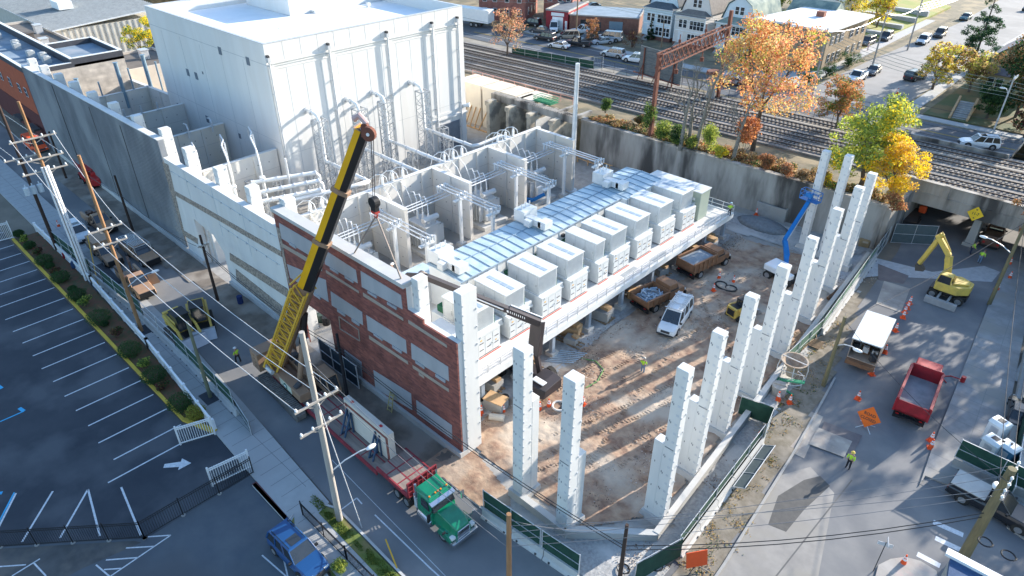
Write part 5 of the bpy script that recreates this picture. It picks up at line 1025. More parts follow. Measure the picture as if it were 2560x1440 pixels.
# gabled house between
gh = empty('gable_house', (-150.5, 52, 0), rad(-6), 'house with dark steep gable roof and cream walls beside the hall', 'house')
cw = mat('cream_stucco', (.58, .52, .43)); MB().box(0, 13, 0, 11, 0, 5.5).hexa([(0, .02, 5.5), (0, 11, 5.5), (0, 5.5, 10.5)], [(13, .02, 5.5), (13, 11, 5.5), (13, 5.5, 10.5)]).build('wall', cw, gh)
b = MB(); dr_ = mat('dark_shingle', (.075, .075, .085))
for s in (0, 1):
    y0 = -.5 if s == 0 else 11.5; b.hexa([(-.4, y0, 5.1), (13.4, y0, 5.1), (13.4, 5.5, 10.6), (-.4, 5.5, 10.6)], [(-.4, y0, 5.3), (13.4, y0, 5.3), (13.4, 5.5, 10.8), (-.4, 5.5, 10.8)])
b.build('roof', dr_, gh); windows_x(gh, [(3, 1.2, 1, 1.8, 13), (6, 1.2, 1, 1.8, 13), (5.5, 6.5, .9, 1.2, 13)])
MB().box(13, 15.5, 0, 4.5, 0, 2.6).build('porch', mat('porch_brick', (.18, .09, .08)), gh)
hb2 = empty('brick_cottage', (-137.5, 53.5, 0), rad(-6), 'small dark brick house with white door below the gabled house', 'house'); MB().box(0, 8, 0, 8, 0, 4.2).build('wall', mat('dark_brick', (.16, .08, .075), (.12, .06, .055), scale=3), hb2); MB().box(-.2, 8.2, -.2, 8.2, 4.2, 4.5).build('roof', dr_, hb2); windows_x(hb2, [(2.2, 1.2, 1, 1.6, 8), (4.0, 1.2, 1, 1.6, 8)]); MB().box(8, 8.06, 5.4, 6.6, 0, 2.3).build('door', white, hb2)
sheet('side_yard', [(-200, 44), (-114.5, 44), (-114.5, 92), (-200, 100)], .01, mat('pale_yard', (.42, .38, .33), (.34, .31, .27), scale=.5, world=True))
for i, (x0, x1, y0, y1, h, c, lb_) in enumerate([(-196, -168, 76, 90, 5, (.5, .47, .42), 'low cream roofed building with red edge at the top left'), (-206, -190, 92, 104, 6, (.6, .6, .6), 'white low block at the top left behind the cream roof'), (-162, -150, 84, 96, 5.5, (.7, .72, .74), 'white walled building with small windows near the top left')]):
    tb_ = flatb('low_building', x0, x1, y0, y1, h, mat('lowb%d' % i, c), mat('lowroof%d' % i, (.42, .40, .37) if i != 2 else (.2, .2, .21)), lb_)
    windows_x(tb_, [(k*3+2, 2.5, 1, 1.2, x1-x0) for k in range(3)])
# ================================================================ VEHICLES
def paint(name, c, c2=None): return mat('paint_'+name, c, c2 or tuple(x*.92 for x in c), rough=.35, coat=.6, scale=.7)
def wheel(par, x, y, r, wd, dual=False, name='wheel'):
    b = MB(); s = 1 if y > 0 else -1
    b.cyl((x, y-wd/2, r), (x, y+wd/2, r), r, n=18)
    if dual: b.cyl((x, y-s*wd*1.15-wd/2, r), (x, y-s*wd*1.15+wd/2, r), r, n=18)
    o = b.build(name, rubber, par)
    b = MB(); b.cyl((x, y+s*(wd/2-.03), r), (x, y+s*(wd/2+.02), r), r*.6, n=14); b.cyl((x, y+s*(wd/2+.02), r), (x, y+s*(wd/2+.05), r), r*.2, n=8); b.build('rim', rim_m, o); return o
def lights(par, xf, xr, W, z, zr=None):
    for s in (-1, 1):
        b = MB(); b.box(xf-.1, xf+.03, s*(W/2-.32)-.16, s*(W/2-.32)+.16, z-.09, z+.09); b.build('headlight', lampm, par)
        b = MB(); b.box(xr-.03, xr+.08, s*(W/2-.2)-.12, s*(W/2-.2)+.12, (zr or z)-.12, (zr or z)+.12); b.build('tail_light', redm, par)
def place(f, r, z=0):
    F, R = G(*f, z), G(*r, z); return ((F.x+R.x)/2, (F.y+R.y)/2, z), atan2(F.y-R.y, F.x-R.x)
def frust(b, x0, x1, X0, X1, w0, w1, z0, z1, m=0):
    return b.hexa([(x0, -w0, z0), (x1, -w0, z0), (x1, w0, z0), (x0, w0, z0)], [(X0, -w1, z1), (X1, -w1, z1), (X1, w1, z1), (X0, w1, z1)], m)
def car(kind, loc, rz, pm, label, group=None, name=None, z=0, extra=None):
    P = dict(sedan=(4.8, 1.85, 1.45, .92, 'sedan'), suv=(4.9, 1.95, 1.8, 1.05, 'suv'), pickup=(5.9, 2.0, 1.9, 1.12, 'pickup truck'), van=(5.7, 2.0, 2.15, 1.15, 'van'), minivan=(5.1, 2.0, 1.75, 1.0, 'minivan'))[kind]
    L, W, H, B, cat = P; l, w_ = L/2, W/2
    t = empty(name or {'sedan': 'parked_sedan', 'suv': 'parked_suv', 'pickup': 'pickup_truck', 'van': 'work_van', 'minivan': 'parked_minivan'}[kind], loc, rz, label, cat, group)
    b = MB(); hd = {'sedan': .82, 'suv': 1.0, 'pickup': 1.08, 'van': 1.12, 'minivan': .95}[kind]
    gf = {'sedan': .2, 'suv': .2, 'pickup': .19, 'van': .3, 'minivan': .3}[kind]*L
    rings = []
    if kind == 'pickup': sec = [(-l, .42, B, .96), (-l+.1, .35, B, 1), (gf-.1, .3, B, 1), (gf+.1, .3, B, 1), (l-.6, .32, hd-.02, .98), (l-.12, .34, hd-.12, .93), (l, .42, hd-.28, .88)]
    else: sec = [(-l, .42, B-.16, .88), (-l+.12, .3, B-.02, .95), (-l*.6, .25, B, 1), (gf-.15, .25, B-.02, 1), (gf+.15, .25, B-.03, 1), (l-.55, .27, hd-.06, .96), (l-.15, .3, hd-.2, .9), (l, .36, hd-.36, .82)]
    for x, z0, z1, k in sec: h = z1-z0; rings.append([(x, -w_*k*.93, z0), (x, -w_*k, z0+h*.3), (x, -w_*k*.98, z0+h*.75), (x, -w_*k*.86, z1), (x, w_*k*.86, z1), (x, w_*k*.98, z0+h*.75), (x, w_*k, z0+h*.3), (x, w_*k*.93, z0)])
    b.loft(rings)
    wb = L*.31; r = .34 if kind in ('sedan',) else .38
    if kind == 'pickup': r = .42
    b.box(-l-.02, l-.02, -w_*.8, w_*.8, .25, .5, 1)
    for x in (-wb, wb):
        for s in (-1, 1): b.cyl((x, s*(w_-.3), r+.02), (x, s*(w_-.02+.03), r+.02), r*1.22, n=16, m=1)
    body = b.build('body', [pm, black], t, smooth=False, bevel=.035, bseg=2)
    for x in (-wb, wb):
        for s in (-1, 1): wheel(t, x, s*(w_-.1), r, .24)
    rear = {'sedan': -.36, 'suv': -.485, 'pickup': -.1, 'van': -.485, 'minivan': -.485}[kind]*L
    fr = {'sedan': .03, 'suv': .06, 'pickup': .05, 'van': .14, 'minivan': .1}[kind]*L; rt = {'sedan': -.24, 'suv': -.43, 'pickup': -.07, 'van': -.465, 'minivan': -.45}[kind]*L
    b = MB(); frust(b, rear, gf, rt, fr, w_*.88, w_*.74, B-.03, H-.05); gl_ = b.build('windows', glass_m, t)
    b = MB(); frust(b, rt-.06, fr+.08, rt, fr, w_*.78, w_*.72, H-.09, H+.0)
    for s in (-1, 1):
        b.bar((gf-.02, s*w_*.88, B-.03), (fr, s*w_*.75, H-.06), .08); b.bar((rear+.02, s*w_*.88, B-.03), (rt, s*w_*.75, H-.06), .14 if kind != 'sedan' else .09)
        for f in ((.45,) if kind in ('sedan',) else ((.5,) if kind == 'pickup' else (.36, .68))):
            x = gf+(rear-gf)*f; X = fr+(rt-fr)*f; b.bar((x, s*w_*.885, B-.03), (X, s*w_*.755, H-.06), .1)
    b.build('roof', pm, t, bevel=.03)
    lights(t, l-.08, -l, W*.92, hd-.32, B-.28)
    b = MB(); b.box(l-.06, l+.02, -w_*.45, w_*.45, hd-.55, hd-.3); b.build('grille', darkgrey, t); b = MB(); b.box(l-.15, l+.06, -w_*.85, w_*.85, .3, .48); b.box(-l-.08, -l+.05, -w_*.85, w_*.85, .35, .52); b.split('bumper', darkgrey if kind != 'pickup' else black, t, bevel=.02)
    for s in (-1, 1): MB().cb((gf-.25, s*(w_+.06), B+.1), (.16, .22, .18)).build('mirror', black, t, bevel=.02)
    if kind == 'pickup':
        b = MB(); x0, x1 = -l+.05, -.12*L; b.box(x0, x1, -w_*.86, w_*.86, B-.42, B-.38, 1)
        b.box(x0, x1, -w_*.98, -w_*.86, B-.05, B+.16); b.box(x0, x1, w_*.86, w_*.98, B-.05, B+.16); b.box(x0, x0+.1, -w_*.86, w_*.86, B-.05, B+.14); b.box(x1-.1, x1, -w_*.86, w_*.86, B-.05, B+.16)
        b.box(x0+.1, x1-.1, -w_*.86, w_*.86, B+.0, B+.02, 1); b.build('bed', [pm, darkgrey], t)
    else:
        b = MB(); 
        for s in (-1, 1): b.bar((rt+.2, s*w_*.64, H+.05), (fr-.1, s*w_*.64, H+.05), .04)
        if kind == 'suv': b.build('roof_rail', black, t)
        if kind in ('suv', 'sedan'): MB().box(fr-.9, fr-.15, -.4, .4, H-.005, H+.012).build('sunroof', glass_m, t)
    return t
def utility(f, r, pm, label, gear=0, door=False, group='tan utility trucks parked in the fenced street'):
    loc, rz = place(f, r); t = car('pickup', loc, rz, pm, label, group, 'utility_truck'); rr = random.Random(gear)
    for ch in list(t.children):
        if ch.name.startswith('bed'): bpy.data.objects.remove(ch)
    b = MB(); x0, x1 = -3.2, -.7
    for s in (-1, 1): b.box(x0, x1, s*1.02-.22 if s > 0 else -1.08, 1.08 if s > 0 else -.8+.0, .7, 1.5)
    b.box(x0, x1, -.8, .8, .85, .95); b.build('service_body', pm, t, bevel=.03)
    b = MB()
    if gear == 1:
        for y in (-.9, .9):
            for x in (x0+.1, -1.0, .9): b.bar((x, y, 1.5), (x, y, 2.1), .06)
            b.bar((x0+.1, y, 2.1), (.9, y, 2.1), .06)
        for x in (x0+.1, -1, .9): b.bar((x, -.9, 2.1), (x, .9, 2.1), .06)
        for k in range(8): b.bar((x0+.1+rr.random()*.6, -.7+k*.18, 2.15), (.6, -.7+k*.18, 2.15), .07)
        b.cyl((-1.4, .3, 1.2), (-1.4, .3, 2.5), .12, n=8)
    elif gear == 2:
        b.box(x0-.2, x0+1.2, -1.0, -.5, 1.5, 1.9); b.bar((x0+.3, -.95, 2.0), (.3, -.95, 2.05), .12); b.bar((-1.6, .2, 1), (-1.9, .3, 2.5), .22); b.bar((-1.9, .3, 2.4), (-2.8, .5, 2.7), .25); b.cyl((-1.2, .3, 1), (-1.2, .3, 1.8), .25, n=10)
    elif gear == 3:
        b.box(x0, x1+.3, -.95, .95, 1.5, 2.15)
    else:
        for k in range(6): b.cb((x0+.3+k*.4, rr.uniform(-.4, .4), 1.2), (.35, .6, .4+.3*rr.random()))
    b.build('equipment', pm if gear == 3 else (galv if gear == 1 else brownp), t)
    MB().box(2.92, 3.06, -.8, .8, .5, 1.0).build('push_bumper', black, t)
    if door: MB().hexa([(1.0, 1.0, .5), (1.15, 2.0, .5), (1.1, 2.0, .5), (.95, 1.0, .5)], [(1.0, .95, 1.8), (1.15, 1.8, 1.75), (1.1, 1.8, 1.75), (.95, .95, 1.8)]).build('open_door', pm, t)
    return t
utility((382, 757), (316, 690), tan, 'tan utility truck with its door open in the sunlit strip', 2, True)
utility((308, 682), (236, 612), tan, 'tan utility truck with closed box body beside the concrete barriers', 3)
utility((398, 674), (320, 620), tan, 'tan utility truck with ladder rack and upright gear', 1)
utility((288, 590), (225, 545), tan, 'tan utility truck farthest up the fenced street', 4)
w_paint = paint('white', (.78, .79, .80)); sil = paint('silver', (.42, .44, .46)); blk = paint('black', (.015, .016, .02)); blu = paint('blue', (.01, .065, .20)); dgr = paint('dark_grey', (.06, .065, .07)); bge = paint('beige', (.35, .31, .25)); rdp = paint('red', (.22, .01, .015))
loc, rz = place((224, 614), (180, 572)); car('suv', loc, rz, w_paint, 'white suv with twin roof panels behind the tan trucks')
loc, rz = place((785, 1432), (715, 1362)); car('suv', loc, rz, blu, 'shiny blue crossover parked by the grass kerb', name='parked_suv')
loc, rz = place((1658, 848), (1712, 772)); v = car('van', (loc[0], loc[1], 0), rz, w_paint, 'white work van with ladders on its roof in the dirt yard')
b = MB()
for y in (-.72, -.35, .35, .72): b.bar((-2.5, y, 2.35), (1.0, y, 2.35), .06)
for k in range(11): b.bar((-2.4+k*.33, -.72, 2.36), (-2.4+k*.33, -.35, 2.36), .05); b.bar((-2.4+k*.33, .35, 2.36), (-2.4+k*.33, .72, 2.36), .05)
for x in (-2.0, -.4, .8): b.bar((x, -.95, 2.25), (x, .95, 2.25), .08)
b.build('ladder_rack', galv, v); b = MB()
for x, y in ((1.9, .3), (2.1, -.3), (1.6, 0)): b.cyl((x, y, 1.12), (x, y, 1.145), .13, n=12)
b.build('hood_badge', white, v)
# right side
loc, rz = place((2585, 1334), (2380, 1224)); bp_ = car('pickup', loc, rz, blk, 'black pickup with pale bed cover by the barrier at lower right')
b = MB()
for k in range(4): b.hexa([(-2.9+k*.57, -.9, 1.28), (-2.33+k*.57, -.9, 1.28), (-2.33+k*.57, .9, 1.28), (-2.9+k*.57, .9, 1.28)], [(-2.9+k*.57, -.9, 1.33), (-2.33+k*.57, -.9, 1.33), (-2.33+k*.57, .9, 1.4), (-2.9+k*.57, .9, 1.4)])
b.build('bed_cover', mat('cover_fabric', (.55, .52, .48)), bp_)
loc, rz = place((2550, 1000), (2538, 1090)); car('sedan', loc, rz, blk, 'black sedan on the gravel lot at the right edge')
loc, rz = place((2494, 566), (2464, 638)); bk = car('pickup', loc, rz, brownp, 'dark brown pickup with open tailgate below the rail bridge'); MB().box(-2.9, -1.0, -.9, .9, 1.15, 1.75).build('bed_cap', brownp, bk, bevel=.05)
loc, rz = place((2372, 490), (2362, 545)); car('pickup', (loc[0], loc[1]+1.5, 0), rz, w_paint, 'white pickup deep under the rail bridge')
# upper streets
UP = [('suv', (2395, 363), (2492, 372), w_paint, 'white suv driving beyond the track parapet', 2), ('suv', (2315, 190), (2255, 207), blk, 'black suv driving down the sunlit side street', 0), ('pickup', (2118, 215), (2160, 190), w_paint, 'white pickup parked at the kerb below the hedge', 0),
      ('sedan', (2162, 198), (2200, 170), dgr, 'dark grey sedan parked behind the white pickup on the side street', 0), ('suv', (2285, 122), (2325, 95), w_paint, 'white suv parked on the sunny side street by the lawn', 0), ('suv', (2330, 105), (2365, 78), dgr, 'dark grey suv parked behind the white suv by the lawn', 0),
      ('sedan', (2395, 58), (2430, 40), mat('paint_teal', (.02, .12, .13), rough=.3), 'teal sedan parked highest up the side street', 0), ('sedan', (1373, 116), (1422, 124), w_paint, 'white sedan driving along the shaded upper street', 0),
      ('suv', (1505, 138), (1558, 146), sil, 'silver suv parked on the upper street nearest the blue gambrel house', 0), ('suv', (1562, 152), (1612, 158), w_paint, 'white suv half hidden by the billboard', 0), ('sedan', (1800, 208), (1850, 212), sil, 'silver sedan behind the orange tree on the upper street', 0),
      ('pickup', (1415, 112), (1470, 118), blk, 'black pickup parked along the upper street', 0), ('suv', (1340, 97), (1385, 104), blk, 'black suv parked before the red garage', 0), ('minivan', (1395, 97), (1440, 96), bge, 'beige minivan before the long brick depot', 0),
      ('sedan', (1332, 80), (1368, 84), dgr, 'dark sedan beside the small white van at the red garage', 0), ('van', (1383, 86), (1387, 68), w_paint, 'small white van nosed up to the red garage', 0), ('sedan', (1450, 105), (1480, 100), dgr, 'dark sedan between the minivan and the grey one', 0),
      ('pickup', (1440, 85), (1475, 82), w_paint, 'white flatbed pickup against the brick depot', 0), ('sedan', (1483, 112), (1525, 108), sil, 'silver sedan parked below the bare red tree', 0), ('van', (1500, 100), (1545, 104), sil, 'pale van parked before the depot wall', 0),
      ('sedan', (1500, 88), (1540, 92), dgr, 'dark car tight to the depot shutter', 0), ('suv', (1310, 62), (1345, 66), blk, 'black suv with roof box by the brick block', 0), ('sedan', (1255, 80), (1290, 84), dgr, 'dark sedan under the pale leafed street tree', 0),
      ('minivan', (2150, 118), (2182, 105), dgr, 'dark minivan in the driveway beside the flats', 0), ('suv', (2260-60, 108), (2225, 92), dgr, 'grey car at the back of the driveway beside the flats', 0), ('suv', (1415, 12), (1450, 8), blk, 'black suv in the lot behind the red garage', 0), ('sedan', (1460, 22), (1500, 20), blk, 'black sedan in the lot behind the brick depot', 0),
      ('suv', (2556, 30), (2590, 22), blk, 'dark car cut off at the top right corner', 0)]
for k_, f, r, pm, lb_, hz in UP:
    loc, rz = place(f, r, UZ+.03); car(k_, loc, rz, pm, lb_, 'cars on the upper streets')
# box trailer at top
t = empty('box_trailer', G(1196, 66, UZ), atan2(1, 5)+pi*.0, 'long white box trailer on the upper street beside the hall', 'trailer'); MB().box(-9, 3.6, -1.3, 1.3, 1.15, 4.0).build('box', white_m, t, bevel=.05)
MB().box(3.6, 3.66, -1.1, 1.1, 1.3, 3.8).build('rear_door', mat('trailer_door', (.6, .62, .63)), t)
for x in (-1.2, .2): 
    for y in (-1.1, 1.1): wheel(t, x, y, .5, .3)
b = MB(); b.box(-1.8, 1.2, -.9, .9, .7, 1.15); b.bar((3.5, -1.1, .5), (3.5, 1.1, .5), .12); b.bar((3.5, -.7, .5), (3.5, -.7, 1.15), .1); b.bar((3.5, .7, .5), (3.5, .7, 1.15), .1); b.build('underframe', darkgrey, t)
# ---------------------------------------------------------------- tipper trucks
def tipper(loc, rz, body, bed, L, bl, bh, label, load=None, gl=None, name='dump_truck', hood=True, floor=None):
    t = empty(name, loc, rz, label, 'dump truck'); l = L/2
    b = MB(); b.box(-l+.2, l-.6, -.45, .45, .65, .95); b.build('chassis', black, t)
    cx = l-2.9
    b = MB(); frust(b, cx, cx+1.5, cx+.1, cx+1.25, 1.1, 1.0, .8, 2.45)
    if hood: b.loft([[(x, -w_, .75), (x, -w_, zt-.15), (x, -w_*.75, zt), (x, w_*.75, zt), (x, w_, zt-.15), (x, w_, .75)] for x, w_, zt in ((cx+1.4, 1.05, 1.75), (l-.4, .95, 1.6), (l-.05, .8, 1.35), (l, .75, 1.1))])
    b.build('cab', body, t, bevel=.05)
    b = MB(); frust(b, cx+.08, cx+1.53, cx+.14, cx+1.28, 1.06, .98, 1.65, 2.3); b.build('windows', glass_m, t)
    x0, x1 = -l, -l+bl; b = MB(); w_ = 1.2
    b.box(x0, x1, -w_, w_, 1.1, 1.25, 0); 
    for s in (-1, 1): b.box(x0, x1, s*w_-.06 if s < 0 else w_-.06, s*w_+.06, 1.1, 1.25+bh)
    b.box(x1-.1, x1, -w_, w_, 1.1, 1.35+bh+.1); b.box(x0, x0+.1, -w_, w_, 1.1, 1.15+bh)
    n = int(bl/.75)
    for k in range(n+1):
        for s in (-1, 1): x = x0+.06+(bl-.16)*k/n; b.box(x-.06, x+.06, s*(w_+.06) if s > 0 else -w_-.16, w_+.16 if s > 0 else -w_-.06, 1.05, 1.25+bh)
    for s in (-1, 1): b.box(x0-.05, x1, s*w_-.12 if s < 0 else w_-.08, s*w_+.08 if s < 0 else w_+.12, 1.25+bh, 1.35+bh)
    b.build('bed', bed, t)
    MB().box(x0+.1, x1-.1, -w_+.06, w_-.06, 1.25, 1.3).build('bed_floor', floor or galv, t)
    if load == 'pipes':
        r = random.Random(2); b = MB()
        for k in range(42):
            p = Vector((r.uniform(x0+.5, x1-.5), r.uniform(-.9, .9), r.uniform(1.35, 1.75))); a = r.uniform(0, 3.1); d = Vector((cos(a), sin(a), r.uniform(-.15, .15)))*r.uniform(.3, .6)
            q0, q1 = p-d, p+d
            for q in (q0, q1): q.y = max(-1.05, min(1.05, q.y)); q.x = max(x0+.2, min(x1-.2, q.x))
            b.bar(q0, q1, .1)
        tag(b.build('pipe_offcuts', mat('pale_blue_pipe', (.36, .46, .56)), t), kind='stuff')
    if load == 'stone':
        b = MB(); b.loft([[(x0+.15+(bl-.3)*u, -1.1+2.2*v, z) for u, v in ((0, 0), (1, 0), (1, 1), (0, 1))] for z in (1.3, 1.3+bh*.75)]); b.loft([[(x0+.15+(bl-.3)*u, -1.1+2.2*v, 1.3+bh*.75) for u, v in ((0, 0), (1, 0), (1, 1), (0, 1))], [(x0+.15+(bl-.3)*u, -1.1+2.2*v, 1.3+bh*1.0) for u, v in ((.3, .3), (.7, .3), (.7, .7), (.3, .7))]]); b.build('gravel_load', mat('load_gravel', (.26, .30, .34), (.2, .24, .28), scale=4, bump=.6), t)
    b = MB(); b.bar((x0-.05, -1.1, .75), (x0-.05, 1.1, .75), .25, .2); b.box(x0+.2, x0+.3, -1.2, -.6, .3, 1.0); b.box(x0+.2, x0+.3, .6, 1.2, .3, 1.0); b.box(l-.1, l+.06, -1.0, 1.0, .5, .85); b.build('bumper', black, t)
    for s in (-1, 1):
        wheel(t, l-1.0, s*.98, .5, .3); wheel(t, -l+1.4, s*1.05, .5, .3, True)
        if L > 7.5: wheel(t, -l+2.6, s*1.05, .5, .3, True)
    lights(t, l-.1, x0, 2.2, 1.1, .8); return t
brn = mat('rusty_brown_paint', (.27, .14, .075), (.2, .1, .055), scale=1.5, rough=.6)
loc, rz = place((1815, 645), (1700, 700)); tipper(loc, rz, brn, brn, 6.9, 3.9, 1.0, 'brown tipper loaded with blue grey gravel beside the platform', 'stone')
loc, rz = place((1690, 735), (1600, 778)); tipper(loc, rz, brn, brn, 6.2, 3.3, .6, 'brown tipper carrying a jumble of pale blue pipe offcuts', 'pipes')
loc, rz = place((2322, 915), (2255, 1085)); tipper(loc, rz, redp, mat('dump_red', (.38, .02, .03), (.25, .02, .025), scale=2, rough=.5), 8.6, 5.6, 1.15, 'big red dump truck with empty bed on the closed road', floor=mat('bare_bed', (.34, .35, .36), (.24, .25, .26), scale=1))
# box truck with open back
loc, rz = place((2200, 815), (2135, 945)); t = empty('box_truck', (loc[0], loc[1], 0), rz, 'box truck with pale roof and open tool filled back', 'truck')
b = MB(); b.box(-3.6, 1.8, -1.25, 1.25, .95, 1.1); b.box(-3.6, 1.8, -1.25, -1.18, 1.1, 3.1); b.box(-3.6, 1.8, 1.18, 1.25, 1.1, 3.1); b.box(1.74, 1.8, -1.18, 1.18, 1.1, 3.1); b.build('box', mat('truck_box_tan', (.40, .32, .26), (.34, .26, .2), scale=2), t)
MB().box(-3.7, 1.85, -1.3, 1.3, 3.1, 3.2).build('roof', mat('truck_roof', (.62, .66, .68), (.52, .57, .61), scale=1.2), t)
b = MB(); b.box(-4.1, -3.6, -1.25, 1.25, .6, 1.0); b.build('rear_step', brn, t); b = MB(); r = random.Random(4)
for k in range(16): b.cb((r.uniform(-3.4, -.5), r.choice((-.85, .85, -.8, .8, 0)), r.uniform(1.2, 1.9)), (.4, .5, .6), k % 3, r.random())
b.build('tools', [darkgrey, brn, galv], t)
b = MB(); frust(b, 1.85, 3.4, 1.9, 3.0, 1.05, .95, .7, 2.3); frust(b, 3.2, 4.2, 3.2, 4.1, .95, .85, .7, 1.5); b.build('cab', white, t, bevel=.06); MB().hexa([(2.2, -1.06, 1.5), (3.3, -1.02, 1.5), (3.3, 1.02, 1.5), (2.2, 1.06, 1.5)], [(2.2, -.98, 2.15), (3.05, -.96, 2.15), (3.05, .96, 2.15), (2.2, .98, 2.15)]).build('windows', glass_m, t)
for x in (-2.4, 2.9):
    for s in (-1, 1): wheel(t, x, s*.98, .45, .28, x < 0)
# ---------------------------------------------------------------- green tractor unit + red low trailer
grn_p = mat('paint_green', (.005, .20, .10), (.004, .16, .08), rough=.22, coat=.8); chrome = mat('chrome', (.7, .7, .72), rough=.15, metal=.9)
t = empty('tractor_unit', (0, 0, 0), 0, 'shiny green semi tractor pulling the red trailer', 'truck'); fx = -23.9; yc = 20.25; t.scale = (.87, .96, .96); t.location = (fx, yc, 0); t.rotation_euler = (0, 0, rad(-2))
b = MB(); b.loft([[(x, -w_, .7), (x, -w_*1.02, zt*.62), (x, -w_*.72, zt), (x, w_*.72, zt), (x, w_*1.02, zt*.62), (x, w_, .7)] for x, w_, zt in ((-2.5, 1.0, 2.0), (-1.4, .98, 1.92), (-.5, .9, 1.75), (-.1, .78, 1.55), (0, .7, 1.35))]); b.build('hood', grn_p, t, bevel=.06, bseg=3)
b = MB()
for s in (-1, 1): b.loft([[(x, s*.7, .5+0*z), (x, s*1.2, .5), (x, s*1.2, z), (x, s*.7, z+.12)] for x, z in ((-1.75, .7), (-1.5, 1.12), (-.95, 1.2), (-.45, 1.1), (-.1, .85))])
b.split('fender', grn_p, t, bevel=.05)
b = MB(); frust(b, -4.3, -2.3, -4.3, -2.65, 1.15, 1.05, .75, 2.9); b.hexa([(-4.5, -1.1, 2.85), (-2.75, -1.05, 2.85), (-2.75, 1.05, 2.85), (-4.5, 1.1, 2.85)], [(-4.5, -.95, 3.15), (-3.1, -.85, 3.05), (-3.1, .85, 3.05), (-4.5, .95, 3.15)]); b.build('cab', grn_p, t, bevel=.07, bseg=3)
MB().hexa([(-2.5, -1.0, 1.95), (-2.26, -1.0, 1.95), (-2.26, 1.0, 1.95), (-2.5, 1.0, 1.95)], [(-2.85, -.92, 2.72), (-2.55, -.92, 2.72), (-2.55, .92, 2.72), (-2.85, .92, 2.72)]).build('windscreen', glass_m, t)
b = MB()
for s in (-1, 1): b.hexa([(-3.7, s*1.1, 2.0), (-2.7, s*1.1, 2.0), (-2.7, s*1.17, 2.0), (-3.7, s*1.17, 2.0)], [(-3.7, s*1.05, 2.7), (-2.9, s*1.05, 2.7), (-2.9, s*1.11, 2.7), (-3.7, s*1.11, 2.7)])
b.build('side_window', glass_m, t)
MB().hexa([(-2.7, -1.1, 2.72), (-2.3, -1.1, 2.62), (-2.3, 1.1, 2.62), (-2.7, 1.1, 2.72)], [(-2.7, -1.1, 2.84), (-2.3, -1.1, 2.7), (-2.3, 1.1, 2.7), (-2.7, 1.1, 2.84)]).build('visor', chrome, t)
b = MB()
for y in (-.8, -.25, 0, .25, .8): b.cyl((-3.0, y, 3.02), (-3.0, y, 3.12), .07, n=8)
b.build('marker_light', mat('amber', (.8, .25, .02)), t)
b = MB(); b.box(-.05, .06, -.55, .55, .75, 1.4); b.box(-.1, .3, -1.2, 1.2, .4, .72); b.build('grille_and_bumper', chrome, t, bevel=.04)
b = MB()
for k in range(9): b.box(.06, .075, -.5+k*.115, -.44+k*.115, .8, 1.35)
b.build('grille_bar', black, t)
for s in (-1, 1):
    MB().box(-.35, .02, s*.92-.18, s*.92+.18, .85, 1.1).build('headlight', lampm, t, bevel=.03)
    b = MB(); b.bar((-2.3, s*1.1, 2.3), (-2.1, s*1.55, 2.3), .05); b.cb((-2.1, s*1.6, 2.1), (.12, .25, .75)); b.bar((-.6, s*1.0, 1.2), (-.5, s*1.4, 1.6), .04); b.cb((-.5, s*1.42, 1.65), (.1, .25, .2)); b.build('mirror', black if s < 0 else chrome, t)
    b = MB(); b.cyl((-4.2, s*1.0, .75), (-2.5, s*1.0, .75), .34, n=16); b.cyl((-4.55, s*1.0, .6), (-4.55, s*1.0, 3.4), .1, n=10); b.build('fuel_tank', chrome, t)
    wheel(t, -1.15, s*1.0, .52, .3)
    for x in (-5.9, -7.2): wheel(t, x, s*1.0, .52, .28, True)
b = MB(); b.box(-8.0, -4.3, -.42, .42, .65, .95, 0); b.box(-5.8, -4.5, -.6, .6, .95, 1.05, 1); b.box(-4.75, -4.4, -1.1, 1.1, 1.0, 2.0, 1); b.cyl((-6.5, 0, 1.0), (-6.5, 0, 1.2), .5, n=14)
for k in range(4): b.bar((-4.9, -1+k*.3, 1.2), (-6.0, -.3+k*.2, 1.3), .04, m=2)
for k in range(3): b.bar((-4.9, -1.0, 1.9+.1*k), (-4.8, 1.3, 1.9+.1*k), .07, m=1)
b.build('chassis', [black, galv, redp], t)
# trailer
tr_red = mat('trailer_red', (.30, .04, .055), (.22, .03, .04), scale=1.5, rough=.6)
plk = mat('trailer_planks', (.30, .245, .21), (.21, .17, .15), scale=1.4, rough=.9, stretch=(.3, 3, 1))
t = empty('low_trailer', (-28.9, 20.75, 0), rad(-1.2), 'long red plank decked low trailer carrying a wall panel', 'trailer')
b = MB(); b.box(-3.6, 0, -1.3, 1.3, 1.35, 1.45); b.box(-16.6, -3.6, -1.35, 1.35, .85, .95); b.box(-19.2, -16.6, -1.3, 1.3, 1.05, 1.15); b.build('plank_deck', plk, t)
b = MB()
for s in (-1, 1): b.box(-3.7, .1, s*1.36-.06, s*1.36+.06, 1.1, 1.5); b.box(-16.7, -3.7, s*1.41-.06, s*1.41+.06, .6, 1.0); b.box(-19.3, -16.7, s*1.36-.06, s*1.36+.06, .85, 1.2)
b.hexa([(-3.8, -1.35, .85), (-3.5, -1.35, 1.35), (-3.5, 1.35, 1.35), (-3.8, 1.35, .85)], [(-3.7, -1.35, .95), (-3.4, -1.35, 1.45), (-3.4, 1.35, 1.45), (-3.7, 1.35, .95)])
for x in (-2.6, -1.3): b.box(x, x+.12, -1.3, 1.3, 1.45, 1.458)
for y in (-.45, .45): b.box(-3.6, 0, y, y+.1, 1.45, 1.46); b.box(-16.6, -3.6, y, y+.1, .95, .96)
for x in (-6, -9, -12, -15): b.box(x, x+.1, -1.3, 1.3, .95, .958)
b.build('side_rail', tr_red, t)
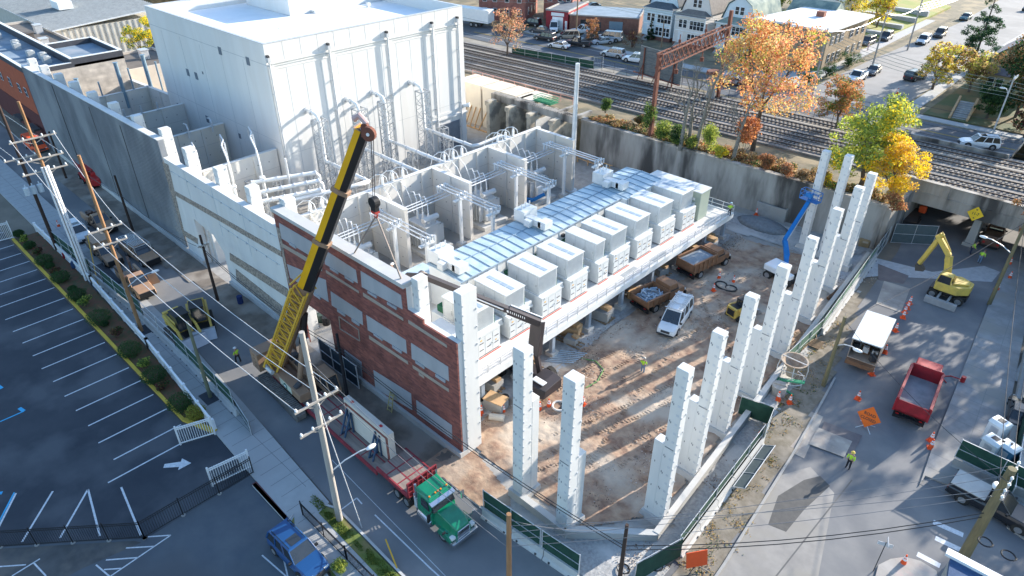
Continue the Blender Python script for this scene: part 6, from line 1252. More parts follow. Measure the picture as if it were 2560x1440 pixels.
b = MB(); b.box(0, .1, -1.35, 1.35, 1.1, 2.5)
for k in range(7): b.box(.1, .18, -1.35+k*.44, -1.29+k*.44, 1.1, 2.55)
for z in (1.1, 1.6, 2.1, 2.5): b.box(.1, .17, -1.35, 1.35, z, z+.07)
b.build('headboard', tr_red, t)
for x in (-14.9, -16.2, -17.5):
    for s in (-1, 1): wheel(t, x, s*1.2, .42, .26)
b = MB(); b.box(-1.6, .0, -.6, .6, .95, 1.2); b.build('kingpin_frame', black, t)
t = empty('wall_panel', (-35.4, 20.8, .96), rad(-1.2), 'cream precast wall panel standing upright on the red trailer', 'concrete panel')
b = MB(); b.box(-3.0, 2.9, -.02, .5, .1, 2.95); b.build('slab', mat('panel_cream', (.62, .57, .50), (.56, .51, .45), scale=.8), t)
b = MB(); b.box(-2.9, 2.8, -.05, -.02, 2.35, 2.6); b.box(2.5, 2.8, -.05, -.02, .1, 2.35); b.box(-2.9, -2.65, -.05, -.02, .2, 2.35); b.build('brick_strip', brick, t)
b = MB()
for x in (-2.2, 1.6): b.box(x, x+.25, .1, .3, 2.95, 3.0)
b.build('lifting_insert', redp, t)
for i, x in enumerate((-2.5, 1.2)):
    for s, y in ((-1, -.1), (1, .62)):
        b = MB(); b.bar((x, y, 0), (x, y+s*.0, 2.2), .12); b.bar((x, y+s*.85, 0), (x, y, 2.1), .12); b.bar((x+.5, y+s*.85, 0), (x+.5, y, 2.1), .12); b.bar((x+.5, y, 0), (x+.5, y, 2.1), .12); b.bar((x, y+s*.5, .8), (x+.5, y+s*.5, .8), .08); b.bar((x, y+s*.85, .05), (x, y, .05), .12)
        tag(b.build('a_frame', mat('navy_steel', (.05, .09, .16)), loc=Vector((-35.4, 20.8, .96))), f"navy a-frame propping the cream panel, {['rear', 'front'][i]} pair, {'street' if s < 0 else 'wall'} side", 'frame', 'a-frames on the trailer')
# ================================================================ CRANE
cb_ = mat('crane_tan', (.34, .215, .14), (.28, .175, .115), scale=1.2, rough=.5); cy_ = mat('crane_yellow', (.80, .42, .01), (.7, .36, .01), scale=.5, rough=.4); track_m = mat('track_steel', (.20, .185, .17), (.12, .11, .1), scale=3)
cr = empty('crawler_crane', (-45.9, 20.9, 0), rad(-3), 'crawler crane with long yellow and black telescopic boom in the street', 'crane')
for s in (-1, 1):
    pr = [(-3.6, .35), (-3.3, .05), (3.3, .05), (3.6, .35), (3.6, .75), (3.3, 1.05), (-3.3, 1.05), (-3.6, .75)]
    y0, y1 = (1.35, 2.15) if s > 0 else (-2.15, -1.35)
    b = MB(); b.hexa([(p[0], y0, p[1]) for p in pr], [(p[0], y1, p[1]) for p in pr])
    for k in range(26): x = -3.3+k*.26; b.box(x, x+.14, y0-.03, y1+.03, 1.05, 1.12); b.box(x, x+.1, y0-.03, y1+.03, .0, .06)
    b.build('track', track_m, cr)
b = MB(); b.box(-2.2, 2.2, -1.4, 1.4, .5, 1.0); b.cyl((0, 0, 1.0), (0, 0, 1.35), 1.0, n=20); b.build('undercarriage', black, cr)
U = bpy.data.objects.new('x', None)
ub = MB(); ub.box(-3.2, 3.0, -1.35, -.35, 1.4, 2.2); ub.box(-3.2, 1.2, .35, 1.4, 1.4, 2.3); ub.box(-3.3, 2.0, -.35, .35, 1.4, 1.7); ub.build('upper_body', cb_, cr, bevel=.05); ub = MB(); ub.cb((-2.2, .85, 2.5), (1.2, .8, .4)); ub.cb((-.6, .85, 2.42), (1.0, .8, .25)); ub.cyl((-3.1, .2, 2.5), (-3.1, 1.2, 2.5), .35, n=14); ub.cyl((1.8, -1.1, 2.2), (1.8, -.6, 2.5), .25, n=10); ub.split('engine_unit', darkgrey, cr)
b = MB(); b.box(-4.7, -3.3, -1.9, 1.8, 1.3, 3.2)
for k in range(4): b.box(-4.78, -4.7, -1.8, 1.7, 1.5+k*.45, 1.55+k*.45); b.cyl((-4.0, -1.95, 1.7+k*.4), (-4.0, -1.9, 1.7+k*.4), .1, n=8)
b.build('counterweight', cb_, cr, bevel=.06)
b = MB(); frust(b, .7, 3.0, .8, 2.6, 1.0, .9, 0, 1.6); o = b.build('cab', glass_m, cr, loc=(.9, 1.45, 1.45)); o.scale = (1, .55, 1)
b = MB()
for x, X in ((.7, .8), (1.6, 1.6), (3.0, 2.6)):
    for y, Y in ((-1.0, -.9), (1.0, .9)): b.bar((x, y, 0), (X, Y, 1.6), .13)
b.box(.65, 3.05, -1.02, 1.02, -.1, .35); b.box(.75, 2.65, -.92, .92, 1.58, 1.66); o2 = b.build('cab_frame', cb_, cr, loc=(.9, 1.45, 1.45)); o2.scale = (1, .55, 1)
b = MB(); b.cyl((-2.6, -1.6, 2.35), (-1.2, -1.6, 2.35), .2, n=12); b.build('exhaust', galv, cr)
b = MB(); b.box(-.5, 1.5, -1.372, -1.352, 1.45, 2.15, 0); b.cyl((.5, -1.40, 1.8), (.5, -1.372, 1.8), .3, n=20, m=1); b.hexa([(.3, -1.42, 1.72), (.7, -1.42, 1.72), (.56, -1.42, 1.95), (.44, -1.42, 1.95)], [(.3, -1.405, 1.72), (.7, -1.405, 1.72), (.56, -1.405, 1.95), (.44, -1.405, 1.95)], 2)
b.box(-.3, 1.3, -1.385, -1.372, 1.5, 1.56, 1); b.build('emblem', [mat('emblem_cream', (.6, .62, .5)), mat('emblem_green', (.03, .14, .12)), white], cr)
# boom in world space
b0, tip = Vector((-48.0, 20.6, 2.6)), Vector((-38.1, 25.45, 24.7)); bd = (tip-b0).normalized(); BL = (tip-b0).length
side = bd.cross(Vector((0, 0, 1))).normalized(); upb = side.cross(bd)
def boomseg(a, c, w_, h, mats, name):
    b = MB(); p, q = b0+bd*a, b0+bd*c; rg = lambda o: [o+side*w_/2+upb*h/2, o-side*w_/2+upb*h/2, o-side*w_/2+upb*h*.02, o-side*w_*.3-upb*h/2, o+side*w_*.3-upb*h/2, o+side*w_/2+upb*h*.02]
    i = len(b.v); P, Q = rg(p), rg(q); b.v += [tuple(x) for x in P+Q]; n = 6
    b.f += [tuple(range(n)), tuple(range(2*n-1, n-1, -1))]; b.mi += [0, 0]
    for k in range(n): b.f.append((k, (k+1) % n, n+(k+1) % n, n+k)); b.mi.append(1 if k in (4, 3, 2) else 0)
    o = b.build(name, mats); o.parent = cr; o.matrix_parent_inverse = cr.matrix_world.inverted() if False else Matrix.Rotation(-rad(-3), 4, 'Z') @ Matrix.Translation((45.9, -20.9, 0)); return o
def inworld(o): o.parent = cr; o.matrix_parent_inverse = Matrix.Rotation(rad(3), 4, 'Z') @ Matrix.Translation((45.9, -20.9, 0)); return o
blk_b = mat('boom_black', (.022, .02, .02), rough=.4)
boomseg(-1, 9.5, 1.05, 1.25, [cb_, cb_], 'boom_base'); boomseg(9.3, 14.5, .95, 1.12, [cy_, blk_b], 'boom_section'); boomseg(14.5, 19.6, .86, 1.02, [cy_, blk_b], 'boom_section'); boomseg(19.6, 25.0, .78, .92, [cy_, blk_b], 'boom_section')
for a, w_ in ((14.4, 1.1), (19.5, 1.0)): boomseg(a, a+.35, w_, 1.25, [cb_, cb_], 'boom_collar')
boomseg(25.0, BL+.3, 1.0, 1.15, [cb_, cb_], 'boom_head')
b = MB()
for s in (-1, 1):
    c0 = lambda a, u: b0+bd*a+side*(.62+(0 if s < 0 else .5))+upb*u
    for u in (-.5, .75): b.bar(c0(-.5, u), c0(9.6, u), .15)
for k in range(11):
    a = -.5+k*.92
    for oo in (.62, 1.12): b.bar(b0+bd*a+side*oo+upb*-.5, b0+bd*(a+.92)+side*oo+upb*.75, .08); b.bar(b0+bd*a+side*oo+upb*-.5, b0+bd*a+side*oo+upb*.75, .07)
    b.bar(b0+bd*a+side*.6+upb*.75, b0+bd*(a+.92)+side*1.12+upb*.75, .07)
b.bar(b0+bd*9.2+upb*.8-side*.7, b0+bd*9.2+upb*.8+side*1.2, .11); b.bar(b0+bd*10+upb*.9-side*.7, b0+bd*10+upb*.9+side*1.2, .11); b.bar(b0+bd*10+upb*.9-side*.7, b0+bd*9.2-upb*.6-side*.7, .1)
inworld(b.build('lattice_jib', mat('jib_yellow', (.78, .46, .06), rough=.4)))
hs = tip+Vector((.9, -.1, .2)); b = MB(); b.cyl(hs-side*.15, hs+side*.15, .5, n=16); b.cyl(hs-side*.2, hs+side*.2, .12, n=10, m=1); b.bar(tip, hs, .5, .4, m=0); b.cyl(tip+Vector((.4, 0, .5))-side*.12, tip+Vector((.4, 0, .5))+side*.12, .3, n=12); inworld(b.build('sheave', [rust, white], None))
b = MB(); b.tube([tip+Vector((-.5, -.2, .9)), tip+Vector((-.1, 0, 1.2)), tip+Vector((.4, .1, .8)), tip+Vector((.1, 0, .3))], .22, 8); inworld(b.build('rope_guard', mat('pinkish', (.6, .42, .40))))
b = MB(); b.cyl(Vector((-45.0, 20.7, 2.2)), Vector((-44.4, 21.6, 9.4)) if False else b0+bd*6.8-upb*.6, .24, n=12); inworld(b.build('lift_cylinder', cb_)); b = MB(); m_ = b0+bd*6.8-upb*.6; b.cyl(Vector((-45, 20.7, 2.2)).lerp(m_, .55), m_, .29, n=12); inworld(b.build('cylinder_sleeve', blk_b))
hk = Vector((-37.9, 25.6, 19.4)); b = MB(); b.tube([hs+Vector((.35, .1, 0)), hk+Vector((.1, 0, .5))], .03, 5); b.tube([hs+Vector((.1, .1, 0)), hk+Vector((-.1, 0, .5))], .03, 5); b.tube([tip+Vector((-.4, -.3, -.3)), b0+bd*12-side*.9], .025, 4); inworld(b.build('hoist_rope', darkgrey))
t = empty('hook_block', hk, 0, 'black crane hook block hanging over the brick wall', 'hook'); MB().cyl((0, -.25, .2), (0, .25, .2), .42, n=14).cb((0, 0, -.2), (.5, .4, .6)).build('block', black, t, bevel=.03); MB().tube([(0, 0, -.5), (.22, 0, -.75), (.1, 0, -1.05), (-.2, 0, -.95)], .07, 6).cb((0, .0, -.55), (.5, .42, .2)).build('hook', mat('hook_red', (.45, .06, .05)), t)
b = MB(); b.tube([hk+Vector((0, 0, -.9)), (-41.6, 25.7, 13.95)], .06, 5); b.tube([hk+Vector((.05, 0, -.9)), (-35.9, 25.8, 13.95)], .075, 5); tag(b.build('lifting_slings', mat('sling', (.3, .25, .22))), 'two brown lifting slings from the hook to the brick wall top', 'slings')
# ---------------------------------------------------------------- excavator
ex = empty('excavator', (-8.9, 77.2, 0), rad(0), 'yellow wheeled excavator with dozer blade on the closed road', 'excavator')
b = MB(); b.box(-1.7, 1.9, -.75, .75, .5, 1.0); b.build('undercarriage', black, ex)
for x in (-1.2, 1.3):
    for y in (-1.0, 1.0): wheel(ex, y*.9, x, .5, .4) if False else wheel(ex, x, y, .5, .4)
b = MB(); b.box(-1.5, 1.5, -2.9, -2.5, .05, .75); b.bar((-.5, -2.6, .5), (-.5, -.8, .7), .2); b.bar((.5, -2.6, .5), (.5, -.8, .7), .2); b.build('dozer_blade', mat('blade_grey', (.36, .36, .36)), ex, loc=(0, .3, 0))
b = MB(); b.prism([(-1.2, -1.3), (.9, -1.3), (1.9, -.4), (1.9, .9), (.8, 1.5), (-1.2, 1.3)], 1.15, 2.1); b.prism([(.3, -1.0), (1.6, -.2), (1.6, .7), (.6, 1.2), (.1, 1.0)], 2.1, 2.3); b.build('upper_body', yellow_m, ex, bevel=.08)
b = MB(); frust(b, -1.25, .15, -1.1, .05, .5, .45, 1.9, 2.95); o = b.build('cab_glass', glass_m, ex, loc=(0, -.75, 0)); b = MB()
for x, X in ((-1.25, -1.1), (.15, .05)):
    for y in (-.5, .5): b.bar((x, y, 1.9), (X, y*.9, 2.95), .1)
b.box(-1.15, .1, -.47, .47, 2.93, 3.02); b.box(-1.27, .17, -.52, .52, 1.2, 1.95); b.build('cab', yellow_m, ex, bevel=.03, loc=(0, -.75, 0))
pv = Vector((-.6, .3, 2.0)); el = Vector((-3.0, -2.2+.6, 6.6)); md = Vector((-1.5, -.3, 4.2)); bk_ = Vector((-3.4, -1.5, 1.3))
el = Vector((-2.9, .6, 6.3)); md = Vector((-1.2, .6, 4.4)); bk_ = Vector((-3.7, 1.2, 1.6)); 
b = MB(); b.bar(pv, md, .5, .6); b.bar(md, el, .45, .5); b.bar(pv+Vector((-.2, .3, .1)), md+Vector((-.3, .3, -.6)), .14); b.build('boom', yellow_m, ex, bevel=.04)
b = MB(); b.bar(el+Vector((.4, 0, .25)), bk_+Vector((0, 0, .6)), .38, .42); b.bar(md+Vector((0, 0, .5)), el+Vector((.3, 0, .45)), .13); b.build('stick', yellow_m, ex, bevel=.04)
b = MB(); b.hexa([bk_+Vector(p) for p in ((-.3, -.4, .5), (.3, -.4, .5), (.3, .4, .5), (-.3, .4, .5))], [bk_+Vector(p) for p in ((-.1, -.4, -.2), (.7, -.4, 0), (.7, .4, 0), (-.1, .4, -.2))]); b.build('bucket', mat('bucket', (.1, .085, .07)), ex)
# ---------------------------------------------------------------- blue boom lift
bl = empty('boom_lift', (-23.3, 68.3, 0), rad(-10), 'blue articulated boom lift raised to the plain white column', 'boom lift')
for x in (-1.2, 1.2):
    for y in (-1.0, 1.0): wheel(bl, x, y, .5, .4)
b = MB(); b.box(-1.6, 1.6, -.7, .7, .4, .8); b.build('chassis', black, bl); b = MB(); b.box(-1.9, .3, -1.1, 1.1, .95, 1.7); b.box(.4, 1.5, -1.0, -.2, .9, 1.5); b.build('turntable', w_paint, bl, bevel=.15, bseg=3)
def toL(p, o, a): v = Vector(p)-Vector(o); return Vector((cos(-a)*v.x-sin(-a)*v.y, sin(-a)*v.x+cos(-a)*v.y, v.z))
q = lambda X, Y, Z: toL((X, Y, Z), (-23.3, 68.3, 0), rad(-10))
e1, e2 = GY(1968, 640, 70.5), GY(1962, 600, 71.5); bsk = GY(2025, 500, 75.8)
b = MB(); b.bar(q(-23.3, 68.8, 1.2), q(*e1), .4, .35); b.bar(q(-23.6, 69.4, 1.2), q(*e2), .3); b.bar(q(*e1), q(*e2), .45); b.build('riser', bluep, bl)
b = MB(); b.bar(q(*e2), q(*bsk), .42, .4); b.bar(q(*(e2.lerp(bsk, .75))), q(*bsk), .34); b.build('boom', bluep, bl); b = MB(); b.bar(q(*e2)+Vector((.3, 0, .1)), q(*bsk)+Vector((.25, 0, -.1)), .06); b.build('hose_track', galv, bl)
b = MB(); c = q(*bsk)
for z in (0, .55, 1.1):
    for p, r_ in (((-1.1, -.45), (1.1, -.45)), ((1.1, -.45), (1.1, .45)), ((1.1, .45), (-1.1, .45)), ((-1.1, .45), (-1.1, -.45))): b.bar(c+Vector((*p, z)), c+Vector((*r_, z)), .06)
for p in ((-1.1, -.45), (1.1, -.45), (1.1, .45), (-1.1, .45), (0, -.45), (0, .45)): b.bar(c+Vector((*p, 0)), c+Vector((*p, 1.1)), .06)
b.box(c.x-1.1, c.x+1.1, c.y-.45, c.y+.45, c.z-.04, c.z+.02); b.box(c.x-.4, c.x+.4, c.y-.6, c.y-.4, c.z+.5, c.z+1.0); b.build('basket', bluep, bl)
# ---------------------------------------------------------------- black boom lift reaching over the cabinets
kl = empty('boom_lift', (0, 0, 0), 0, 'dark boom lift reaching over the platform to the brick wall', 'boom lift'); dkm = mat('lift_charcoal', (.045, .035, .04), (.035, .03, .032), rough=.5)
for x, y in ((-31.0, 34.8), (-31.0, 37.7), (-34.6, 34.8), (-34.6, 37.7)):
    b = MB(); b.cyl((x, y-.22, .6), (x, y+.22, .6), .6, n=20); o = b.build('wheel', rubber, kl); MB().cyl((x, y-.26, .6), (x, y-.2, .6), .3, n=12).build('rim', rim_m, o)
b = MB(); b.box(-35.4, -30.4, 35.4, 37.1, .6, 1.2); b.build('chassis', dkm, kl, bevel=.05); b = MB(); b.loft([[(-29.6+1.3*k_, 33.9+dx, .9), (-29.6+1.3*k_, 36.6, .9), (-29.6+1.3*k_, 36.6, z1), (-29.6+1.3*k_, 34.1+dx, z1-.2)] for k_, dx, z1 in ((-.9, 0, 2.0), (0, 0, 2.1), (.6, .3, 1.9))]); b.box(-30.5, -29.2, 34.5, 35.1, 2.02, 2.13, 1); b.build('counterweight_hood', [dkm, w_paint], kl, bevel=.06)
E1 = GX(1343, 868, -30.2); E2 = GX(1350, 806, -30.2); E3 = GY(1065, 692, 29.5); 
b = MB(); b.bar((-31.2, 36.4, 1.3), E1+Vector((-.4, .2, -.3)), .4); b.hexa([E1+Vector((-.9, -.2, -.9)), E1+Vector((.3, -.2, -.8)), E2+Vector((.35, -.2, .1)), E2+Vector((-.9, -.2, -.6))], [E1+Vector((-.9, .25, -.9)), E1+Vector((.3, .25, -.8)), E2+Vector((.35, .25, .1)), E2+Vector((-.9, .25, -.6))]); b.build('riser', dkm, kl)
mid = E2.lerp(E3, .28); b = MB(); b.bar(E2, mid, .62, .6); b.bar(mid, E3, .46, .44); b.bar(E2+Vector((0, .3, .32)), mid+Vector((0, .3, .3)), .08, m=1); b.bar(E2.lerp(E3, .3)+Vector((0, -.33, .1)), E2.lerp(E3, .6)+Vector((0, -.25, .1)), .1, m=1)
for k in range(9): f = .12+k*.018; c = E2.lerp(E3, f)+Vector((0, -.33, .1)); b.cb(tuple(c), (.22, .03, .2), 1)
b.build('boom', [dkm, white], kl); E4 = GY(1018, 690, 28.2)
b = MB(); b.tube([E3, E3+Vector((-.3, -.2, .25)), E4+Vector((1.2, .2, .35)), E4], .3, 8); b.build('jib', dkm, kl)
b = MB(); c = E4+Vector((-1.0, -.6, -1.0))
for z in (0, .55, 1.1):
    for p, r_ in (((-1.2, -.5), (1.2, -.5)), ((1.2, -.5), (1.2, .5)), ((1.2, .5), (-1.2, .5)), ((-1.2, .5), (-1.2, -.5))): b.bar(c+Vector((*p, z)), c+Vector((*r_, z)), .06)
for p in ((-1.2, -.5), (1.2, -.5), (1.2, .5), (-1.2, .5), (0, -.5), (0, .5)): b.bar(c+Vector((*p, 0)), c+Vector((*p, 1.1)), .06)
b.box(c.x-1.2, c.x+1.2, c.y-.5, c.y+.5, c.z-.05, c.z+.01); b.build('basket', galv, kl); BSK = c
# ---------------------------------------------------------------- small loaders
def loader(loc, rz, label, ym, cat='loader', s=1.0):
    t = empty('compact_loader', loc, rz, label, cat); 
    for y in (-.75, .75): MB().hexa([(x, y-.2, z) for x, z in ((-1.3, .2), (-1.1, 0), (1.1, 0), (1.3, .2), (1.1, .62), (-1.1, .62))], [(x, y+.2, z) for x, z in ((-1.3, .2), (-1.1, 0), (1.1, 0), (1.3, .2), (1.1, .62), (-1.1, .62))]).build('track', rubber, t)
    b = MB(); b.box(-1.5, .3, -.55, .55, .5, 1.5); b.box(-1.6, -1.3, -.6, .6, .5, 1.6); b.build('engine_housing', ym, t, bevel=.05); b = MB(); b.box(-1.2, .6, -.45, .45, 1.5, 1.55); b.box(-1.62, -1.58, -.45, .45, .7, 1.4); b.build('grille', black, t)
    b = MB(); frust(b, -.5, .9, -.4, .7, .5, .45, 1.0, 2.1); b.build('cab', glass_m, t); MB().box(-.45, .75, -.5, .5, 2.1, 2.18).build('cab_roof', black, t)
    b = MB()
    for y in (-.68, .68): b.bar((-1.2, y, 1.5), (.9, y, 1.2), .16); b.bar((.9, y, 1.2), (1.6, y, .4), .16)
    b.split('lift_arm', ym, t, 2); b = MB(); b.hexa([(1.5, -.9, .05), (2.3, -.9, .05), (2.3, .9, .05), (1.5, .9, .05)], [(1.5, -.9, .7), (1.7, -.9, .7), (1.7, .9, .7), (1.5, .9, .7)]); b.build('bucket', rim_m, t); t.scale = (s, s, s); return t
cat_y = mat('loader_yellow', (.55, .38, .08), (.45, .3, .07), scale=2, rough=.5)
p = G(1850, 790); loader((p.x, p.y, 0), rad(75), 'black and yellow compact track loader beside the column row', cat_y)
p = G(462, 838); loader((p.x, p.y, 0), rad(0), 'dusty yellow compact loader beside another tracked machine in the street', yellow_m, s=1.35)
p = G(505, 815); loader((p.x, p.y, 0), rad(-20), 'black cabbed tracked machine right of the dusty yellow loader', cat_y, s=1.3)
# red machines far in the fenced street
t = empty('red_lift', G(222, 450), rad(-5), 'red scissor lift machine at the foot of the grey wall', 'lift'); b = MB(); b.box(-1.6, 1.6, -.8, .8, .5, .9); b.box(-1.7, 1.7, -.85, .85, 1.9, 2.0)
for z in (2.5, 3.0):
    b.bar((-1.7, -.85, z), (1.7, -.85, z), .07); b.bar((-1.7, .85, z), (1.7, .85, z), .07)
for x in (-1.7, 0, 1.7):
    for y in (-.85, .85): b.bar((x, y, 2), (x, y, 3), .07)
b.bar((-1.4, 0, .9), (1.4, 0, 1.9), .15); b.bar((1.4, 0, .9), (-1.4, 0, 1.9), .15); b.build('platform_frame', redp, t)
for x in (-1.1, 1.1):
    for y in (-.8, .8): wheel(t, x, y, .4, .3)
t = empty('red_tow_machine', G(245, 462), rad(-20), 'small red tracked machine behind the red scissor lift', 'machine'); MB().box(-1.3, 1.3, -.6, .6, .3, 1.3).box(-1.2, -.3, -.5, .5, 1.3, 1.8).build('body', redp, t, bevel=.08)
for y in (-.6, .6): MB().box(-1.4, 1.4, y-.2, y+.2, 0, .5).build('track', rubber, t, bevel=.1)
t = car('van', *place((112, 385), (75, 362)), orange, 'orange truck with dark tail at the far end of the street'); 
# ================================================================ POLES AND WIRES
def HH(base, ytop, z=0.0):
    B = G(*base, z); lo, hi = z, z+60
    for _ in range(40):
        m = (lo+hi)/2; q = Vector((B.x, B.y, m-CAMH)); y = 720-FPX*q.dot(_u)/q.dot(_f)
        if y > ytop: lo = m
        else: hi = m
    return lo
WP = {}
def pole(key, base, ytop, r, m, label, z=0.0, arms=(), al=2.4, mats2=None, lamp=None, group=None, taper=.7):
    B = G(*base, z); h = HH(base, ytop, z)-z; t = empty('utility_pole', B, 0, label, 'utility pole', group)
    MB().cyl((0, 0, 0), (0, 0, h), r, r*taper, 12).build('pole_shaft', m, t); WP[key] = (B, h, t)
    for ya in arms:
        za = HH(base, ya, z)-z; b = MB(); b.bar((.18, -al/2, za), (.18, al/2, za), .12, .14); b.bar((.12, -al*.3, za), (.05, 0, za-.6), .05); b.bar((.12, al*.3, za), (.05, 0, za-.6), .05); b.build('crossarm', poleg, t)
        b = MB()
        for y in (-al*.46, -al*.2, al*.2, al*.46): b.cyl((.18, y, za+.07), (.18, y, za+.3), .06, n=8); b.cyl((.18, y, za+.16), (.18, y, za+.2), .1, n=8)
        b.split('insulator', white_m, t, 2)
    if lamp:
        dx, dy, zl, L = lamp; b = MB(); b.tube([(0, 0, zl), (dx*L*.4, dy*L*.4, zl+.55), (dx*L*.8, dy*L*.8, zl+.8), (dx*L, dy*L, zl+.8)], .05, 6); b.build('lamp_arm', galv, t)
        b = MB(); b.sph((dx*(L+.25), dy*(L+.25), zl+.78), (.42 if abs(dx) > .5 else .2, .42 if abs(dy) > .5 else .2, .13), 10, 6); b.build('lamp_head', white_m, t, smooth=True)
    return t
pole('a', (145, 628), 262, .21, poled, 'dark brown pole nearest the parking lot gate, leaning out of view', arms=(395,), al=3.2)
t = WP['a'][2]; b = MB(); za = HH((145, 628), 470)
for y in (-.7, 0, .7): b.cyl((.5, y, za-.5), (.5, y, za+.4), .28, n=12); b.cyl((.5, y, za+.4), (.5, y, za+.75), .07, n=6)
b.split('transformer_can', mat('can_grey', (.55, .62, .66)), t, 2)
pole('b', (220, 700), 254, .19, polew, 'tall pole wrapped by three white conduits near the blue mailbox', arms=(345, 395, 425), al=4.2)
t = WP['b'][2]; b = MB(); zc = HH((220, 700), 415)
for dx, dy in ((.28, -.25), (.35, .0), (.28, .25), (.1, .36)): b.cyl((dx, dy, 0), (dx, dy, zc), .1, n=8)
b.split('conduit', white, t)
pole('c', (355, 830), 388, .19, polew, 'tall brown pole beside the barriers with two crossarms and lamp', arms=(570, 607), al=3.0, lamp=(0.1, 1, 5.2, 2.6))
pole('d', (166, 446), 329, .17, poled, 'dark pole at the foot of the grey ribbed wall, farther one')
pole('e', (333, 579), 439, .17, poled, 'short dark pole between the tan trucks and grey wall')
pole('f', (545, 752), 588, .17, poled, 'dark pole before the white wall opening with cable coil', arms=(612,), al=1.2)
pole('g', (527, 995), 805, .17, mat('green_wood', (.16, .17, .11)), 'greenish leaning grey pole in front of the yellow loaders')
pole('h', (870, 1000), 835, .16, mat('black_pole', (.015, .015, .02)), 'thin black pole between crane and brick wall gate')
pole('i', (850, 1302), 830, .24, poleg, 'tall pale weathered pole with lamp by the red trailer', arms=(1000, 1060), al=3.2, lamp=(.25, .97, 5.0, 2.8))
pole('j', (1273, 1545), 1285, .2, polew, 'brown pole top cut off by the bottom edge')
pole('k', (1546, 1470), 1312, .16, poled, 'short dark brown pole in the gravel by the wire coils')
pole('l', (2405, 1398), 1172, .36, mat('olive_pole', (.2, .17, .09), (.14, .12, .07), scale=3, stretch=(1, 1, .2)), 'thick olive brown pole at lower right with twin crossarms', arms=(1185, 1215), al=2.6, lamp=(-.2, .95, 5.2, 1.2))
pole('m', (2472, 762), 540, .2, mat('olive_pole', (.2, .17, .09)), 'leaning brown pole on the right pavement with long lamp arm', lamp=(-1, .1, 6.2, 2.6))
pole('n', (2058, 965), 792, .2, mat('olive_pole', (.2, .17, .09)), 'olive pole between the box truck and the screened fence', lamp=(.9, -.3, 4.6, 1.8))
pole('o', (2180, 168), 25, .17, poleg, 'grey pole left of the driveway on the side street', UZ, arms=(32,), al=3)
pole('p', (2268, 126), -30, .17, poleg, 'grey pole on the sunny lawn side of the side street', UZ, arms=(20,), al=2.4)
pole('q', (2030, 240), 70, .15, poleg, 'grey pole at the street corner by the orange tree', UZ)
pole('r', (2475, 350), 190, .12, galv, 'pale thin metal pole beyond the white suv', UZ, lamp=(-1, 0, 6.5, .6), arms=(195,), al=2)
pole('s', (1440, 92), -30, .17, wood, 'brown pole before the long brick depot', UZ); pole('u', (1653, 118), 52, .13, wood, 'thin brown pole with lamp before the cream gambrel house', UZ, lamp=(-.9, 0, 5.6, .6))
pole('v', (325, 110), -10, .2, poleg, 'grey pole with transformer cans at upper left beside the hall', 0); pole('w', (186, 58), 12, .2, wood, 'brown pole by the ribbed shed roof', 0)
t = WP['v'][2]; b = MB(); b.cyl((.4, .3, 14), (.4, .3, 15), .35, n=10); b.cyl((.4, -.5, 14), (.4, -.5, 15), .35, n=10); b.split('transformer_can', white_m, t)
def wires(lst, label, r=.022, m=None, sag=.5):
    b = MB()
    for p, q in lst:
        p = Vector(p); q = Vector(q); n = 7; b.tube([p.lerp(q, k/n)-Vector((0, 0, sag*4*(k/n)*(1-k/n))) for k in range(n+1)], r, 4)
    tag(b.build('overhead_wires', m or darkgrey), label, 'wires')
def arm(key, ya, y, base): B, h, _ = WP[key]; return (B.x+.18, B.y+y, B.z+HH(base, ya)-0)
ww_ = mat('bright_wire', (.55, .56, .58), rough=.4)
ab, bb, cb2_, ib = (145, 628), (220, 700), (355, 830), (850, 1302)
wires([(arm('c', 565, y, cb2_), arm('i', 995, y*1.06, ib)) for y in (-1.4, 1.4)]+[(arm('b', 340, y, bb), arm('c', 565, y*.7, cb2_)) for y in (-1.9, 1.9)]+[(arm('c', 603, .6, cb2_), arm('i', 995, .4, ib))], 'bright overhead wires running down the street from pole to pole', .028, ww_, .7)
wires([(arm('a', 390, y, ab), (-150, WP['a'][0].y+y*2, 15)) for y in (-1.4, 1.4)]+[(arm('b', 390, y, bb), (-150, 14+y, 14)) for y in (-1.9, 1.9)], 'pale wires leaving the two left poles up the street', .024, ww_, .5)
f_ = lambda k, dz=0, dy=0: (WP[k][0].x, WP[k][0].y+dy, WP[k][0].z+WP[k][1]-dz)
wires([(f_('d', 2), f_('e', 2.6)), (f_('e', 2.6), f_('f', 1.6)), (f_('f', 1.6), f_('h', 1.4)), (f_('f', 1.9), f_('h', 1.8)), (f_('h', 1.4), f_('k', 2.0)), (f_('h', 1.7), f_('k', 2.3)), (f_('k', 2.0), f_('l', 4)), (f_('k', 2.4), f_('l', 4.4))], 'black service cables looping along the wall side poles to the corner', .035, black, .9)
wires([(f_('i', 2), f_('j', 2)), (f_('i', 3), f_('j', 3)), (f_('j', .5), f_('k', .3)), (f_('j', 1), f_('l', 1, -1)), (f_('j', 1.6), f_('l', .5, 1)), (f_('j', 2.2), f_('l', .8, .3)), (f_('j', 2.8), f_('l', 2.4))], 'grey wires crossing the lower edge towards the thick olive pole', .02, mat('wire_grey', (.2, .2, .21)), .5)
wires([(f_('l', .3, -1), f_('n', .3)), (f_('l', 2.2), f_('m', 1)), (f_('l', .4, 1), (-.5, 60, 9)), (f_('n', .3), f_('m', .6)), (f_('n', .5), (-14.4, 62, 3.0))], 'wires fanning out over the closed road from the olive pole', .025, darkgrey, .7)
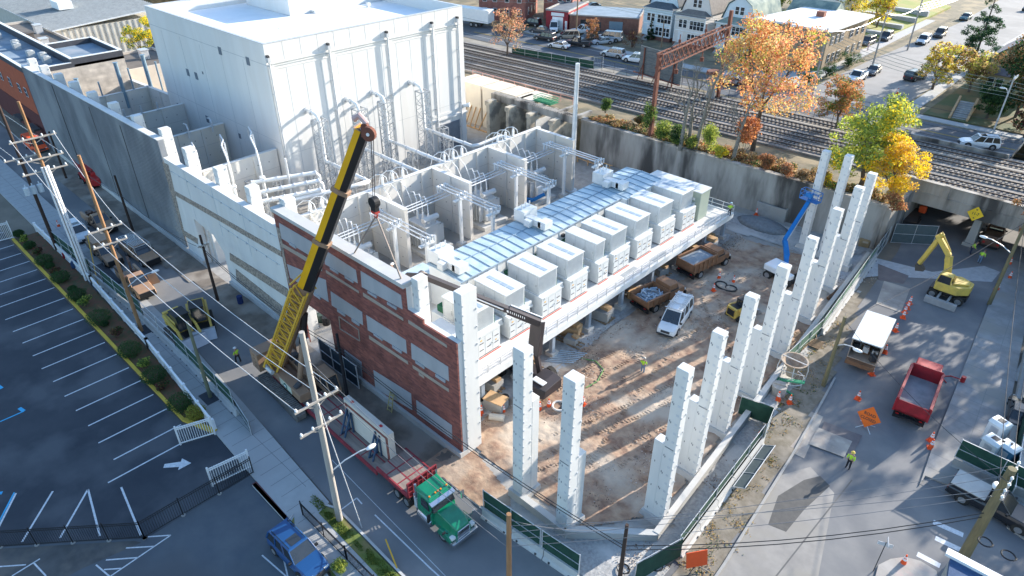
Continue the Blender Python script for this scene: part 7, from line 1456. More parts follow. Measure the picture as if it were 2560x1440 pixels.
wires([(f_('s', 1+.5*k), f_('q', .3+.4*k)) for k in range(4)]+[(f_('q', .2+.5*k), f_('r', .8+.5*k)) for k in range(5)]+[(f_('r', .8+.5*k), (30, 116, UZ+8-.5*k)) for k in range(5)]+[((-125, 112, UZ+9-.7*k), f_('s', 1+.5*k)) for k in range(4)], 'thin green grey wires along the upper street', .026, mat('wire_olive', (.33, .36, .3)), .9)
wires([(f_('p', 3+.5*k), (-38, 230, UZ+10-.4*k)) for k in range(4)]+[(f_('o', .5, 1.2*k-.6), f_('p', 3.2)) for k in range(2)]+[(f_('q', .5), f_('o', .6))], 'bright wires over the sunny lawns beside the side street', .035, ww_, 1.0)
wires([((WP['i'][0].x, WP['i'][0].y, 12.5), G(905, 1320))], 'slanting guy wire from the tall pale pole to the grass', .035, ww_, 0); 
tag(MB().bar(G(248, 725), G(230, 620, 1.0)+Vector((0, 0, 1.6)), .09).build('guy_guard', yellow), 'yellow guy wire guard behind the white conduit pole', 'guy guard'); tag(MB().bar(G(1000, 1440), G(966, 1362)+Vector((0, 0, .6)), .09).build('guy_guard', yellow), 'yellow guy wire guard at the grass edge by the green truck', 'guy guard')
for i, (x, y) in enumerate(((1558, 1425), (1640, 1418), (2462, 1362-4), (2520, 1392))):
    p = G(x, y) if i < 2 else G(x, y, 3.2); b = MB(); b.tube([p+Vector((.42*cos(a*pi/8), .42*sin(a*pi/8), .05+.01*a)) for a in range(17)], .05, 5); tag(b.build('cable_coil', black), ['coil of black cable at the dark pole foot', 'coil of black cable right of the dark pole', 'coil of cable hanging on the wires right of the olive pole', 'coil of cable hanging farthest right on the wires'][i], 'cable coil')
for i, (x, y) in enumerate(((355, 830), (527, 995))):
    p = G(x, y); tag(MB().box(p.x-.9, p.x+.9, p.y-.7, p.y+.7, .13, .15).build('asphalt_square', asph_dark), kind='structure')
p = G(232, 690); sheet('asphalt_square_b', [(p.x-2, 14.4), (p.x+4, 14.3), (p.x+4.2, 17.2), (p.x-2, 17.4)], .142, asph_dark)
# ================================================================ BARRIERS AND FENCES
def jersey(name, p, q, label, group, m=None):
    p = Vector((*p[:2], 0)); q = Vector((*q[:2], 0)); L = (q-p).length; n = max(1, round(L/3.0)); a = atan2(q.y-p.y, q.x-p.x)
    b = MB(); hl = L/n/2-.03
    for s, e in ((0, 0),): b.hexa([(-hl, y, z) for y, z in ((-.3, 0), (.3, 0), (.3, .08), (.13, .3), (.09, .82), (-.09, .82), (-.13, .3), (-.3, .08))], [(hl, y, z) for y, z in ((-.3, 0), (.3, 0), (.3, .08), (.13, .3), (.09, .82), (-.09, .82), (-.13, .3), (-.3, .08))])
    for x in (-hl*.6, hl*.6): b.box(x-.07, x+.07, -.31, -.24, .05, .2, 1)
    first = None
    for k in range(n):
        c = p+(q-p)*((k+.5)/n)
        if first is None: first = b.build('jersey_barrier', [m or conc, darkgrey]); first.location = c; first.rotation_euler = (0, 0, a); tag(first, label+', '+ORD[k]+' from its left end', 'barrier', group)
        else: dup(first, c, a, label+', '+ORD[k]+' from its left end')
B0, B1, B2, B3 = G(140, 622), G(333, 777), G(467, 905), G(598, 1042)
jersey('j', B0, B1, 'pale concrete barrier beside the tan trucks', 'concrete barriers along the street'); jersey('j', B1, B2, 'pale concrete barrier beside the yellow loaders', 'concrete barriers by the loaders'); jersey('j', B2, B3, 'pale concrete barrier below the greenish pole', 'concrete barriers below the pole')
F_ = lambda a, c, f: a.lerp(c, f)
chain_fence([B0, F_(B0, B1, .55)], 1.9, 'green screened fence on barriers beside the white conduit pole', scr_green, z=.8)
chain_fence([F_(B0, B1, .55), F_(B0, B1, .68)], 1.9, 'short bare mesh fence beside the open door truck', z=.8)
chain_fence([F_(B0, B1, .68), F_(B1, B2, .25)], 1.9, 'green screened fence around the tall brown pole', scr_green, z=.8)
chain_fence([F_(B1, B2, .25), F_(B1, B2, .85)], 1.9, 'grey mesh fence beside the yellow loaders', z=.8)
chain_fence([F_(B1, B2, .85), F_(B2, B3, .95)], 1.9, 'green screened fence at the greenish pole', scr_green, z=.8)
chain_fence([G(585, 1020), G(630, 1090)], 1.7, 'dark mesh gate panel swung out onto the pavement', scr_grey)
T0, T1 = G(1207, 1288), G(1445, 1450)
jersey('j', T0, T1, 'concrete barrier ahead of the green tractor', 'concrete barriers ahead of the green tractor'); chain_fence([(T0.x, T0.y+.1), F_(T0, T1, .62)], 2.0, 'green screened fence on barriers ahead of the green tractor', scr_green, z=.6); chain_fence([F_(T0, T1, .64), T1], 2.0, 'green screened fence section at the bottom edge before the gravel', scr_green, z=.6)
R0, R1, R2, R3 = G(1697, 1392), G(1905, 1112), G(1925, 1062), G(1845, 1034)
jersey('j', R0, R1, 'concrete barrier between gravel and dry verge', 'concrete barriers by the dry verge'); chain_fence([(p.x-.15, p.y) for p in (R0, R1)], 2.0, 'long green screened fence leaning beside the dry verge', scr_green, z=.1); chain_fence([R1, R2, R3], 2.0, 'green screened fence turning towards the first white columns', scr_green)
chain_fence([R0, G(1585, 1455)], 2.0, 'green screened fence section cutting the bottom gravel', scr_green)
S0, S1, S2 = G(1962, 925), G(2052, 838), G(2187, 648)
jersey('j', S1, S2, 'concrete barrier below the sagging screen', 'concrete barriers by the road plates'); chain_fence([(p.x-.1, p.y) for p in (S0, S1, S2)], 2.0, 'sagging green screened fence between columns and closed road', mat('pale_green_screen', (.12, .22, .15), (.09, .18, .12), scale=2)); chain_fence([(S2.x, S2.y), G(2215, 610)], 2.4, 'dark upright screen fence by the road plates', scr_grey)
chain_fence([G(2000, 975), G(1945, 960), G(1960, 915)], 1.6, 'bare mesh fence round the wash out tubs', z=0)
chain_fence([G(2226, 607), G(2330, 613)], 2.6, 'grey screened double gate in front of the underpass', scr_grey, z=0, name='screened_gate')
# gate panel lying on gravel
A_, C_ = G(1803, 1215), G(1880, 1112); b = MB(); n_ = Vector((1.7, .2, .9))
for f in (0, .33, .66, 1): b.bar(A_+(C_-A_)*f+Vector((0, 0, .1)), A_+(C_-A_)*f+n_, .05, m=1)
for g_ in (0, .5, 1): b.bar(A_+n_*g_+Vector((0, 0, .08)), C_+n_*g_+Vector((0, 0, .08)), .05, m=1)
b.poly([A_+Vector((0, 0, .1)), C_+Vector((0, 0, .1)), C_+n_, A_+n_]); tag(b.build('fence_panel', [scr_grey, galv]), 'dark fence panel leaning against the green screen', 'fence panel')
# right lot
Q0, Q1 = G(2376, 1163), G(2600, 1272); jersey('j', Q0, Q1, 'concrete barrier by the black pickup', 'concrete barriers by the black pickup', conc_grey); chain_fence([(Q0.x, Q0.y+.1), (Q1.x, Q1.y+.1)], 1.9, 'green screened fence beside the portable toilets', scr_green, z=.8)
b = MB(); b.hexa([(2.2, 49.5, 0), (2.6, 49.6, 0), (-.2, 72, 0), (-.6, 71.9, 0)], [(2.2, 49.5, .8), (2.6, 49.6, .8), (-.2, 72, .8), (-.6, 71.9, .8)]); tag(b.build('kerb_wall', conc_grey), 'low concrete wall between right pavement and gravel lot', 'wall')
chain_fence([(2.8, 49.8), (.1, 72)], 1.9, 'dark screened fence along the right gravel lot', scr_green, z=.1); chain_fence([(-.6, 74), (-1.6, 86)], 2.0, 'dark screened fence by the leaning brown pole', mat('dark_screen', (.02, .04, .04)), z=.1)
def picket(name, pts, h, m, label, sp=.16, w_=.025, post=2.4, z=0, cat='fence', feet=True):
    t = empty(name, (0, 0, 0), 0, label, cat); a = MB(); c = MB(); ft = MB(); r_ = MB()
    for p, q in zip(pts, pts[1:]):
        p = Vector((p[0], p[1], z)); q = Vector((q[0], q[1], z)); L = (q-p).length; n = int(L/sp)
        for k in range(n+1): o = p+(q-p)*k/n; a.bar(o+Vector((0, 0, .1)), o+Vector((0, 0, h)), w_)
        m_ = max(1, round(L/post))
        for k in range(m_+1): o = p+(q-p)*k/m_; c.bar(o, o+Vector((0, 0, h+.12)), w_*3); ft.cyl(o+Vector((0, 0, 0)), o+Vector((0, 0, .06)), .16, n=8)
        for zz in (.18, h-.25, h-.08): r_.bar(p+Vector((0, 0, zz)), q+Vector((0, 0, zz)), w_*1.8)
    a.build('pickets', m, t); c.split('post', m, t); r_.build('rail', m, t)
    if feet: ft.split('post_footing', conc_grey, t)
    return t
picket('metal_fence', [G(-90, 1374), G(362, 1346), G(634, 1184)], 1.75, black, 'black metal picket fence dividing the two parking lots')
picket('metal_fence', [G(758, 1290), G(868, 1402), G(940, 1475)], 1.5, black, 'short black picket fence on the lower grass strip')
picket('white_fence', [(-96.5, 14.6), (-78, 14.75), (-62, 14.25), (-46.8, 13.35)], 1.15, white, 'low white fence behind the shrub bed', .2, .09, 3, feet=False)
picket('white_gate', [G(538, 1086), G(452, 1112)], 1.9, white, 'white picket gate standing open at the shrub bed end', .17, .04, 2.6, cat='gate', feet=False); picket('white_gate', [G(628, 1170), G(532, 1216)], 1.9, white, 'white picket gate open against the black fence', .17, .04, 2.6, cat='gate', feet=False); picket('white_gate', [G(-60, 620), G(35, 596)], 2.3, white, 'white picket gate at the left picture edge', .17, .04, 2.6, cat='gate', feet=False)
# dark gate at brick wall
t = empty('site_gate', (0, 0, 0), 0, 'dark screened gate standing before the brick wall base', 'gate'); b = MB(); b.box(-48.3, -42.4, 24.75, 24.8, .1, 2.6); b.build('screen', mat('navy_screen', (.02, .04, .06)), t); b = MB()
for x in (-48.3, -46.3, -44.4, -42.4): b.bar((x, 24.72, 0), (x, 24.72, 2.7), .08)
for z in (.1, 1.3, 2.65): b.bar((-48.3, 24.72, z), (-42.4, 24.72, z), .06)
b.build('frame', galv, t)
# ================================================================ CONES, PEOPLE, SMALL THINGS
b = MB(); b.box(-.2, .2, -.2, .2, 0, .04); b.cyl((0, 0, .04), (0, 0, .72), .15, .035, 12); c0 = b.build('traffic_cone', orange); c0.scale = (1.35,)*3
b = MB(); b.cyl((0, 0, .34), (0, 0, .46), .108, .088, 12); b.cyl((0, 0, .52), (0, 0, .6), .078, .062, 12); b.build('reflective_band', white, c0)
CN = [((148, 568), 'cone on the street beyond the white suv'), ((1890, 538), 'cone by the retaining wall near the grey concrete bin'), ((1783, 727), 'cone left of the black hose behind the gravel tipper'), ((1833, 707), 'cone standing alone in the yard right of the hose'), ((1797, 697), 'cone nearest the gravel tipper cab'),
      ((1349, 1025), 'fallen tape cone by the open manhole'), ((1372, 1018), 'small cone at the manhole edge'), ((1457, 1012), 'cone behind the second stepped column'), ((1190, 1046), 'cone left of the white pipe by the brick wall'), ((1204, 1034), 'cone before the tan topped crate'), ((1259, 1032), 'cone right of the tan topped crate'),
      ((2273, 760), 'rearmost cone of the close row of four by the excavator'), ((2268, 772), 'second cone of the close row of four by the excavator'), ((2261, 782), 'third cone of the close row of four by the excavator'), ((2257, 795), 'nearest cone of the close row of four by the excavator'), ((2238, 828), 'cone between the row of four and the box truck'), ((2211, 882), 'cone beside the box truck side'), ((2179, 937), 'cone at the box truck rear corner'),
      ((2144, 998), 'cone above the orange road closed sign'), ((2523, 662), 'cone on the right pavement farthest up'), ((2523, 697), 'middle cone of the taped three on the right pavement'), ((2492, 726), 'nearest cone of the taped three on the right pavement'), ((2326, 1102), 'upper of two touching cones on the pavement kerb'), ((2326, 1120), 'lower of two touching cones on the pavement kerb'), ((2257, 1410), 'cone on the painted traffic island'),
      ((1944, 1000), 'cone inside the mesh fence by the green trough, left'), ((1973, 1008), 'cone inside the mesh fence by the green trough, right'), ((1894, 1100), 'cone top showing inside the screened corner'), ((2292, 548), 'cone under the bridge by the stacked mats'), ((2120, 765-30), 'cone near the farthest white columns')]
for i, (p, lb_) in enumerate(CN):
    lb_ = 'orange '+lb_
    if i == 0: c0.location = G(*p); tag(c0, lb_, 'traffic cone', 'orange cones')
    else: dup(c0, G(*p), i*.7, lb_)
dup(c0, G(2243, 235, UZ), 0, 'orange cone lying near the kerb of the side street', 'orange cones'); dup(c0, G(2024, 243, UZ), 0, 'orange cone at the street corner pole', 'orange cones')
vest_m = mat('hi_vis', (.45, .75, .05), (.4, .68, .04), rough=.7); jean = mat('denim', (.05, .07, .11)); dkc = mat('dark_cloth', (.03, .03, .035)); skin = mat('skin', (.42, .26, .19))
def skinned(name, verts, edges, radii, m, par):
    me = bpy.data.meshes.new(name); me.from_pydata(verts, edges, []); me.materials.append(m); o = bpy.data.objects.new(name, me); COL.objects.link(o); o.parent = par
    k = o.modifiers.new('skin', 'SKIN'); s = o.modifiers.new('sub', 'SUBSURF'); s.levels = 1; s.render_levels = 1
    for i, r in enumerate(radii): me.skin_vertices[0].data[i].radius = (r, r*.85) if r > .1 else (r, r)
    me.skin_vertices[0].data[0].use_root = True; return o
def person(loc, rz, label, top=vest_m, leg=dkc, hat=white, pose='stand', sleeves=vest_m, bend=0):
    t = empty('person', loc, rz, label, 'person'); a = bend
    hipz = .92; sx = sin(a); cz = cos(a); T = lambda x, y, z: (x*cz+(z-hipz)*sx, y, hipz+(z-hipz)*cz-x*sx) if z > hipz else (x, y, z)
    st = .16 if pose == 'walk' else .03; ar = .25 if pose == 'reach' else .05
    V = [(0, 0, .95), T(0, 0, 1.18), T(0, 0, 1.4), T(0, 0, 1.52), T(.01, 0, 1.66), T(.02, 0, 1.74)]; E = [(0, 1), (1, 2), (2, 3), (3, 4), (4, 5)]; R = [.145, .14, .15, .06, .095, .06]
    for s in (-1, 1):
        i = len(V); V += [T(0, s*.2, 1.42), T(.03, s*.27, 1.16), T(ar+.12, s*.25, .98 if pose != 'reach' else 1.1), T(ar+.2, s*.24, .93 if pose != 'reach' else 1.08)]; E += [(2, i), (i, i+1), (i+1, i+2), (i+2, i+3)]; R += [.065, .048, .036, .035]
        i = len(V); V += [(s*st*.3, s*.1, .86), (s*st*.8+.02, s*.12, .5), (s*st, s*.13, .08), (s*st+.16, s*.14, .04)]; E += [(0, i), (i, i+1), (i+1, i+2), (i+2, i+3)]; R += [.1, .065, .048, .04]
    bo = skinned('body', V, E, R, skin, t)
    skinned('vest', V[:3]+[T(0, .17, 1.42), T(0, -.17, 1.42)], [(0, 1), (1, 2), (2, 3), (2, 4)], [.175, .172, .175, .09, .09], top, t)
    for s, o in ((-1, 6), (1, 14)): skinned('sleeve', [V[o], V[o+1], tuple(Vector(V[o+1]).lerp(Vector(V[o+2]), .7))], [(0, 1), (1, 2)], [.085, .065, .055], sleeves, t)
    L1, L2 = 10, 18
    skinned('trousers', [V[0], V[L1], V[L1+1], V[L1+2], V[L2], V[L2+1], V[L2+2]], [(0, 1), (1, 2), (2, 3), (0, 4), (4, 5), (5, 6)], [.155, .115, .085, .072, .115, .085, .072], leg, t)
    for o in (L1, L2): skinned('boot', [V[o+2], V[o+3]], [(0, 1)], [.07, .055], dkc, t)
    h = Vector(V[4]); b = MB(); b.sph(h+Vector((0, 0, .07)), (.135, .125, .1), 12, 6); b.cyl(h+Vector((.03, 0, .05)), h+Vector((.03, 0, .065)), .16, n=12); b.build('hard_hat', hat, t, smooth=True)
    b = MB(); b.box(-.005, .005, -.02, .02, -.03, .02); b.build('nose', skin, t, loc=h+Vector((.1, 0, -.02)))
    return t
yh = mat('hat_yellow', (.75, .55, .12))
person(G(597, 906), rad(200), 'person in hi-vis vest and white hard hat walking in the street', pose='walk'); person(G(1606, 932), rad(100), 'person in lime vest and blue jeans standing in the dirt yard', leg=mat('light_jeans', (.16, .24, .34)), hat=mat('hat_grey', (.5, .45, .4)))
person(G(1822, 540, DZ), rad(120), 'person in lime vest and pale blue hard hat on the platform end', hat=mat('hat_blue', (.4, .62, .75))); person(G(2119, 1170), rad(-95), 'person in lime vest and yellow hard hat on the road by the plates', hat=yh)
person(G(2424, 635), rad(20), 'person in lime top leaning at the brown pickup tailgate, left one', leg=mat('navy_cloth', (.03, .04, .08)), hat=mat('brown_cap', (.2, .12, .08)), pose='reach', bend=.5); person(G(2446, 658), rad(75), 'person in lime top bending over the brown pickup tailgate, right one', leg=mat('light_jeans', (.16, .24, .34)), hat=mat('brown_cap', (.2, .12, .08)), pose='reach', bend=.7)
person((BSK.x-.4, BSK.y, BSK.z), rad(100), 'person in dark clothes working from the dark lift basket', top=mat('purple_cloth', (.12, .05, .1)), sleeves=dkc, pose='reach', bend=.4); person(G(1330, 480, .2), rad(-60), 'person in red hard hat by the blue machine in the farthest bay', top=mat('rust_cloth', (.25, .09, .06)), sleeves=dkc, hat=redp)
person(G(2168, 128, UZ), rad(180), 'person in white and pink standing in the driveway by the flats', top=mat('pinkwhite', (.7, .6, .65)), sleeves=mat('pinkwhite', (.7, .6, .65)), leg=mat('pinkwhite', (.7, .6, .65)), hat=dkc)
# signs
def diamond(px, z, s, label, lines, col, stand=True, tc=black):
    p = G(*px); a = atan2(-p.x, p.y)*-1; th = atan2(-p.y, -p.x)
    t = empty('road_sign', p, th-rad(8), label, 'sign'); tilt = rad(24)
    pl = bpy.data.objects.new('x', None)
    b = MB(); n = Vector((cos(tilt), 0, sin(tilt))); up = Vector((-sin(tilt), 0, cos(tilt))); sd = Vector((0, 1, 0)); c = Vector((0, 0, z)); s2 = s*.707
    b.hexa([c-n*.015+up*s2, c-n*.015+sd*s2, c-n*.015-up*s2, c-n*.015-sd*s2], [c+n*.015+up*s2, c+n*.015+sd*s2, c+n*.015-up*s2, c+n*.015-sd*s2]); pn = b.build('sign_panel', col, t, bevel=.01)
    rot = Matrix((sd, up, n)).transposed().to_euler()
    for i, L in enumerate(lines): text(L, s*(.24 if len(lines) > 1 else .34), tc, pn, c+n*.02+up*(s*.15*(1 if i == 0 else -1) if len(lines) > 1 else 0), rot, sx=1.0)
    if len(lines) == 1:
        for q in (1, -1):
            b = MB(); k = c+n*.019+up*q*s*.44; b.hexa([k-sd*.1*s+up*-q*.07*s*0, k+sd*.1*s, k+up*-q*.13*s], [x_+n*.004 for x_ in (k-sd*.1*s, k+sd*.1*s, k+up*-q*.13*s)]); b.build('arrow', tc, pn)
    if stand:
        b = MB(); b.bar((0, 0, .1), c-n*.04, .06)
        for q in ((.6, .6), (-.6, .6), (.6, -.6), (-.6, -.6)): b.bar((0, 0, .35), (*q, 0), .05)
        b.build('stand', galv, t)
    return t
diamond((2163, 1068), 1.15, 1.35, 'orange diamond road closed sign on a folding stand', ['ROAD', 'CLOSED'], mat('sign_orange', (.85, .16, .02)))
s_ = G(1738, 1425); b = MB(); b.hexa([(-.75, -.1, .5), (.75, -.1, .5), (.75, .25, 1.6), (-.75, .25, 1.6)], [(-.75, -.06, .5), (.75, -.06, .5), (.75, .29, 1.6), (-.75, .29, 1.6)]); b.bar((-.9, -.5, 0), (.5, .4, .7), .05, m=1); b.bar((.9, -.4, 0), (-.5, .4, .7), .05, m=1); o = b.build('folded_sign', [orange, darkgrey], loc=(s_.x, s_.y, 0)); o.rotation_euler = (0, 0, rad(55)); tag(o, 'orange sign seen edge on beside the dry verge', 'sign')
t = diamond((2402, 612), 4.6, 1.25, 'yellow diamond clearance sign on the bridge pier', ['11-7'], mat('sign_yellow', (.85, .55, .03)), stand=False); t.location = (-10.8, 90.2, 0)
t = empty('one_way_sign', G(2183, 1428), rad(20), 'street sign post on the painted island', 'sign'); MB().cyl((0, 0, 0), (0, 0, 3.0), .03, n=6).build('post', darkgrey, t); MB().cb((0, 0, 2.8), (.9, .03, .3)).cb((.1, 0, 3.05), (.03, .8, .2)).build('name_plate', mat('sign_white', (.6, .62, .65)), t)
# portable toilets
for i, (px, c, lb_) in enumerate((((2478, 1105), white_m, 'pale grey portable cabin nearest the corner pole'), ((2462, 1150), white_m, 'white portable cabin with dark roof opening'), ((2500, 1165), mat('toilet_blue', (.06, .20, .32)), 'blue portable toilet with white roof'))):
    p = G(*px); t = empty('portable_toilet', p, rad(-20), lb_, 'portable toilet', 'portable toilets'); MB().box(-.6, .6, -.6, .6, .1, 2.1).build('cabin', c, t, bevel=.04)
    b = MB(); b.hexa([(-.65, -.65, 2.1), (.65, -.65, 2.1), (.65, .65, 2.1), (-.65, .65, 2.1)], [(-.6, -.4, 2.35), (.6, -.4, 2.35), (.6, .4, 2.35), (-.6, .4, 2.35)]); b.build('roof', white_m, t, bevel=.03)
    b = MB(); b.box(-.3, .3, -.62, -.6, .3, 1.9); b.build('door', galv, t)
    b = MB(); (b.cb((0, 0, 2.36), (.5, .5, .03)) if i < 2 else b.cyl((0, 0, 2.35), (0, 0, 2.5), .07, n=8)); b.build('roof_vent', darkgrey, t)
# wash-out tubs, timber, bins
p = G(1975, 945); t = empty('concrete_bucket', p, 0, 'large round concrete bucket in a pipe frame by the columns', 'bucket'); b = MB(); b.loft([[(r_*cos(2*pi*k/20), r_*sin(2*pi*k/20), z) for k in range(20)] for r_, z in ((.45, .4), (.5, 1.2), (1.15, 2.0), (1.2, 2.1), (1.05, 2.1), (.4, 1.3), (.3, 1.2))]); b.build('bucket', mat('bucket_tan', (.40, .35, .29), (.28, .2, .14), scale=2), t)
b = MB()
for k in range(4): a = k*pi/2+.4; b.tube([(1.25*cos(a), 1.25*sin(a), .1), (1.3*cos(a), 1.3*sin(a), 1.2), (1.15*cos(a), 1.15*sin(a), 2.0)], .05, 6)
b.tube([(1.25*cos(a*pi/8), 1.25*sin(a*pi/8), .12) for a in range(17)], .06, 6); b.bar((-1.1, 0, 2.1), (1.1, 0, 2.1), .06); b.build('frame', galv, t)
p = G(1944, 985); tag(MB().cyl((0, 0, 0), (0, 0, 1.0), .6, .62, 16).cyl((0, 0, 1.0), (0, 0, 1.03), .66, n=16, m=1).bar((-.5, -.1, 1.1), (.5, .2, 1.1), .1, m=1).build('wash_tub', [conc_grey, poleg], loc=p), 'small round wash tub left of the green trough', 'tub')
p = G(1968, 968); tag(MB().bar((-1, 0, .4), (1.2, .4, 1.0), .4, .12).bar((-.6, -.4, .05), (.9, -.8, .1), .16).build('green_trough', mat('trough_green', (.05, .32, .18)), loc=p), 'bright green plastic trough beside the wash tub', 'trough')
p = G(2003, 865); b = MB(); r = random.Random(8)
for k in range(9): b.bar((-1.4+r.random()*.3, -.5+k*.14, .1+.02*k), (1.5, -.5+k*.14, .15+.02*k), .16, .06)
tag(b.build('plank_pile', wood, loc=(p.x, p.y+1, 0)), 'pile of weathered planks behind the round bucket', 'planks'); b = MB()
for k in range(26): a = Vector((r.uniform(-1, 1), r.uniform(-3, 3), .1+r.random()*.5)); d = Vector((r.uniform(-.4, .4), r.uniform(-1.3, 1.3), r.uniform(-.1, .1))); b.bar(a-d, a+d, .09)
tag(b.build('scrap_timber', wood, loc=G(2010, 840)), 'jumble of scrap timber along the foundation wall', 'scrap timber')
p = G(2090, 730); b = MB(); b.bar((0, -2.3, .25), (.4, 2.3, .25), .3, .3); b.bar((.45, -2.1, .2), (.8, 2.2, .2), .28); tag(b.build('timber_beam', mat('dark_timber', (.10, .055, .03)), loc=(p.x, p.y, 0)), 'pair of dark brown timber beams beside the foundation wall', 'beams')
p = G(1930, 540); t = empty('concrete_bin', p, rad(2), 'grey open topped concrete bin against the retaining wall', 'bin'); b = MB(); b.box(-2, 2, -.9, -.7, 0, 1.8); b.box(-2, 2, .7, .9, 0, 1.8); b.box(-2, -1.8, -.7, .7, 0, 1.8); b.box(1.8, 2, -.7, .7, 0, 1.8); b.build('shell', conc_grey, t, bevel=.03); MB().box(-1.8, 1.8, -.7, .7, 0, 1.2).build('fill', mat('bin_fill', (.2, .25, .27)), t)
p = G(2158, 615); tag(MB().cb((0, 0, .55), (1.2, 1.0, 1.0), 0, .3).cb((.1, 0, .75), (.7, 1.02, .3), 1, .3).build('wrapped_bale', [mat('bale_tan', (.36, .25, .13)), mat('bale_label', (.5, .4, .3))], loc=p, bevel=.1), 'tan wrapped bale on the dirt by the far columns', 'bale')
p = G(2205, 588); b = MB(); b.hexa([(-1.2, -.3, 0), (1.1, -.5, 0), (1.2, -.3, 0), (-1.1, 0, 0)], [(-1.0, .6, 2.6), (1.0, .2, 2.9), (1.05, .35, 2.9), (-.95, .75, 2.6)]); tag(b.build('plywood_sheet', mat('ply', (.3, .21, .14), (.22, .16, .11), scale=1)), 'brown sheet leaning at the abutment foot', 'sheet').location = p
p = G(2265, 560); b = MB()
for k in range(5): b.cb((0, 0, .15+.3*k), (2.2, 4.6, .26), k % 2, .05*k)
tag(b.build('stacked_mats', [mat('mat_brown', (.08, .06, .05)), darkgrey], loc=p), 'stack of dark mats under the bridge behind the gate', 'mats'); tag(MB().cb((0, 0, 1.9), (.9, .5, 1.0)).build('orange_barrel', orange, loc=(p.x+1, p.y+1.5, 0), bevel=.2), 'orange drum lying on the dark mats', 'drum')
p = G(1240, 1020); t = empty('site_crate', p, rad(12), 'grey crate with tan plywood top behind the brick wall corner', 'crate'); MB().box(-.9, .9, -.6, .6, 0, 1.1).build('box', conc_grey, t); MB().box(-.95, .95, -.65, .65, 1.1, 1.16).build('lid', wood_l, t)
for i, (x, y) in enumerate(((1203, 1008), (1262, 1008))): p = G(x, y); tag(MB().cyl(p, p+Vector((0, 0, .8)), .35, .38, 14).build('black_bin', black), ['black bin left of the tan topped crate', 'black bin right of the tan topped crate'][i], 'bin')
p = G(1240, 1050); tag(MB().tube([p+Vector((-.5, -.3, .3)), p+Vector((.6, .4, .3))], .3, 14).cyl(p+Vector((-.52, -.32, .3)), p+Vector((-.49, -.29, .3)), .22, n=14, m=1).build('white_pipe', [mat('pipe_cream', (.6, .55, .47)), black]), 'short cream pipe section near the brick wall corner', 'pipe')
p = G(985, 1022); b = MB()
for s in (-.3, .3):
    b.bar((s, -.5, 0), (s*.7, 0, 1.9), .07); b.bar((s, .5, 0), (s*.7, 0, 1.9), .05)
for k in range(5): b.bar((-.28+.02*k, -.5+.1*k, .35*k+.2), (.28-.02*k, -.5+.1*k, .35*k+.2), .06)
tag(b.build('step_ladder', mat('ladder_yellow', (.5, .42, .2)), loc=p), 'yellowish step ladder before the brick wall', 'ladder')
p = G(190, 672); t = empty('mailbox', p, rad(-30), 'dark blue street mailbox beside the white conduits', 'mailbox'); MB().loft([[(x, .28*cos(a*pi/6-pi/2+pi/2), .55+.3+.25*sin(a*pi/6)) for a in range(7)]+[(x, -.28, .25), (x, .28, .25)] for x in (-.28, .28)]).build('box', mat('mail_blue', (.03, .07, .16)), t); b = MB()
for x in (-.25, .25):
    for y in (-.22, .22): b.bar((x, y, 0), (x, y, .3), .05)
b.build('foot', black, t)
p = G(163, 648); tag(MB().cyl((0, 0, 0), (0, 0, .6), .13, n=10).sph((0, 0, .62), .14, 10, 6).cyl((-.25, 0, .42), (.25, 0, .42), .07, n=8).cyl((0, 0, .1), (0, 0, .14), .2, n=10).build('fire_hydrant', mat('hydrant_red', (.35, .02, .03)), loc=(p.x, p.y, .13)), 'dark red fire hydrant on the left pavement', 'hydrant')
p = G(602, 758); tag(MB().cyl((0, 0, 0), (0, 0, .9), .3, n=12).build('blue_drum', mat('drum_blue', (.02, .04, .14)), loc=p), 'dark blue drum on the dirt before the white wall', 'drum')
for i, (x, y) in enumerate(((804, 803), (817, 810))): p = G(x, y); tag(MB().cyl(p, p+Vector((0, 0, .9)), .4, n=14).build('dark_drum', mat('drum_dark', (.05, .08, .07)) if i == 0 else black), ['dark green drum inside the brick wall opening', 'black drum inside the brick wall opening'][i], 'drum')
p = G(2404, 957); tag(MB().cyl(p, p+Vector((0, 0, .7)), .2, n=10).tube([p+Vector((-.2, 0, .3)), p+Vector((-1, .3, .05)), p+Vector((-1.6, -.4, .05)), p+Vector((-1, -1, .05))], .05, 5).build('hose_hydrant', redp), 'red hydrant with hose on the right pavement', 'hydrant')
p = G(1398, 1020); t = tag(MB().tube([p+Vector((.6*cos(a*pi/8), .6*sin(a*pi/8), .25)) for a in range(17)], .1, 6).cyl(p+Vector((0, 0, .14)), p+Vector((0, 0, .17)), .58, n=18, m=1).build('manhole_riser', [mat('mh_white', (.6, .58, .55)), black]), 'open round manhole riser in the dirt between columns', 'manhole')
p = G(1795, 712); tag(MB().tube([p+Vector((.9*cos(a*pi/6)+.1*a, .7*sin(a*pi/6), .15)) for a in range(20)], .09, 6).build('black_hose', black), 'coiled black hose among the yard cones', 'hose'); p = G(1448, 895); tag(MB().tube([p, p+Vector((1.5, .6, .1)), p+Vector((2.8, .1, .1)), p+Vector((3.4, -1.6, .1)), p+Vector((3.2, -3, .1))], .06, 6).build('green_hose', mat('hose_green', (.15, .3, .1))), 'green hose curling from under the platform', 'hose')
b = MB()
for k in range(7): o = G(1395+k*3, 905-k*2); b.bar(o+Vector((-.9, -.9+k*.2, .15)), o+Vector((1.3, .8+k*.15, .18)), .07)
tag(b.build('steel_angles', mat('angle_blue', (.5, .6, .68))), 'pale blue steel angles lying on the gravel', 'steel angles')
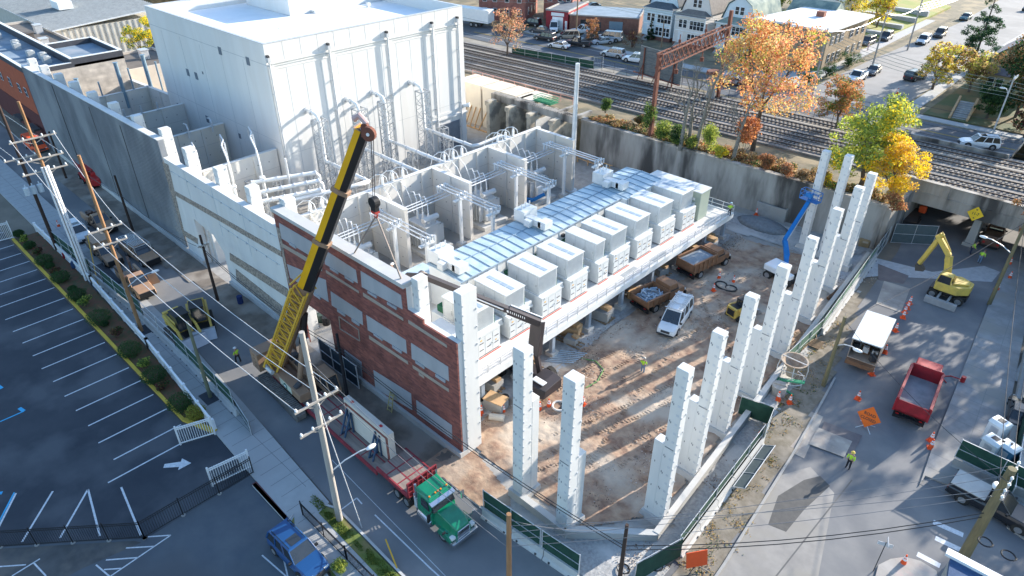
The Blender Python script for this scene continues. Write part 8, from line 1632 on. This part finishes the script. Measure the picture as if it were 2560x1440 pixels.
bay_l = empty('blue_lift_machine', (-57.5, 62.5, 0), rad(20), 'low blue articulated machine in the farthest bay', 'machine'); MB().bar((-2, 0, .8), (1.5, 0, .9), .4).bar((1.5, 0, .9), (2.8, 1, 1.6), .35).bar((-2, 0, .8), (0, 1.2, .6), .3).box(-1, 1, -.6, .6, .3, .7).build('boom_frame', bluep, bay_l)
for x in (-.7, .7):
    for y in (-.7, .7): wheel(bay_l, x, y, .35, .25)
tag(MB().cyl((-52.2, 49.8, .6), (-51.2, 50.5, .6), .75, n=18).build('cable_reel', mat('reel_brown', (.22, .14, .09))), 'brown cable reel lying between bays and long building', 'cable reel')
# corner building bottom right
t = empty('corner_building', (0, 0, 0), 0, 'building corner with dark blue shingle roof and white edge at lower right', 'building'); z = 7.0; K = [G(2378, 1392, z), G(2560, 1472, z), G(2700, 1700, z), G(2330, 1700, z)]
MB().prism([(k_.x*1, k_.y) for k_ in K], 0, z-.4).build('wall', conc_grey, t); MB().prism([(k_.x, k_.y) for k_ in K], z-.4, z-.1).build('roof', mat('blue_shingle', (.05, .10, .20), (.03, .07, .15), scale=6, world=True), t); b = MB(); b.bar(K[0]+Vector((-.3, .2, 0)), K[1]+Vector((1, -.4+.2, 0)), .5, .2); b.build('edge_trim', white, t)
# ================================================================ TREES AND SHRUBS
import numpy as np
RNG = np.random.default_rng(11)
LM = {}
def lm(n, c):
    if n not in LM:
        m = mat('leaf_'+n, c, tuple(x*.8 for x in c), rough=.75, scale=3, spec=.25); LM[n] = m; k = m.node_tree; bs = k.nodes['Principled BSDF']; tl = k.nodes.new('ShaderNodeBsdfTranslucent'); tl.inputs[0].default_value = (*(min(1, x*1.5) for x in c), 1)
        ms = k.nodes.new('ShaderNodeMixShader'); ms.inputs[0].default_value = .42; k.links.new(bs.outputs[0], ms.inputs[1]); k.links.new(tl.outputs[0], ms.inputs[2]); k.links.new(ms.outputs[0], k.nodes['Material Output'].inputs[0])
    return LM[n]
def leafmesh(name, clumps, n, size, mats, par, wts=None, shell=.35, flat=.0):
    """clumps: (x,y,z,rx,ry,rz); leaf quads spread through each clump's volume"""
    cl = np.array(clumps, float); v = cl[:, 3]*cl[:, 4]*cl[:, 5]; pr = v**.75/np.sum(v**.75); idx = RNG.choice(len(cl), n, p=pr)
    d = RNG.normal(size=(n, 3)); d /= np.linalg.norm(d, axis=1)[:, None]; rr = RNG.uniform(shell, 1.0, n)**.6*(1+.12*RNG.normal(size=n)); P = cl[idx, :3]+d*rr[:, None]*cl[idx, 3:6]
    nrm = d+RNG.normal(size=(n, 3))*.7; nrm[:, 2] += .3; nrm /= np.linalg.norm(nrm, axis=1)[:, None]; a = np.cross(nrm, RNG.normal(size=(n, 3))); a /= np.linalg.norm(a, axis=1)[:, None]; b = np.cross(nrm, a)
    s = size*RNG.uniform(.6, 1.3, n)[:, None]; V = np.stack([P-a*s*.5, P+b*s*.32, P+a*s*.5, P-b*s*.32], 1).reshape(-1, 3)
    me = bpy.data.meshes.new(name); me.vertices.add(4*n); me.vertices.foreach_set('co', V.ravel()); me.loops.add(4*n); me.loops.foreach_set('vertex_index', np.arange(4*n, dtype=np.int32)); me.polygons.add(n); me.polygons.foreach_set('loop_start', np.arange(0, 4*n, 4, dtype=np.int32)); me.polygons.foreach_set('loop_total', np.full(n, 4, dtype=np.int32))
    for m in mats: me.materials.append(m)
    ci = RNG.integers(0, len(mats), len(cl)); w_ = np.array(wts or [1]*len(mats), float); w_ /= w_.sum(); own = RNG.choice(len(mats), n, p=w_); mi = np.where(RNG.random(n) < .4, ci[idx], own)
    me.polygons.foreach_set('material_index', mi.astype(np.int32)); me.update(); me.validate(); o = bpy.data.objects.new(name, me); COL.objects.link(o); o.parent = par; return o
bark = mat('bark', (.13, .10, .08), (.08, .065, .05), scale=4, stretch=(1, 1, .3)); barkg = mat('bark_grey', (.24, .22, .19), (.16, .15, .13), scale=4)
def branches(b, p, d, L, r, depth, rr, out, up=.25):
    q = p+d*L; b.tube([p, p+d*L*.5+Vector((rr.uniform(-.05, .05), rr.uniform(-.05, .05), 0))*L, q], [r, r*.8, r*.62], 5 if depth > 1 else 4)
    out.append(q)
    if depth <= 0: return
    for k in range(rr.choice((2, 3)) if depth > 1 else 3):
        e = (d+Vector((rr.uniform(-1, 1), rr.uniform(-1, 1), rr.uniform(-.3, .7)+up))*.65).normalized(); branches(b, q if k else p+d*L*.75, e, L*rr.uniform(.6, .8), r*.55, depth-1, rr, out, up)
def tree(base, h, w_, mats, label, seed, n=5000, size=.3, trunk=.28, cat='tree', name='deciduous_tree', wts=None, z0=.3, sparse=1.0, group=None, clr=.24, bk=None):
    t = empty(name, base, 0, label, cat, group); rr = random.Random(seed); b = MB(); out = []; th = h*z0
    b.tube([(0, 0, -.2), (rr.uniform(-.1, .1), rr.uniform(-.1, .1), th*.5), (rr.uniform(-.2, .2), 0, th)], [trunk*1.25, trunk, trunk*.85], 8)
    for k in range(4):
        a = k*pi/2+rr.random(); branches(b, Vector((0, 0, th*.95)), Vector((cos(a)*.55, sin(a)*.55, 1)).normalized(), h*.24, trunk*.55, 2, rr, out)
    b.build('trunk', bk or bark, t)
    cl = []
    for k in range(int(38*sparse)):
        a = rr.uniform(0, 2*pi); u = rr.random()**.5; zz = rr.uniform(th*.95, h*.93); env = sqrt(max(.08, 1-((zz-(th+(h-th)*.42))/((h-th)*.62))**2)); rad_ = w_/2*env*u*.95; s = rr.uniform(.07, .14)*w_
        cl.append((cos(a)*rad_, sin(a)*rad_, zz, s, s, s*.75))
    for q in out[::3]: cl.append((q.x, q.y, min(q.z, h*.97), w_*.1, w_*.1, w_*.08))
    leafmesh('crown', cl, n, size, mats, t, wts); return t
def bare(base, h, label, seed, r=.16, lean=0, depth=4):
    t = empty('bare_tree', base, 0, label, 'tree', 'bare trees by the tracks'); rr = random.Random(seed); b = MB(); out = []
    b.tube([(0, 0, -.2), (lean*.5, 0, h*.28), (lean, 0, h*.5)], [r*1.3, r, r*.8], 7); branches(b, Vector((lean, 0, h*.48)), Vector((.1, .1, 1)).normalized(), h*.2, r*.7, depth, rr, out, .1)
    for k in range(3): branches(b, Vector((lean*.8, 0, h*(.3+.06*k))), Vector((rr.uniform(-1, 1), rr.uniform(-1, 1), .8)).normalized(), h*.15, r*.45, 3, rr, out, .1)
    b.build('trunk', barkg, t); return t
def shrub(base, w_, h, mats, label, n=900, size=.14, name='shrub', cat='shrub', group=None, ball=False, wts=None, seed=0):
    t = empty(name, base, 0, label, cat, group); rr = random.Random(seed); b = MB()
    for k in range(4): a = k*1.6+rr.random(); b.tube([(0, 0, 0), (cos(a)*w_*.15, sin(a)*w_*.15, h*.3), (cos(a)*w_*.25, sin(a)*w_*.25, h*.6)], .03, 4)
    b.build('stem', bark, t)
    if ball: cl = [(0, 0, h*.5, w_*.47, w_*.47, h*.47)]; leafmesh('crown', cl, n, size, mats, t, wts, .8)
    else: cl = [(cos(a)*w_*.28*rr.random(), sin(a)*w_*.28*rr.random(), h*rr.uniform(.3, .8), w_*.24, w_*.24, h*.22) for a in [rr.uniform(0, 6.3) for _ in range(9)]]; leafmesh('crown', cl, n, size, mats, t, wts)
    return t
gr1, gr2, gr3 = lm('deep', (.02, .055, .022)), lm('mid', (.045, .10, .03)), lm('fresh', (.15, .22, .05))
og1, og2, og3 = lm('orange', (.58, .25, .09)), lm('gold', (.56, .41, .17)), lm('rust', (.40, .17, .08)); pk = lm('salmon', (.66, .30, .18)); ye, yg, br = lm('yellow', (.85, .55, .03)), lm('lime', (.38, .42, .08)), lm('brown', (.22, .13, .06)); rdl = lm('maroon', (.12, .035, .04)); pale = lm('pale', (.42, .32, .2))
# shrub bed
SB = [(47, 586, .9, 'b'), (57, 600, 1.1, 'l'), (67, 618, .95, 'b'), (87, 632, 1.1, 'r'), (102, 656, 1.35, 'b'), (125, 667, .7, 'b'), (131, 682, 1.0, 'r'), (144, 698, 1.4, 'b'), (182, 724, .65, 'b'), (187, 742, 1.35, 'b'), (214, 758, 1.4, 'l'), (239, 800, 1.7, 'b'), (262, 812, .8, 'g'), (284, 838, 1.3, 'r'), (319, 880, 1.6, 'b'), (358, 912, 1.1, 'l'), (381, 944, 1.6, 'b'), (410, 966, 1.0, 'r'), (445, 1012, 1.6, 'b'), (490, 1034, 1.2, 'y')]
sl_ = {'b': 'round clipped dark green shrub', 'l': 'loose leafy green shrub', 'r': 'loose dark reddish shrub', 'g': 'low green ground shrub', 'y': 'round yellow green clipped shrub'}
wh = ['first', 'second', 'third', 'fourth', 'fifth', 'sixth', 'seventh', 'eighth', 'ninth', 'tenth', 'eleventh', 'twelfth', 'thirteenth', 'fourteenth', 'fifteenth', 'sixteenth', 'seventeenth', 'eighteenth', 'nineteenth', 'twentieth']
for i, (x, y, s, k) in enumerate(SB):
    p = G(x, y, s*.4); p.z = .12; y_ = max(12.7, min(14.2, p.y)); p.y = y_ if k != 'b' else max(12.6, min(14.0, p.y))
    mm = {'b': [gr2, lm('hedge', (.03, .075, .025))], 'l': [gr2, gr3, yg], 'r': [rdl, br, gr2], 'g': [gr2, gr1], 'y': [yg, lm('olive', (.25, .22, .04))]}[k]
    shrub(p, s*1.38, s*.9, mm, f'{sl_[k]}, {wh[i]} in the bed from the left gate', n=2200 if k in 'by' else 900, size=.11 if k in 'by' else .15, group='shrubs in the white fenced bed', ball=k in 'by', seed=i)
p = G(852, 1432); shrub((p.x, p.y, 0), 1.4, 1.0, [gr3, yg], 'bushy yellow green shrub at the bottom edge by the blue crossover', 1500, .12)
p = G(858, 1330)
# embankment plants
E_ = lambda x, y: G(x, y, UZ+.2)
tree(E_(1882, 372), 17.5, 14.5, [og1, og2, og3, pk, yg], 'tall orange and gold maple on the railway bank', 21, 10500, .34, .3, wts=[3.5, 4.5, 1, 1.6, 1], z0=.34, sparse=1.5)
shrub(E_(1855, 392), 4.6, 5.6, [pk, og3, og1], 'salmon red sapling at the foot of the orange maple', 3500, .3, name='autumn_sapling', cat='tree', seed=4)
tree(E_(2150, 468), 11.5, 9.8, [yg, gr3, lm('bright', (.36, .42, .08)), ye], 'yellow green broadleaf tree behind the far white columns', 22, 10500, .32, .28, z0=.18, wts=[4, 3, 3, .5], sparse=1.4)
tree(E_(2220, 497), 7.6, 7.2, [ye, og2, lm('amber', (.70, .38, .04)), ye], 'bright yellow tree at the bridge corner', 23, 9000, .24, .2, z0=.15, wts=[5, 2, 2, 1])
tree(E_(2088, 322), 7.6, 7.4, [og3, lm('bronze', (.25, .15, .05)), og1, gr3], 'rounded bronze orange street tree beyond the tracks', 24, 7000, .26, .16, z0=.28)
tree(G(2568, 680), 11.5, 5.4, [og1, og3, br, og2], 'orange brown tree on the right edge beside the underpass', 25, 5000, .26, .2, z0=.3)
for i, (x, y, h, l) in enumerate(((1700, 372, 12, .3), (1722, 368, 11, -.3), (1738, 374, 13.5, .8), (1832, 398, 11, .6))): bare(E_(x, y), h, ['bare grey tree nearest the rust red gantry post', 'second bare grey tree, thin, in the group of three', 'tallest bare tree of the group on the bank', 'bare tree just left of the orange maple'][i], 31+i, .24, l, 5)
bare(E_(2350, 205), 7, 'bare tree beside the yellow birch by the side street', 44, .12, .3)
for i, (x, y, w_, h, mm, lb_) in enumerate([(1513, 283, 2.3, 2.4, [gr2, gr3], 'green juniper on the dry bank near the tall monopole'), (1622, 340, 2.4, 5.2, [gr2, gr3], 'upright green bush at the gantry post foot'), (1598, 312, 2.2, 1.6, [gr2, br], 'low green bush left of the gantry post'), (1655, 352, 3.4, 3.2, [gr2, gr3, yg], 'bushy green shrub right of the gantry post'), (1690, 365, 3.2, 3.0, [gr2, gr3, gr1], 'green shrub below the bare trees'), (1730, 375, 2.6, 2.2, [gr3, yg, br], 'yellow green shrub among bare trunks'),
        (1767, 384, 3.4, 4.6, [gr3, yg, lm('bright', (.36, .42, .08))], 'bright lime green bush on the wall top'), (1800, 398, 2.4, 2.0, [ye, yg], 'small yellow bush beside the lime one'), (1960, 448, 2.6, 2.4, [br, og3, pale], 'rusty dry bush between the orange maple and columns'), (2005, 455, 2.2, 1.8, [br, pale], 'dry brown bush behind the plain white columns'), (1915, 425, 2.8, 2.2, [br, og3], 'reddish brown undergrowth bush right of the maple'), (2060, 470, 2.6, 2.2, [br, gr3, ye], 'mixed autumn bush behind the second plain column'), (2230, 530, 3, 2.4, [br, og3, og2], 'dry orange bush hanging over the abutment')]):
    shrub(E_(x, y), w_, h, mm, lb_, int(900*w_), .2, name='bush', cat='bush', seed=50+i, group='bushes along the wall top')
cl = [(x, wy(x)+1.0+abs(random.gauss(0, 1.6)), UZ+.15+random.random()*.35, .7, .7, .42) for x in [-62+k*.2 for k in range(216)]]
o = leafmesh('undergrowth', cl, 26000, .26, [br, pale, lm('straw', (.42, .30, .12)), gr2, og3], None, [3, 2, 3, 1.2, .6]); tag(o, kind='stuff')
cl = [(-31.5+random.random()*20*0+random.uniform(-3, 12), 14.6+random.random()*.6, .18, .5, .2, .05) for k in range(60)]; tag(leafmesh('grass_tufts', cl, 5000, .1, [gr3, lm('grassy', (.16, .2, .04))], None), kind='stuff')
cl = [(x+random.uniform(-.9, .9), y+random.uniform(-1.5, 1.5), .05, random.uniform(.2, 1.1), random.uniform(.2, 1.3), .1) for x, y in [(-10.8-.13*(yy-30), yy) for yy in [28+k*.6 for k in range(60)]]]; tag(leafmesh('verge_weeds', cl, 5500, .12, [lm('straw', (.42, .30, .12)), gr2, br, lm('straw', (.42, .30, .12))], None), kind='stuff')
# background trees
def con(base, h, w_, label, seed, mm):
    t = empty('conifer_tree', base, 0, label, 'tree'); MB().cyl((0, 0, 0), (0, 0, h*.9), .25, .05, 8).build('trunk', bark, t); rr = random.Random(seed); cl = []
    for k in range(70):
        u = rr.random()**1.3; z = h*(.08+.9*u); r = w_/2*(1-u)*rr.uniform(.4, 1); a = rr.uniform(0, 6.3); cl.append((cos(a)*r, sin(a)*r, z, w_*.12*(1.2-u), w_*.12*(1.2-u), h*.03))
    leafmesh('crown', cl, 9000 if h > 8 else 2500, .3 if h > 8 else .2, mm, t)
con(G(2425, 178, UZ), 16.5, 9.5, 'large dark spruce beside the top of the side street', 61, [gr1, gr2, lm('blue', (.04, .08, .06))]); con(G(1625, 100, UZ), 4.6, 2.2, 'small dark conical evergreen at the blue house', 62, [gr1])
BT = [((1268, 143), 9.5, 8, [pale, br, pk], 'pale pinkish street tree with thin crown by the tracks', 5, 2200, .3), ((1478, 108), 5.2, 4, [og3, br], 'small rust leafed tree before the brick depot', 6, 1600, .25), ((2330, 225), 8, 7, [ye, og2, br, yg], 'golden yellow tree by the pale yellow house', 7, 5000, .3), ((2420, 235), 7.5, 7, [og2, yg, br], 'mixed autumn tree left of the yellow house porch', 8, 4500, .3),
      ((2535, 300), 12, 10, [gr1, gr2, br], 'dark green tree mass at the right edge before the yellow house', 9, 8000, .35), ((2465, 300), 6, 6, [gr1, gr2], 'dark shaded tree beside the garden steps', 10, 4000, .3), ((2560, 345), 5, 5, [gr2, rdl, og3], 'dark red and green bushy tree at the far right', 11, 3000, .3), ((2020, 40), 9, 9, [yg, gr2, ye], 'yellow green tree behind the flats, left', 12, 5000, .35), ((2110, 55), 10, 9, [ye, yg, og2, gr2], 'golden tree behind the flats, right', 13, 5000, .35),
      ((2190, 75), 9, 8, [yg, br, ye], 'autumn tree by the driveway and sunny lawns', 14, 4500, .35), ((2060, 15), 12, 10, [gr1, gr2, og2], 'dark green tree at the top edge behind the flats', 15, 5000, .4), ((380, 190), 12.5, 8, [yg, ye, gr3], 'yellow green tree beside the white hall corner', 16, 6000, .35), ((1580, 118), 3.6, 4.5, [rdl, br], 'dark maroon bush by the long brick depot', 17, 1800, .2), ((1860, 232), 3.8, 5, [rdl, br], 'maroon bush behind the orange maple', 18, 1800, .2),
      ((2065, 192), 2.6, 3.5, [gr1, gr2], 'clipped dark evergreen at the flats corner', 19, 1800, .18), ((2120, 165), 2.4, 5, [gr1, gr2], 'long dark hedge beside the flats', 20, 2500, .18), ((2015, 215), 3.4, 5, [gr1, gr2], 'dark evergreen bush by the corner pole', 21, 2500, .2), ((1235, 25), 9, 7, [pale, br], 'nearly bare tree above the white box trailer', 22, 1200, .3), ((1945, 30), 8, 7, [gr2, yg], 'green tree between the gambrel houses and flats', 23, 3000, .35)]
for (x, y), h, w_, mm, lb_, sd, n, sz in BT: z = 0 if (x, y) == (380, 190) else UZ; tree(G(x, y, z), h, w_, mm, lb_, sd, n, sz, .2, name='street_tree', z0=.25 if h > 4 else .1, group='trees and bushes beyond the tracks')
# trees just right of the picture, beyond the road
EX = ((9, 86, 15), (15, 80, 14), (20, 90, 17), (12, 72, 13), (25, 76, 15), (17, 66, 12))
for i, (x, y, h) in enumerate(EX): tree((x, y, 0), h, 8.5, [og2, br, yg], f'autumn tree in the row beyond the gravel lot, {ORD[i]} of the near group', 120+i, 2300, .42, .22, group='trees beyond the gravel lot')
for i, (x, y, h) in enumerate(((1, 95, 13), (6, 100, 15), (14, 128, 14), (-8, 133, 12), (10, 140, 16), (12, 92, 14), (9, 112, 15), (-15, 136, 14))): tree((x, y, UZ), h, 8, [og2, br, yg], ['autumn tree beyond the right edge nearest the bridge end', 'tall autumn tree right of the bridge end', 'autumn tree behind the far street right of the white suv', 'autumn tree on the shaded bank above the far street', 'tall tree farther right on the shaded bank', 'autumn tree right of the gravel lot', 'autumn tree right of the far street', 'autumn tree on the bank left of the others'][i], 80+i, 2600, .42, .22, group='trees beyond the right edge')

# loose stones and rubble over the yard
cl = [(random.uniform(-31, -16), random.uniform(28, 76), .12, 1.5, 1.5, .06) for k in range(60)]+[(random.uniform(-16.5, -12.8), 26+random.random()*14, .1, .8, .8, .06) for k in range(20)]+[(-32+random.random(), random.uniform(30, 74), .12, 1.2, 1.2, .1) for k in range(30)]
st_ = [mat('stone_pale', (.55, .5, .45)), mat('stone_dark', (.18, .12, .09)), mat('stone_tan', (.4, .28, .2))]
tag(leafmesh('rubble', cl, 9000, .13, st_, None), kind='stuff')
